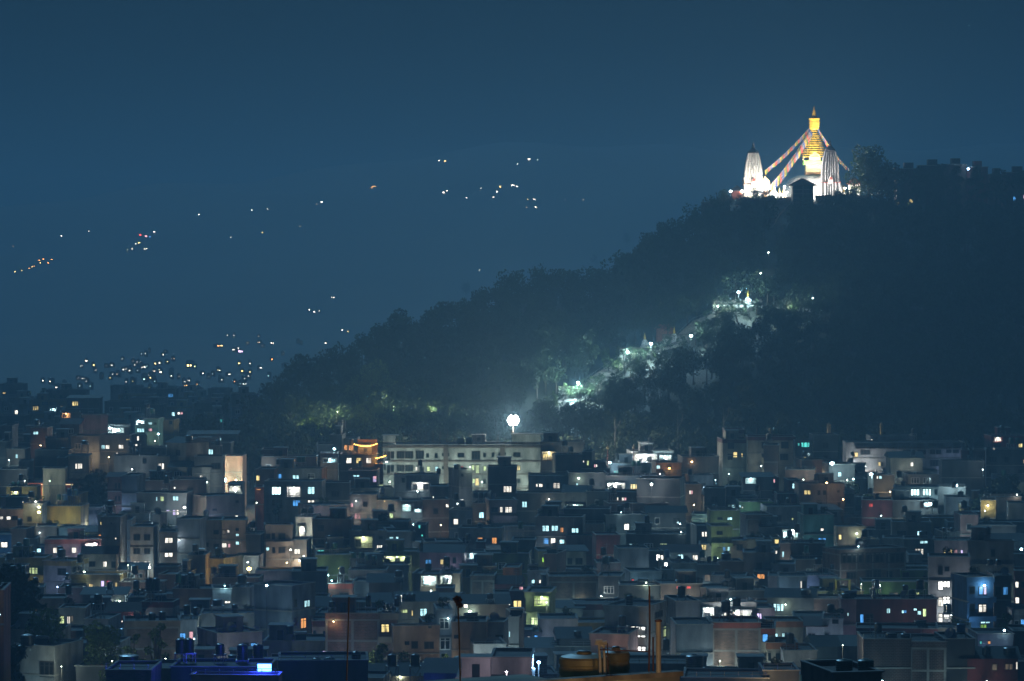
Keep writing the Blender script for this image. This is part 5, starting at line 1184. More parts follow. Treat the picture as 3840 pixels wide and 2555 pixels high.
while dd_ < 1520:
    px = -20 + gf.uniform(0, 60)
    while px < 3860:
        m = K*dd_; wm_ = gf.uniform(8, 13.5) if dd_ < 1000 else gf.uniform(7.5, 13); wp = wm_/m
        x0, x1 = px, px + wp - gf.uniform(0, 4)
        px += wp + (gf.uniform(0, 1.5) if gf.random() < .7 else gf.uniform(2, 5)) / m
        if dd_ > 930 and x1 > 930: break
        zt_ = ground_z(dd_) + (gf.choice([7, 9.5, 10, 12.5, 13, 15.5]) if dd_ < 1000 else gf.choice([6, 7, 9, 12]) if dd_ < 1350 else gf.choice([4, 5, 6.5]))
        yt = 900 - zt_/m; gy = 900 - ground_z(dd_)/m
        wx0, wx1 = (x0-1920)*m, (x1-1920)*m
        if any(wx0 < b[1]+.3 and wx1 > b[0]-.3 and dd_ < b[3]+.3 and dd_+8.5 > b[2]-.6 for b in boxes): continue
        a, b = int(max(0, x0//8)), int(min(GX, x1//8+1))
        if b <= a: continue
        ok = False
        for _ in range(60):
            t_ = int(max(0, yt//8)); e_ = int(min(GY, gy//8))
            if (gy-yt)*m < 4.5 or t_ >= GY: break
            sub = intend[t_:e_, a:b]
            if not ((sub > dd_+.1)).any(): ok = True; break
            yt += 6
        if not ok: continue
        gain = (phys[t_:e_, a:b] > dd_).sum()
        if gain < (14 if dd_ < 1000 else 8): continue
        colk = gf.choice(FCOL); op = gf.choice(['', '', 'R', 'T', 'B', 'F', 'r', 'K', 'c'+gf.choice('mwonlp')])
        if dd_ > 1000: op = gf.choice(['', 'K', 'r'])
        r = house(x0, x1, yt, min(gy, yt+170), colk, d=dd_, opt=op, dep=8, spec=False, yaw=gf.uniform(-6, 6))
        boxes.append((wx0, wx1, dd_, dd_+8)); nfill += 1
        phys[t_:, a:b] = np.minimum(phys[t_:, a:b], dd_)
    dd_ += 11.5 if dd_ < 1000 else 26 if dd_ < 1350 else 55
print('fillers', nfill)
# ---- keep the 290 houses that show largest; the smaller ones become one crowded mass
zb = np.full((GY*2, GX*2), -1, dtype=int)
vis_n = {}
for i, r in sorted(enumerate(HOUSES), key=lambda e: e[1]['d']):
    a, b = int(max(0, r['x0']//4)), int(max(0, min(GX*2, r['x1']//4+1))); t_ = int(max(0, r['yt']//4))
    sub = zb[t_:, a:b]; n_ = int((sub == -1).sum()) if b > a else 0; sub[sub == -1] = i; vis_n[i] = n_
rank = sorted(range(len(HOUSES)), key=lambda i: -(vis_n[i] + (1e6 if HOUSES[i]['vs'] or HOUSES[i]['label'] else 0)))
keep = set(rank[:290]); drop = [i for i in rank[290:] if vis_n[i] < 12]; merge = [i for i in rank[290:] if vis_n[i] >= 12]
def kill(o):
    for c in list(o.children): kill(c)
    bpy.data.objects.remove(o)
MVs, MFs, MMi, MMats, moff = [], [], [], [], 0
def wm_(o):
    m = o.matrix_basis.copy(); p = o.parent
    while p: m = p.matrix_basis @ m; p = p.parent
    return m
def gather(o):
    global moff
    if o.type == 'MESH':
        M = wm_(o); me = o.data; mt = me.materials[0]
        if mt not in MMats: MMats.append(mt)
        k = MMats.index(mt)
        MVs.extend([tuple(M @ v.co) for v in me.vertices]); MFs.extend([tuple(j+moff for j in p.vertices) for p in me.polygons]); MMi.extend([k]*len(me.polygons)); moff += len(me.vertices)
    for c in o.children: gather(c)
for i in merge: gather(HOUSES[i]['o'])
me = bpy.data.meshes.new('crowded_houses'); me.from_pydata(MVs, [], MFs)
for mt in MMats: me.materials.append(mt)
me.polygons.foreach_set('material_index', np.array(MMi, dtype=np.int32)); me.update()
ch_ = bpy.data.objects.new('crowded_houses', me); COL.objects.link(ch_); tag(ch_, 'small dark houses crowded between and behind the larger ones', kind='stuff')
for i in merge + drop: kill(HOUSES[i]['o'])
HOUSES[:] = [HOUSES[i] for i in sorted(keep)]
print('kept', len(HOUSES), 'merged', len(merge), 'dropped', len(drop))
# ---- tanks read off the photograph
tanks(A, '520,270,25,25,black;640,255,25,30,black;1350,410,28,35,black;1805,395,40,30,black;2165,380,35,35,black;2205,378,35,38,black;0,695,40,60,black;750,750,60,30,black;1220,785,32,60,black;1705,690,70,60,black;1980,740,55,50,black;1015,850,40,55,black;105,1160,40,55,green;150,1160,40,55,green;525,1238,38,55,teal;572,1240,50,55,blue;1935,1012,40,55,black;560,820,40,30,black;820,820,40,30,black;895,820,40,40,black;985,1295,70,50,black')
tanks(B, '187,912,36,52,black;375,892,40,52,green;418,892,42,52,green;1852,712,65,64,black;1932,712,65,64,black;1660,998,42,52,black;942,930,34,50,black;1820,960,62,44,black;2000,1218,45,55,black;2050,1220,42,55,black;2095,1220,38,55,black')
tanks(C_, '1102,932,38,50,green;1148,932,40,50,green')
tanks(D_, '312,985,40,50,black;1315,825,40,50,black;1225,1125,40,30,black;1340,1040,44,30,black')
tanks(E, '530,255,75,75,black;985,555,55,75,black;1365,290,45,45,black;1560,350,75,65,black;1418,325,105,85,black;1345,520,60,125,black;1405,525,70,120,black;1615,480,55,90,green;1675,490,60,100,black;1840,485,42,45,black;1945,425,45,62,black;2008,425,46,62,black;2185,490,90,80,black;1730,640,50,60,green;1955,720,95,60,black;190,1038,125,105,black')
tanks(F_, '632,198,46,62,black;700,200,50,60,green;872,290,52,55,green;946,290,50,52,green;1005,310,42,52,green;1065,315,50,52,green;1367,322,54,68,green;1505,185,30,90,black;760,420,60,70,steel;755,492,65,70,black;1280,450,72,62,black;1378,545,82,60,black;340,265,25,60,green;360,265,35,60,green;1650,540,40,50,black;1875,650,55,60,black;1010,680,50,110,black;1280,705,34,80,black;1340,730,34,70,black;1385,730,34,70,black;1425,730,40,70,black;670,755,60,40,black;280,960,70,80,black;2125,665,60,50,black')
tanks(G_, '1725,265,50,70,green;1795,325,40,50,black;1850,322,42,55,black;1925,290,90,65,black;1500,555,60,50,black;1700,545,60,70,black;1930,545,60,70,black;1995,545,50,70,black;2235,555,50,60,black;980,868,74,100,black;568,1005,70,60,black')
tanks(H_, '330,222,45,72,green;380,148,40,55,black;25,110,50,45,black;430,340,60,62,black;1605,70,48,32,black;1675,68,52,34,black;2000,55,48,70,black;1390,85,80,70,black;1420,292,55,65,black;1240,590,50,50,black;2020,370,55,36,black;2095,372,55,34,black;955,538,72,82,steel;945,622,50,88,steel;475,610,50,40,black;540,612,50,38,black;300,625,90,55,black;1080,1035,110,50,black;1220,1045,90,45,black;570,415,40,30,black;1970,1200,80,110,black;2165,1190,120,100,black;675,665,75,50,black')
for r in HOUSES:      # other roofs carry a tank or two
    if r['d'] < 1000 and r['d'] > 470 and 'T' not in r['opt'] and gf.random() < (.35 if r['spec'] else .6):
        f0, f1 = r['f']; n = gf.choice([1, 1, 2]); u = gf.uniform(f0+1.2, max(f0+1.3, f1-3)); ck = gf.choice(['black']*5 + ['green', 'black', 'blue', 'steel'])
        for i in range(n):
            v = gf.uniform(2, 4); c, s_ = math.cos(r['rz']), math.sin(r['rz']); b_ = r['base']; uu = u+i*1.5
            tank_at(Vector((b_.x+uu*c-v*s_, b_.y+uu*s_+v*c, roof_z(r))), gf.uniform(1.0, 1.35), gf.uniform(1.2, 1.7), ck, gf.choice([0, .8, 1.4, 2.2]))
# dishes, solar heaters and aerials
DISHREC = []; FARSH = {}
dm = MB().lathe([(.02, 0), (.25, .03), (.5, .14), (.52, .14), (.26, .0), (.02, -.03)], 16).mesh('dish_bowl', M_METAL)
sp = MB().tube([(0, 0, 0), (0, 0, .8)], .04, 5); sp = sp.mesh('dish_post', M_METAL)
hw_ = MB().box(-.9, .9, -.02, .02, 0, 1.5).mesh('heater_panel', M_GLASS); hd_ = MB().tube([(-1, 0, 0), (1, 0, 0)], .24, 10).mesh('heater_drum', M_METAL)
an = MB().tube([(0, 0, 0), (0, 0, 3.2)], .035, 4); an.tube([(-.6, 0, 3.0), (.6, 0, 3.0)], .025, 4); an.tube([(-.4, 0, 2.7), (.4, 0, 2.7)], .025, 4); an = an.mesh('aerial_mast', M_METAL)
for r in HOUSES:
    if r['d'] > 800 or 'T' in r['opt']: continue
    f0, f1 = r['f']; c, s_ = math.cos(r['rz']), math.sin(r['rz']); b_ = r['base']
    def spot(v=1.2):
        u = gf.uniform(f0+.8, f1-.8); return Vector((b_.x+u*c-v*s_, b_.y+u*s_+v*c, roof_z(r)))
    q = gf.random()
    if q < .2:
        t = thing('satellite_dish', spot(), gf.uniform(-1, 1), None, 'satellite dish', 'dishes on the town roofs'); inst('post', sp, t); inst('dish', dm, t, (0, -.1, .95), (R(65), 0, 0), (1.4, 1.4, 1.4)); DISHREC.append((t, 'grey satellite dish'))
    elif q < .32:
        t = thing('solar_heater', spot(1.6), gf.uniform(-.5, .5), None, 'solar heater', 'solar heaters on the town roofs'); inst('panel', hw_, t, (0, 0, 0), (R(-48), 0, 0)); inst('drum', hd_, t, (0, 1.15, 1.1)); DISHREC.append((t, 'solar water heater'))
    elif q > .72:
        k_ = gf.randint(0, 3)
        if ('sh', k_) not in FARSH:
            V, F = crown_arrays([(gf.uniform(-.9, .9), gf.uniform(-.2, .2), gf.uniform(.5, 1.1), gf.uniform(.3, .5)) for _ in range(4)], 220, .13, 500+k_); FARSH[('sh', k_)] = np_mesh('foliage', V, F, [LEAF_DARK, LEAF_MID][k_ % 2])
            FARSH['pot'] = MB().lathe([(.16, 0), (.25, .35), (.2, .36)], 10).mesh('pot', wall('orange'))
        t = thing('roof_plants', spot(.9), gf.uniform(-.3, .3), None, 'potted plants', 'potted plants on the town roofs'); inst('foliage', FARSH[('sh', k_)], t, (0, 0, .3), (0, 0, 0), (gf.uniform(1, 1.6), 1, gf.uniform(1, 1.5)))
        for dx in (-.7, 0, .7): inst('pot', FARSH['pot'], t, (dx, 0, 0))
        DISHREC.append((t, 'leafy potted plants'))
    elif q < .5:
        t = thing('aerial', spot(.8), gf.uniform(-.6, .6), None, 'aerial', 'aerials on the town roofs'); inst('mast', an, t, (0, 0, 0), (0, 0, 0), (1, 1, gf.uniform(.7, 1.3))); DISHREC.append((t, 'thin roof aerial'))

# ---- lamps seen in the photograph
LAMPS = [(838, 1800, 3800, (.35, 1, .80), 1.0, 'dazzling green-white lamp beside the peach wall'), (412, 1606, 3000, COOL, .4, 'blue-white lamp over the left bright veranda'), (520, 1580, 2500, COOL, .35, 'blue-white lamp on the teal house at the valley edge'),
 (594, 1628, 1800, COOL, .3, 'small cyan lamp right below the teal house'), (692, 1903, 1500, WHITE, .3, 'white lamp by the violet-lit shopfront'), (146, 1855, 700, (1, .75, .25), .45, 'yellow lamp, topmost of three on one pole at far left'),
 (146, 1902, 500, (1, .75, .25), .35, 'yellow lamp, middle of three on one pole at far left'), (146, 1921, 600, (1, .75, .25), .4, 'yellow lamp, lowest of three on one pole at far left'), (1254, 1684, 1500, (.5, .85, 1), .35, 'blue-white lamp left of the orange-lit terrace'),
 (886, 1800, 8500, (1, .60, .42), .2, 'small warm lamp at the foot of the peach wall'), (2287, 1735, 1800, COOL, .4, 'cyan-white lamp left of the white bungalow'), (2401, 1714, 2500, WHITE, .35, 'white lamp over the left wall of the white bungalow'), (2494, 1717, 1800, COOL, .35, 'blue-white lamp on the right of the white bungalow'),
 (2284, 1818, 1800, WHITE, .4, 'white lamp over the left of two bright verandas'), (2443, 1816, 1500, WHITE, .35, 'white lamp over the right of two bright verandas'), (2510, 1757, 300, (1, .45, .12), .25, 'orange lamp right of the white bungalow'),
 (3120, 1738, 2600, COOL, .6, 'blue-white lamp, leftmost of the three stepping down beside the monastery'), (3239, 1750, 2200, WHITE, .6, 'white lamp, middle of the three stepping down beside the monastery'), (3267, 1779, 2600, COOL, .5, 'blue-white lamp, lowest of the three stepping down beside the monastery'),
 (3200, 1797, 200, (.5, .9, 1), .25, 'tiny cyan lamp left of the monastery steps'), (3585, 1821, 2600, (.6, .92, 1), .5, 'blue-white street lamp on a tall slim pole, right side'), (3487, 1890, 2200, (.6, .92, 1), .5, 'blue-white lamp under the bright-windowed pale house'), (3765, 1827, 250, COOL, .3, 'small white lamp in the dark trees at the right edge'),
 (3100, 1811, 150, (1, .55, .2), .25, 'small orange lamp on the balustraded roof'), (3162, 1873, 150, (1, .5, .2), .25, 'small orange lamp at the corner of the grey two-storey house'), (2656, 2024, 2600, (.6, 1, .75), .4, 'green-white lamp before the lime green house'), (2748, 2085, 1500, (.5, .85, 1), .35, 'blue-white lamp among roof tanks right of the green-white lamp'),
 (934, 2133, 2600, (1, .72, .2), .5, 'bright yellow lamp over the cream roof terrace'), (528, 2233, 1200, COOL, .35, 'blue-white lamp at the end of a thin tin awning'), (2761, 2301, 1800, WHITE, .3, 'white lamp in the bright white veranda, right of centre'), (3570, 2305, 1500, WHITE, .35, 'white lamp at the foot of the lit window column'),
 (1137, 1987, 900, WHITE, .3, 'white lamp on the narrow cream house'), (2066, 2060, 300, WHITE, .3, 'small white lamp above the yellow gabled house'), (355, 2040, 1200, WHITE, .3, 'white lamp on the corner of the pink house'), (1090, 2062, 300, (1, .95, .8), .2, 'tiny warm lamp on the tan flats'),
 (1554, 2162, 500, COOL, .25, 'cyan lamp in the left cream room, centre'), (2550, 1965, 200, COOL, .2, 'tiny white lamp on dark roofs right of centre'), (1000, 2196, 200, (.5, .8, 1), .25, 'tiny blue lamp over the dark blue roof, left'), (560, 2128, 600, COOL, .3, 'cyan lamp right of the flats entrance'), (3830, 2060, 5000, (.5, .85, 1), .35, 'blue lamp at the right edge by the tall wall')]
def front_of(px, py):
    c = [r['d'] for r in HOUSES if r['x0'] <= px <= r['x1'] and r['yt']-6 <= py <= r['yb']]
    return (min(c) if c else D(py+40)+14)
for px, py, pw, col, hd, lb in LAMPS:
    d = front_of(px, py) - (3.5 if px == 838 else 5 if px == 886 else 2.2); z = P(px, py, d).z
    lamp(px, py, d, pw*.55, col, lb, pole=max(1.0, z-ground_z(d)), head=hd*.8, group=None)
# fill lamps added down in the lanes to wash the fronts from below
LANE = []
for r in HOUSES:
    if r['d'] > 960: continue
    if gf.random() > (.85 if r['spec'] else .50): continue
    d = r['d'] - gf.uniform(2.2, 4.2); m = K*d
    px = gf.uniform(r['x0']+4, r['x1']-4); yv = r['yb'] if r['spec'] else min(r['yb'], r['yt'] + 110)
    z = P(px, yv, d).z - gf.uniform(-.5, 2.0)
    z = max(z, ground_z(d)+2.5)
    if any(b[0]-.3 < P(px, yv, d).x < b[1]+.3 and b[2]-.3 < d < b[3]+.3 for b in boxes): continue
    colr = gf.choice([(.85, 1, .92), (.8, .95, .95), (.65, .9, 1), (.8, 1, .85), (.5, .8, 1), (1, .72, .40), (.5, .9, 1), (.45, .6, 1), (.6, .95, 1)])
    pw = gf.choice([100, 170, 280, 420, 620]) * (1.0 if r['spec'] else .7)
    q = P(px, yv, d); q.z = z
    t = lamp(px, 0, d, pw, colr, 'small fill lamp added down among the town roofs', pole=z-ground_z(d), head=.11, name='fill_lamp', group='small lamps down in the lanes', loc=q)
print('lamps', len(bpy.data.lights))

for x, pw in ((1230, 700), (1500, 900), (1800, 800), (2080, 700), (2330, 650), (2540, 600)):  # fill lamps added low in front to light the apartment facade
    d = 905 - 7; q = P(960+x*S, 1350+1085*S, d); q.z -= 1.0
    lamp(0, 0, 0, pw*1.9, (.76, 1, .84), 'greenish white fill lamp added before the long white apartment block', pole=q.z-ground_z(d), head=.12, name='fill_lamp', group='fill lamps added before the long white apartment block', loc=q)
for r in HOUSES:      # small bright lamps on fronts and stair heads
    if r['d'] > 950 or gf.random() > .20: continue
    u = gf.uniform(r['f'][0]+.5, r['f'][1]-.5); c, s_ = math.cos(r['rz']), math.sin(r['rz']); b_ = r['base']; v = -.45
    zz = r['H'] - gf.choice([1.2, 1.4, 4.2, -.5 if 'T' not in r['opt'] else 1.2]); q = Vector((b_.x+u*c-v*s_, b_.y+u*s_+v*c, b_.z+zz))
    cc = gf.choice([COOL, COOL, WHITE, WHITE, (.55, .95, 1), (1, .9, .7), (1, .7, .35), (.8, 1, .75)])
    t = lamp(0, 0, 0, gf.choice([20, 40, 80, 140]), cc, 'x', pole=0, head=gf.choice([.09, .12, .16, .2]), name='wall_lamp', loc=q, group='small bright lamps on the house fronts', offset=(c*.0+s_*.25, -.25*c, -.15))
    MB().box(-.04, .04, 0, .42, .02, .08).build('bracket', M_FRAME, t)
    DISHREC.append((t, ('cool white' if cc[2] >= .98 or cc is WHITE else 'warm' if cc[0] == 1 else 'greenish') + ' house-front lamp'))
# ---- long house eave lights and columns
lh = [r for r in HOUSES if r['o'].name.startswith('long_house')][0]
cm = MB()
for x in (10, 405, 515, 672):
    q = P(A[0]+x*S, 1800, lh['d']); u = q.x - lh['base'].x; cm.box(u-.15, u+.15, -.75, -.45, lh['H']-5, lh['H']-.3)
cm.build('column', M_LIME, lh['o'])
for x in (60, 230, 420, 600):
    q = P(A[0]+x*S, 1800, lh['d']); u = q.x - lh['base'].x
    bulb = MB().box(-2.2, 2.2, -.05, .05, -.05, .05).build('eave_light', mat('eave_glow', (.5, .5, .5), emit=(1, .72, .42), estr=3.0, noise=0, sample=False), lh['o'], (u, -.55, lh['H']-.42))
    lamp_light((u, -.9, lh['H']-.9), 140, (1, .66, .36), lh['o'], .2)
# ---- string lights on the orange terrace
M_BULB = mat('orange_bulb', (.5, .5, .5), emit=(1, .42, .07), estr=26, noise=0, sample=False)
def string_lights(a, b, sag, n, d, label):
    p, q = P(*a, d), P(*b, d); t = thing('string_lights', p, 0, label, 'string lights', 'orange string lights'); cd = []; bl = MB()
    for i in range(n+1):
        f = i/n; v = (q-p)*f; v.z -= sag*4*f*(1-f); cd.append(v)
        bl.lathe([(.02, -.16), (.13, -.08), (.05, 0)], 6, v.x, v.y); k = len(bl.v)-18
        for j in range(k, len(bl.v)): w_ = bl.v[j]; bl.v[j] = (w_[0], w_[1], w_[2]+v.z)
        if i % 3 == 1: lamp_light((v.x, v.y-.4, v.z-.5), 260, (1, .45, .1), t, .2)
    MB().tube(cd, .03, 4).build('cord', M_FRAME, t); o_ = bl.build('bulbs', M_BULB, t); o_['kind'] = 'stuff'
    return t
ht = [r for r in HOUSES if r['o'].name.startswith('hotel')][0]; dh = ht['d']+1.0
string_lights((960+905*S, 1350+772*S), (960+1112*S, 1350+770*S), .55, 14, dh, 'drooping string of orange bulbs over the hotel roof terrace')
string_lights((960+1105*S, 1350+903*S), (960+1190*S, 1350+880*S), .1, 6, dh-2, 'short string of orange bulbs running from hotel to the white block')
zc = roof_z(ht); xa, xb = P(960+925*S, 0, dh).x - ht['base'].x, ht['f'][1]
MB().box(xa, xb, 5.5, 5.7, ht['H']-.8, ht['H']+3.2).build('terrace_wall', mat('terrace_orange', (.6, .40, .22)), ht['o'])
# rooftop mast with panel antennas
q = P(960+795*S, 1350+670*S, 918); t = thing('cell_mast', (q.x, q.y, q.z-3.5), 0, 'rooftop mast with a ring of pale panel antennas, left of the orange terrace', 'antenna mast')
MB().tube([(0, 0, 0), (0, 0, 6.5)], .09, 6).build('mast', M_METAL, t)
for (dx, dz, hh) in ((-.95, 3.9, 2.1), (-.5, 4.3, 1.7), (-.05, 4.5, 1.9), (.35, 4.2, 1.6), (.75, 4.6, 1.9), (.1, 3.1, .6), (.75, 3.2, .5)):
    MB().box(dx-.13, dx+.13, -.35, -.15, dz, dz+hh).build('panel_antenna', mat('panel_pale', (.5, .5, .5)), t); 
MB().tube([(-1, -.1, 4.6), (.9, -.1, 4.6)], .05, 5).build('bracket', M_METAL, t)
# prayer poles with golden tips and gilded roof finials
M_GILT = mat('gilt_dim', (.60, .40, .12), rough=.5, metal=.2)
for (px, yt, yb, d, lb) in [(1920+880*S, 1350+790*S, 1350+950*S, 915, 'red flag pole with gilded tip left of the white bungalow'), (1920+1120*S, 1350+785*S, 1350+940*S, 914, 'red flag pole with gilded tip in front of the white bungalow')]:
    q = P(px, yb, d); h = (yb-yt)*K*d; t = thing('flag_pole', q, 0, lb, 'flag pole', 'flag poles by the white bungalow'); MB().tube([(0, 0, -6), (0, 0, h-.8)], .14, 6).build('pole', mat('pole_red', (.30, .08, .05)), t)
    MB().lathe([(.2, h-.9), (.42, h-.7), (.30, h-.35), (.1, h-.1), (.02, h+.3)], 10).build('finial', M_GILT, t)
for (px, yt, yb, d, lb) in [(2880+560*S, 1350+570*S, 1350+700*S, 925, 'gilded victory-banner finial on the roof left of the monastery'), (2880+1045*S, 1350+570*S, 1350+690*S, 946, 'gilded victory-banner finial on top of the monastery'), (2880+20*S, 1350+618*S, 1350+700*S, 903, 'small gilded finial on the cream monastery wing')]:
    q = P(px, yb, d); h = (yb-yt)*K*d; t = thing('roof_finial', q, 0, lb, 'finial', 'gilded monastery finials')
    MB().lathe([(h*.10, -.5), (h*.13, h*.1), (h*.13, h*.55), (h*.17, h*.57), (h*.17, h*.62), (h*.10, h*.65), (h*.15, h*.74), (h*.12, h*.85), (h*.03, h*.93), (.02, h)], 14).build('drum', M_GILT, t)

# ================================================================== trees in the town
def town_tree(px, pyt, wpx, d, lm, label, n=1800, leaf=.36, sd=1, **kw):
    zt_ = P(px, pyt, d).z; zg = ground_z(d); h = zt_ - zg
    return tree(px, 0, d, h, wpx*K*d, label, lm, n=n, leaf=leaf, sd=sd, z=zg, trunk=kw.pop('trunk', .3), **kw)
TT = [(70, 2066, 330, 538, LEAF_DARK, 'huge dark tree at the left edge, in front of the lit pink house', 9000, .40, {'nb': 16, 'lo': .3}),
 (175, 2262, 270, 512, LEAF_LIGHT, 'feathery green tree in front of the huge dark tree', 9000, .24, {'nb': 20, 'lo': .2}), (375, 2305, 210, 506, LEAF_LIGHT, 'thin leafy green tree right of the feathery one', 6500, .23, {'nb': 18, 'lo': .2}),
 (600, 2276, 130, 500, LEAF_LIGHT, 'spindly curved tree before the tan brick house', 700, .24, {'nb': 9, 'sparse': True, 'trunk': .45, 'lo': .6}), (490, 2330, 120, 498, LEAF_LIGHT, 'sparse pale tree left of the spindly curved one', 800, .24, {'nb': 9, 'sparse': True}), (35, 2380, 140, 470, LEAF_DARK, 'black palm-like tree in the bottom left corner', 1800, .35, {}),
 (1442, 2366, 128, 500, LEAF_LIGHT, 'rounded green tree before the peach house', 2600, .24, {}), (1645, 2430, 120, 500, LEAF_LIGHT, 'loose green tree right of the peach house foot', 1500, .24, {'sparse': True}),
 (350, 1738, 200, 848, LEAF_DARK, 'wide dark tree behind the brick-red tower', 4000, .42, {'nb': 12}), (1032, 1858, 90, 826, LEAF_DARK, 'dark leafless-looking tree before the lit white house', 1000, .3, {'sparse': True}), (842, 1457, 78, 1130, LEAF_DARK, 'round airy tree silhouetted at the valley edge', 1500, .4, {'sparse': True, 'trunk': .4}),
 (740, 1560, 250, 1010, LEAF_DARK, 'broad dark clump of tree above the cream house roofs', 5200, .5, {'nb': 14}), (900, 1570, 200, 1000, LEAF_DARK, 'dark tree at the foot of the hill left end', 4000, .5, {'nb': 12}), (965, 1610, 120, 970, LEAF_MID, 'dim olive tree right of the dark hill-foot clump', 2000, .42, {}),
 (1228, 1762, 70, 862, LEAF_DARK, 'dark tree with orange light glimmering through it', 700, .3, {'sparse': True}), (2760, 1778, 130, 852, LEAF_DARK, 'dark tree in front of the monastery left wing', 2600, .4, {}), (2235, 1840, 110, 822, LEAF_DARK, 'dark rounded tree below the two bright verandas', 2200, .38, {}),
 (2555, 1690, 110, 915, LEAF_DARK, 'layered dark conifer right of the white bungalow', 900, .4, {'sparse': True}), (3190, 1795, 120, 868, LEAF_DARK, 'dark tree beside the three stepping lamps', 2400, .4, {}), (3245, 1835, 100, 858, LEAF_LIGHT, 'bright green lamp-lit tree left of the bright-windowed house', 2200, .34, {}), (3312, 1848, 60, 858, LEAF_LIGHT, 'small green lamp-lit tree beside the bright-windowed house', 900, .32, {}),
 (3205, 1660, 60, 905, LEAF_DARK, 'dark conifer at the left corner of the monastery', 700, .38, {'sparse': True}), (3770, 1770, 190, 870, LEAF_DARK, 'big dark tree at the right edge under the monastery', 4800, .45, {'nb': 14}), (3690, 1840, 110, 860, LEAF_DARK, 'dark tree right of the tall slim street lamp', 2400, .4, {}), (3550, 1842, 70, 868, LEAF_DARK, 'dark tree between bright-windowed house and tall lamp', 1200, .4, {}),
 (3765, 2240, 110, 548, LEAF_MID, 'dark green tree in front of the blue balcony house', 2200, .26, {}), (2640, 1962, 60, 800, LEAF_LIGHT, 'small lamp-lit tree above the green-white lamp', 700, .3, {}), (95, 1450, 46, 1270, LEAF_DARK, 'small bushy tree on the far left skyline', 700, .5, {}), (150, 1436, 34, 1280, LEAF_DARK, 'slender tree right of the small bushy one, far left', 500, .5, {}), (195, 1472, 40, 1250, LEAF_DARK, 'palm-like tree in front of the mustard house, far left', 500, .5, {'sparse': True}),
 (455, 1466, 60, 1240, LEAF_DARK, 'flat-topped tree over the grey roofs, left', 900, .5, {'sparse': True}), (595, 1660, 60, 985, LEAF_MID, 'small tree lit from behind by cyan lamps', 600, .35, {'sparse': True}), (3290, 2000, 70, 770, LEAF_MID, 'small dim tree between tan flats and tin roofs, right', 900, .34, {}), (925, 1940, 50, 815, LEAF_MID, 'small dark green tree right of the tan brick flats', 700, .3, {}), (1150, 1840, 60, 838, LEAF_MID, 'green shrub-like tree right of the lit white house', 800, .3, {}), (1175, 2020, 45, 760, LEAF_MID, 'thin tree beside the narrow cream house', 500, .26, {})]
for i, (px, pyt, wpx, d, lm, lb, n, lf, kw) in enumerate(TT): town_tree(px, pyt, wpx, d, lm, lb, n, lf, sd=200+i, **kw)

# ================================================================== far valley and mountain lights: small houses with lit windows
FV = []
far = '1645,604,w;1670,604,y;1942,619,w;1984,598,w;2017,598,w;1662,722,w;1678,718,w;1803,707,w;1865,722,w;1877,700,y;1922,695,W;1939,700,w;1750,743,w;1849,740,w;1979,748,y;2004,749,w;2010,780,w;1976,777,D;2118,749,D;2188,751,D;1188,766,D;1206,759,w;945,787,w;1005,785,w;748,806,w;332,870,w;230,885,w;867,891,w;984,875,y;1126,852,D;525,883,r;548,886,p;562,889,b;578,870,w;476,938,y;497,938,w;508,916,w;521,912,y;543,935,w;549,935,w;49,925,D;147,977,o;130,997,o;163,974,o;195,974,o;111,1007,o;81,1016,y;57,1021,y;150,985,y;180,985,o;120,1002,y;1797,1018,w;1250,1119,w;1157,1166,w;1176,1170,w;1197,1171,w;1282,1243,w;1303,1245,y;855,1258,w;880,1262,w;970,1263,D;974,1287,D;814,1300,o;831,1300,y;880,1316,W;899,1322,v;893,1310,W;1222,1292,w;1118,1286,D;420,1372,w;399,1376,D;530,1376,w;611,1336,w;707,1376,Y;712,1368,Y;728,1378,g;489,1398,w;518,1394,w;759,1404,w;823,1395,w;909,1397,y;937,1401,y;578,1398,w;443,1410,D;497,1438,y;562,1460,y;440,1466,w;546,1470,o;611,1471,y;562,1486,y;652,1507,y;880,1434,o;782,1417,D;974,1385,w;1018,1352,o;1067,1376,w;1010,1417,c;355,1395,w;380,1420,D;640,1400,c;670,1420,D;700,1450,o;740,1448,o;830,1430,w;690,1500,w;300,1452,w;215,1462,w;325,1360,w;350,1375,y;460,1350,w;500,1360,D;600,1365,w;650,1350,D;560,1320,D;530,1330,w;620,1320,D;1090,1395,c;1050,1420,D;985,1300,D;930,1290,D;1020,1290,w;1130,1290,D;1060,1330,D'
BIG = {'707,1376', '880,1316', '899,1322', '1922,695', '814,1300', '974,1287'}
FARMESH = {}
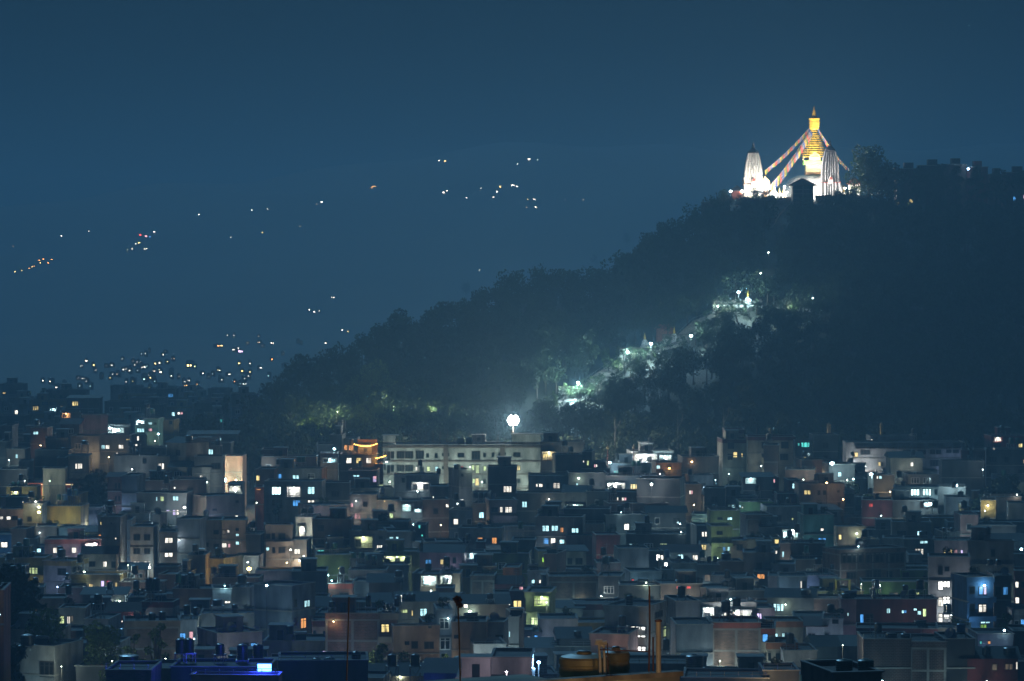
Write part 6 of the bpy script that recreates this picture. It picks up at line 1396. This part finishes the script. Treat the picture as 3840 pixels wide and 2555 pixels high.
def far_house(px, py, c, i):
    big = f'{px},{py}' in BIG or c == 'Y'; c = 'y' if c == 'Y' else c
    q = on_land(px, py + 6, 1500 if py > 1150 else 2400, hill=False)
    if q is None: return
    g = random.Random(i); sc_ = (q.y*K/.2); w_ = g.uniform(1.5, 2.6)*(1.6 if big else 1); h = g.uniform(1.8, 3.0)
    colw = ['warm', 'white', 'orange']
    grp = 'tiny lit houses far across the valley'
    if ('b', i % 3) not in FARMESH:
        FARMESH[('b', i % 3)] = MB().box(-.5, .5, 0, .8, -.6, 1).mesh('wall', wall(['lgrey', 'cream', 'white'][i % 3]))
        FARMESH[('r', i % 3)] = MB().poly([(-.56, -.06, 1.0), (.56, -.06, 1.0), (.56, -.06, 1.04), (0, -.06, 1.3), (-.56, -.06, 1.04)], (0, .95, 0)).mesh('roof', M_CONC)
    t = thing('far_house', q, g.uniform(-.3, .3), None, 'house', grp)
    inst('wall', FARMESH[('b', i % 3)], t, (0, 0, 0), (0, 0, 0), (w_, w_, h)); inst('roof', FARMESH[('r', i % 3)], t, (0, 0, 0), (0, 0, 0), (w_, w_, h))
    kc = 'W' if c == 'w' else c
    s_ = (g.choice([.30, .42, .55, .75]) if py > 1100 else g.choice([.5, .65, .8]))*sc_*(2.0 if big else 1.0) * (.7 if c == 'D' else 1.0) * (1 + max(0, (1100-py)/700))
    k = 'far' + kc
    if k not in PN:
        cc = LIT[kc][0]; st_ = 9.0 if c != 'D' else 2.2
        PN[k] = MB().box(-.46, .46, -.05, -.01, -.46, .46).mesh('pane', mat('far_glow_' + {'W': 'white'}.get(kc, LIT[kc][2].replace('-lit', '')), (.3, .3, .3), emit=(cc[0], cc[1]*.93, cc[2]*.85), estr=st_*(1.6 if py < 1100 else 1), noise=0, sample=False))
    f = inst('window', frame_mesh(2, False, False), t, (g.uniform(-.2, .2)*w_, -.02, h*.55), (0, 0, 0), (s_*g.uniform(1, 1.7), 1, s_)); inst('pane', PN[k], f)
    if big or g.random() < .25:
        f = inst('window', frame_mesh(2, False, False), t, (g.choice([-.4, .4])*w_, -.02, h*.55), (0, 0, 0), (s_*.7, 1, s_*.8)); inst('pane', PN[k], f)
    FV.append((t, q, {'W': 'white', 'D': 'dim', 'y': 'yellow', 'o': 'orange', 'r': 'red', 'p': 'pink', 'b': 'blue', 'g': 'lime', 'c': 'cyan', 'v': 'violet'}[kc]))
for i, e in enumerate(far.split(';')):
    a, b, c = e.split(','); far_house(int(a), int(b), c, i)
gg = random.Random(9)
for i in range(70):      # the rest of the valley floor
    kx_, ky_, ks_ = gg.choice([(340, 1400, 60), (520, 1385, 70), (600, 1440, 60), (780, 1405, 70), (700, 1470, 60), (900, 1420, 60), (980, 1370, 40), (230, 1450, 50)]); x = gg.gauss(kx_, ks_*1.3); y = min(1490, max(1330, gg.gauss(ky_, 24)))
    if x > 960 and y > 1340 - (x-960): continue
    far_house(int(x), int(y), gg.choice('wwwyocwy'), 1000+i)
# winding lit road high on the mountain
q = on_land(1397, 706, 2400, hill=False)
t = thing('mountain_road_lights', q, 0, 'short winding orange light trail high on the dark mountain', 'lights')
MB().tube([(-3.4, -.5, -.8), (-.2, -.5, -1.2), (1.0, -.5, -.6), (-1.6, -.5, .4), (-.6, -.5, 1.1), (3.8, -.5, 1.9)], .42, 5).build('lit_bend', mat('road_glow', (.3, .3, .3), emit=(1, .50, .12), estr=9, noise=0, sample=False), t)

# ================================================================== foreground
df = 108.0; mf = K*df
wa, wb = P(2012, 2553, 105.2), P(2549, 2517, 107.55); wb.z = wa.z; zr_ = wa.z
fgt = thing('foreground_house', (wb.x, wb.y, wb.z-9), math.atan2(wb.y-wa.y, wb.x-wa.x), 'nearest roof terrace with worn concrete edge, bottom centre-right, lit warm', 'house'); L_w = (wb-wa).length
MB().box(-L_w-2, 0, 0, 9, -8, 8.0).build('wall', wall('cream'), fgt)
pp_ = MB().box(-L_w-2, 0, 0, .2, 8.001, 8.86); pp_.build('parapet', wall('cream'), fgt)
cc_ = MB().box(-L_w-2, .08, -.08, .3, 8.86, 9.0); cc_.build('coping', mat('worn_concrete', (.40, .33, .25), noise=.35, nscale=2), fgt)
M_TANKO = mat('tank_ochre', (.42, .32, .13), rough=.5, noise=.25, nscale=1.5)
def big_tank(px0, px1, pyt, d, label):
    q = P((px0+px1)/2, pyt, d); r = (px1-px0)/2*K*d; t = thing('water_tank', (q.x, q.y, q.z-1.9), 0, label, 'water tank', 'ochre tanks on the nearest roof')
    pr_ = [(1, 0)]
    for k in range(6):
        z = .04+k*.15; pr_ += [(1, z), (.955, z+.02), (.955, z+.04), (1, z+.06)]
    pr_ += [(1, .93), (.93, .96), (.5, 1.0), (.3, 1.0), (.3, 1.03), (.02, 1.04)]
    MB().lathe([(a*r, b*1.9) for a, b in pr_], 40).build('tank_body', M_TANKO, t, smooth=False)
    MB().lathe([(.02, 1.97), (.26*r, 1.97), (.27*r, 1.99), (.02, 2.01)], 24).build('lid', M_BLACK, t); return t
big_tank(2096, 2284, 2452, df+1.2, 'big ochre water tank on the nearest roof, left of the pair')
big_tank(2258, 2362, 2436, df+2.4, 'ribbed ochre water tank on the nearest roof, right of the pair')
def pole_thing(pts, r, d, m_, label, name='pole', cat='pole', cap=None):
    a = P(*pts[-1], d); t = thing(name, (a.x, a.y, a.z), 0, label, cat); L = [P(*p, d)-a for p in pts]
    MB().tube(L, r*K*d, 10).build('shaft', m_, t)
    if cap: cap(t, L[0])
    return t
M_PVC = mat('pvc_pipe', (.62, .52, .40), rough=.5, noise=.15, nscale=4)
def elbow(t, p): MB().tube([p+Vector((-.06, 0, -.05)), p+Vector((-.06, 0, .05)), p+Vector((.10, 0, .06))], .065, 8).build('elbow', M_PVC, t)
pole_thing([(2246, 2412), (2250, 2470), (2252, 2565)], 5.2, df-.4, M_PVC, 'white tank pipe on the nearest roof, left of two', 'pipe', 'pipe', elbow)
pole_thing([(2263, 2418), (2267, 2480), (2269, 2565)], 5.2, df-.3, M_PVC, 'white tank pipe on the nearest roof, right of two', 'pipe', 'pipe', elbow)
pole_thing([(2278, 2412), (2281, 2565)], 2.2, df-.2, M_RUST, 'thin dark rod beside the two tank pipes', 'rod', 'rod')
pole_thing([(2250, 2437), (2434, 2444)], 2.6, df-.5, M_RUST, 'horizontal pipe from the tanks to the tall rusty rod', 'pipe', 'pipe')
pole_thing([(2469, 2332), (2470, 2530)], 9.5, df-.8, M_PVC, 'thick cream vent pipe standing on the nearest roof', 'vent_pipe', 'pipe', lambda t, p: MB().lathe([(.10, .0), (.105, .05), (.04, .08)], 12, p.x, p.y).build('cap', M_RUST, t, (0, 0, p.z)))
pole_thing([(2435, 2198), (2437, 2350), (2433, 2530)], 3.2, df-.6, M_RUST, 'tall thin rusty rod on the nearest roof', 'rod', 'rod')
pole_thing([(2449, 2390), (2450, 2530)], 3.2, df-.4, M_RUST, 'short rusty rod between tall rod and cream vent pipe', 'rod', 'rod')
MBAM = mat('bamboo', (.42, .28, .13), rough=.6, noise=.2, nscale=2)
dp_ = 92.0
pole_thing([(1309, 2238), (1304, 2420), (1300, 2560), (1297, 2950)], 2.6, dp_, MBAM, 'bare brown bamboo pole rising from the bottom edge, left of centre', 'bamboo_pole', 'pole')
def plume(t, p):
    V, F = crown_arrays([(p.x, p.y, p.z+.05, .10), (p.x+.04, p.y, p.z-.08, .07)], 240, .045, 3)
    c = bpy.data.objects.new('tuft', np_mesh('tuft', V, F, mat('dry_leaf', (.30, .12, .05), noise=0))); COL.objects.link(c); c.parent = t
pole_thing([(1717, 2258), (1722, 2380), (1726, 2560), (1728, 2950)], 2.9, dp_, MBAM, 'bamboo pole topped with a dry brown tuft, bottom centre', 'bamboo_pole', 'pole', plume)
for x_, w__, lb_ in ((2130, 150, 'warm lamp on a post just below the nearest tanks, left one'), (2470, 190, 'warm lamp on a post at the roof corner, right one')):
    q = P(x_, 2612, 99.5); lamp(0, 0, 0, w__*1.4, (1, .68, .34), lb_, pole=5, head=.07, name='terrace_lamp', loc=q, offset=(0, .3, .1))
q = P(1480, 2720, dp_-6); lamp(0, 0, 0, 60, (1, .58, .22), 'warm lamp below the two bamboo poles', pole=1.2, head=.08, name='terrace_lamp', loc=q)
# bottom row of nearer roofs
NEAR = [(397, 566, 2512, 'tanbrick', 425, 'nR', 'near orange brick parapet at the bottom left'), (566, 700, 2507, 'lilac', 436, 'n', 'near lilac concrete roof right of the orange brick parapet'), (716, 1045, 2531, 'lilac', 420, 'n', 'near violet wall under the blue glowing sign'),
        (1045, 1380, 2476, 'dark', 452, 'n', 'black roof with tanks right of the blue glowing sign'), (1588, 1800, 2522, 'lgrey', 440, 'T', 'low roof with tin sheet left of the pink-lit box'), (1713, 2000, 2543, 'lgrey', 408, 'n', 'pale pink-lit wall at the bottom, under the white box'),
        (1840, 1994, 2464, 'white', 414, 'n', 'white box-like roof room lit pink and violet, bottom centre'), (3035, 3308, 2522, 'tan', 250, 'ncn', 'near house with white end wall and two green tanks, bottom right'), (2350, 2610, 2488, 'dgrey', 470, 'R', 'dark flat roof behind the cream vent pipe'),
        (2560, 2880, 2541, 'dgrey', 430, 'R', 'dark roof with thin railing posts right of the nearest terrace')]
for x0, x1, yt, ck, d, op, lb in NEAR:
    house(x0, x1, yt, 2600, ck, d=d, opt=op, label=lb, yaw=(3 if x0 == 1045 else None), xm=(3125 if ck == 'tan' and d == 250 else None), dep=7 if d < 300 else 3 if x0 == 716 else 9)
for px0, px1, pyt, pyb, ck, d, lb in [(3134, 3198, 2470, 2518, 'green', 253, 'green water tank on the near white-ended house, left one'), (3216, 3277, 2470, 2518, 'green', 253, 'green water tank on the near white-ended house, right one'),
     (658, 694, 2396, 2452, 'black', 438, 'tall black tank on braced stand, left of a close pair, bottom left'), (693, 728, 2396, 2452, 'black', 438.1, 'tall black tank on braced stand, right of a close pair, bottom left'), (808, 842, 2416, 2458, 'black', 438, 'black tank on thin braced stand between pair and blue sign'), (888, 930, 2417, 2478, 'black', 438, 'tall black tank just left of the blue glowing sign'), (948, 988, 2417, 2480, 'black', 444, 'black tank behind the blue glowing sign'),
     (1168, 1205, 2465, 2511, 'green', 455, 'blue-green tank right of the blue sign, left one'), (1213, 1256, 2462, 2511, 'green', 455, 'blue-green tank right of the blue sign, right one'), (1318, 1353, 2440, 2500, 'black', 456, 'black tank tall on the black roof'), (1452, 1489, 2455, 2500, 'black', 470, 'black tank on the pale strip roof, left one'), (1539, 1575, 2455, 2500, 'black', 470, 'black tank on the pale strip roof, right one'),
     (1700, 1745, 2463, 2505, 'black', 466, 'wide black tank beside the tufted bamboo pole'), (1762, 1792, 2468, 2506, 'green', 466, 'dark green tank right of the tufted bamboo pole'), (2571, 2637, 2457, 2510, 'black', 462, 'large black ribbed tank right of the cream vent pipe'), (2486, 2510, 2398, 2442, 'black', 520, 'black tank above and right of the cream vent pipe'), (446, 523, 2458, 2493, 'black', 440, 'wide low black tank behind the orange brick parapet')]:
    m = K*d; dia = (px1-px0)*m; h = (pyb-pyt)*m; q = P((px0+px1)/2, pyb, d+dia/2); rz_ = None
    for r in HOUSES:
        if r['x0'] <= (px0+px1)/2 <= r['x1'] and r['d'] < d+2 and r['d']+r['dep'] > d: rz_ = roof_z(r)
    st_ = max(.0, q.z-rz_) if rz_ is not None and q.z-rz_ < 5 else 2.2
    tank_at(Vector((q.x, q.y, q.z-st_)), dia, h, ck, st_, label=lb)
house(640, 1010, 2500, 2600, 'dark', d=432, opt='n', label='black cluttered roof carrying the tanks left of the blue sign')
# blue glowing sign
q = P(992, 2504, 424); t = thing('glowing_sign', q, 0, 'dazzling blue glowing sign box on the near roof edge', 'sign'); w_ = 27*K*424
MB().box(-w_, w_, 0, .25, -.45, .45).build('sign_box', M_FRAME, t); MB().box(-w_*.94, w_*.94, -.05, -.003, -.40, .40).build('light_panel', mat('sign_blue', (.3, .3, .3), emit=(.04, .18, 1), estr=18, noise=0, sample=False), t)
MB().box(-.1, .1, .05, .2, -2.2, -.45).build('post', M_METAL, t)
lamp_light((0, -1.6, .6), 4200, (.03, .06, 1), t, .4); lamp_light((-1.5, 2.5, 1.5), 450, (.02, .06, 1), t, .4)
q = P(2020, 2484, 418); lamp(0, 0, 0, 1800, (.25, .55, 1), 'blue-white spotlight beside the white box-like roof room', pole=2.5, head=.2, loc=q)
q = P(1900, 2520, 404); lamp(0, 0, 0, 900, (1, .78, .92), 'pinkish lamp below the white box-like roof room', pole=2.0, head=.1, loc=q)
for px, py, d, w__, lb_ in ((3230, 2190, 640, 700, 'fill lamp added before the unfinished brick house'), (3300, 2195, 642, 500, 'second fill lamp added before the unfinished brick house'), (3420, 2240, 606, 350, 'lane lamp lighting the green house'), (3160, 2420, 505, 260, 'fill lamp added before the weathered pale walls, bottom right'), (480, 2120, 690, 600, 'fill lamp added under the white flats, left'), (2050, 2260, 600, 500, 'fill lamp added before the big tan brick wall'), (2230, 2380, 560, 450, 'fill lamp added before the pink balustrade house'), (2700, 2480, 500, 500, 'fill lamp added before the tan brick house under the long veranda'), (1330, 2460, 500, 420, 'fill lamp added before the brick house with yellow window'), (1750, 2480, 498, 450, 'fill lamp added before the grey houses, bottom centre'), (230, 2500, 502, 260, 'dim fill lamp added under the feathery green trees, left one'), (420, 2480, 498, 220, 'dim fill lamp added under the feathery green trees, right one'), (1500, 2530, 490, 160, 'dim fill lamp added before the rounded green tree'), (620, 2470, 492, 200, 'dim lane lamp by the spindly curved tree')):
    q = P(px, py, d); lamp(0, 0, 0, w__, (.85, 1, .8), lb_, pole=q.z-ground_z(d), head=.06, name='fill_lamp', loc=q)  # extra fill lamps, added to lift dark fronts and trees
# yellow pergola, tin awning, laundry, gable pieces
q = P(2880+690*S, 1955+660*S, 655); t = thing('pergola', q, 0, 'yellow-lit roof pergola left of the green house', 'pergola'); hh = 120*S*K*655; ww = 62*S*K*655
p_ = MB()
for x in (-ww, ww): p_.box(x-.07, x+.07, -1, -.86, 0, hh); p_.box(x-.07, x+.07, 1, 1.14, 0, hh)
p_.box(-ww-.1, ww+.1, -1.1, 1.2, hh, hh+.1); p_.build('frame', mat('pergola_yellow', (.55, .5, .15)), t); lamp_light((0, -.3, hh-.8), 70, (.85, 1, .35), t)
# people on the temple terrace
def person(px, d, z, h, label, lean=0, colr=(.03, .03, .035)):
    t = thing('person', (temple_x(px, d), d, z), random.uniform(-.6, .6), label, 'person', 'people on the temple terrace')
    me = bpy.data.meshes.new('body'); k = h/1.7
    vs = [(0, 0, .95), (0, 0, 1.2), (0, 0, 1.42), (0, 0, 1.5), (0, -.01, 1.62), (.2, 0, 1.4), (.27, -.03, 1.12), (.25, -.15, .9), (-.2, 0, 1.4), (-.27, .02, 1.12), (-.26, -.08, .88), (.1, 0, .88), (.12, -.05, .48), (.12, .02, .06), (.13, -.14, .03), (-.1, 0, .88), (-.11, .06, .48), (-.12, .04, .06), (-.13, -.12, .03)]
    es = [(0, 1), (1, 2), (2, 3), (3, 4), (2, 5), (5, 6), (6, 7), (2, 8), (8, 9), (9, 10), (0, 11), (11, 12), (12, 13), (13, 14), (0, 15), (15, 16), (16, 17), (17, 18)]
    rs = [.16, .15, .13, .06, .115, .07, .05, .04, .07, .05, .04, .09, .065, .045, .035, .09, .065, .045, .035]
    me.from_pydata([(x*k, y*k, zq*k) for x, y, zq in vs], es, []); o = bpy.data.objects.new('body', me); COL.objects.link(o); o.parent = t
    mo = o.modifiers.new('skin', 'SKIN'); 
    for i_, sv in enumerate(me.skin_vertices[0].data): sv.radius = (rs[i_]*k, rs[i_]*k*.8); sv.use_root = (i_ == 0)
    sb = o.modifiers.new('sub', 'SUBSURF'); sb.levels = 1; sb.render_levels = 1
    me.materials.append(mat('dark_clothes', colr, noise=0))
person(2832, 1291, TZ, 1.7, 'small dark standing figure on the terrace before the left shrine'); person(2856, 1291.5, TZ, 1.65, 'small dark figure on the terrace, near the porch of the left shrine'); person(2812, 1291, TZ, 1.6, 'small dark figure at the left corner of the lit terrace')

# ================================================================== labels: what each is like, then where, by things one can find
MARKS = [(1725, 1735, 'the long white apartment block'), (840, 1802, 'the dazzling green-white lamp'), (75, 2200, 'the huge dark tree'), (992, 2504, 'the blue glowing sign'), (934, 2133, 'the bright yellow lamp'), (2270, 2490, 'the nearest ochre tanks'),
 (145, 1880, 'the triple yellow lamps'), (440, 2040, 'the tall blank-sided grey house'), (1130, 1835, 'the lit white scalloped house'), (1345, 1690, 'the orange-lit hotel terrace'), (2450, 1720, 'the white bungalow'), (2360, 1820, 'the two bright verandas'), (3380, 1690, 'the monastery'),
 (3585, 1830, 'the tall slim street lamp'), (3440, 1850, 'the bright-windowed pale house'), (2656, 2024, 'the green-white lane lamp'), (2740, 2310, 'the long bright veranda'), (3560, 2240, 'the lit window column'), (3340, 2220, 'the green house'), (3690, 2260, 'the dark blue balcony house'), (3380, 2340, 'the maroon house'), (3300, 2100, 'the unfinished brick house'),
 (2150, 2220, 'the big tan brick wall'), (2440, 2400, 'the tall window-lit white house'), (1330, 2420, 'the brick house with yellow window'), (1500, 2440, 'the peach house'), (1025, 2380, 'the white gabled roof'), (560, 2400, 'the spindly curved tree'), (1390, 2010, 'the lime-lit veranda'), (1500, 2090, 'the lime crenellated house'), (2060, 2010, 'the dark flats with cyan windows'), (2960, 2000, 'the cyan-bright veranda'),
 (420, 1600, 'the cyan veranda at valley edge'), (880, 1760, 'the tall peach wall'), (2700, 1700, 'the cream monastery wing'), (1700, 2245, 'the tufted bamboo pole'), (2120, 1610, 'the floodlight mast'), (1250, 2220, 'the brick-red white-trimmed house'), (3160, 2480, 'the two near green tanks'), (700, 2420, 'the paired black tanks'), (250, 2120, 'the yellow balcony house'), (2330, 2180, 'the dark central roofs'), (620, 1810, 'the brick tower house'), (3770, 1800, 'the big dark edge tree')]
NUM = ['', 'one', 'two', 'three', 'four', 'five', 'six', 'seven', 'eight', 'nine', 'ten']
ORD = ['nearest', 'second-nearest', 'third-nearest', 'fourth-nearest', 'fifth-nearest', 'sixth-nearest', 'seventh-nearest', 'eighth-nearest', 'ninth-nearest', 'tenth-nearest', 'eleventh-nearest', 'twelfth-nearest']
def where(x, y):
    dist, k = min((math.hypot(x-a, y-b), i) for i, (a, b, c) in enumerate(MARKS)); a, b, nm = MARKS[k]
    dx, dy = x-a, y-b; ang = math.degrees(math.atan2(-dy, dx)) % 360
    dr = ['right of', 'above right of', 'above', 'above left of', 'left of', 'below left of', 'below', 'below right of'][int((ang+22.5)//45) % 8]
    if dist < 45: dr = 'at'
    return f'{dr} {nm}', dist
cand = {}
for r in HOUSES:
    if r['label']: continue
    col = WALLS[r['col']][1]; n_l = {}
    wins = [e[4] for e in r['ws'] if e[4] not in 'dD']
    feat = ''
    if r['vs']: feat = f"with {LIT[r['vs'][0][4]][2].replace('bright white', 'white-lit').replace('bright cyan', 'cyan-lit')} veranda"
    elif wins:
        kinds = set(wins)
        if len(kinds) == 1: feat = f"with {NUM[min(10, len(wins))]} {LIT[wins[0]][2].replace('bright white', 'white-lit').replace('bright cyan', 'cyan-lit')} window{'s' if len(wins) > 1 else ''}"
        else: feat = f"with {NUM[min(10, len(wins))]} lit windows"
    elif 'F' in r['opt']: feat = 'with concrete frame'
    elif 'R' in r['opt']: feat = 'with roof railing'
    elif 'B' in r['opt']: feat = 'with balconies'
    elif r['spec'] and any(e[4] == 'd' for e in r['ws']): feat = 'with dark windows'
    elif r['spec']: feat = 'with unlit front'
    rf = 'tin-roofed ' if 'T' in r['opt'] else ''
    if 'T' in r['opt'] and not wins and not r['vs']: feat = ''
    cx_, cy_ = (r['x0']+r['x1'])/2, (r['yt']+min(r['yb'], r['yt']+120))/2
    wtxt, dist = where(cx_, cy_)
    cand.setdefault((f'{col} {rf}house {feat}'.strip(), wtxt), []).append((dist, r['o']))
    r['o']['category'] = 'house'; r['o']['group'] = 'houses of the town'
for t in TANKREC:
    if t['label']: continue
    x, y = pix(t['p']); wtxt, dist = where(x, y)
    cand.setdefault((f"{ {'black': 'black', 'green': 'green', 'blue': 'blue', 'steel': 'shiny steel', 'teal': 'green'}[t['colk']]} roof tank" + (' on stand' if t['stand'] > .6 else ''), wtxt), []).append((dist, t['o']))
for t, nm in DISHREC:
    x, y = pix(t.location); wtxt, dist = where(x, y); cand.setdefault((nm, wtxt), []).append((dist, t))
for (desc, wtxt), L_ in cand.items():
    L_.sort(key=lambda e: e[0])
    for i, (_, o_) in enumerate(L_):
        pre = '' if len(L_) == 1 else ORD[min(i, 11)] + ' '
        o_['label'] = f'{pre}{desc} {wtxt}'
FM = [(1920, 700, 'the upper mountain cluster'), (1397, 706, 'the winding orange light trail'), (550, 880, 'the red and blue mountain lights'), (130, 985, 'the orange hillside cluster'), (880, 1316, 'the big white valley light'), (707, 1372, 'the large cream-lit valley house'), (1800, 1018, 'the hill crest'), (1180, 1168, 'the three lights above the wood'), (1250, 1290, 'the left end of the wood'), (842, 1457, 'the airy valley-edge tree'), (310, 1450, 'the far left roofs'), (560, 1470, 'the row of amber valley lights')]
cf = {}
for t, q, cw in FV:
    x, y = pix(q); dist, k = min((math.hypot(x-a, y-b), i) for i, (a, b, c) in enumerate(FM)); a, b, nm = FM[k]; ang = math.degrees(math.atan2(-(y-b), x-a)) % 360
    dr = ['right of', 'above right of', 'above', 'above left of', 'left of', 'below left of', 'below', 'below right of'][int((ang+22.5)//45) % 8] if dist > 30 else 'at'
    cf.setdefault((cw, f'{dr} {nm}'), []).append((dist, t))
for (cw, wtxt), L_ in cf.items():
    L_.sort(key=lambda e: e[0])
    for i, (_, o_) in enumerate(L_): o_['label'] = ('' if len(L_) == 1 else ORD[min(i, 11)] + ' ') + f'far tiny house with {cw} window, {wtxt}'
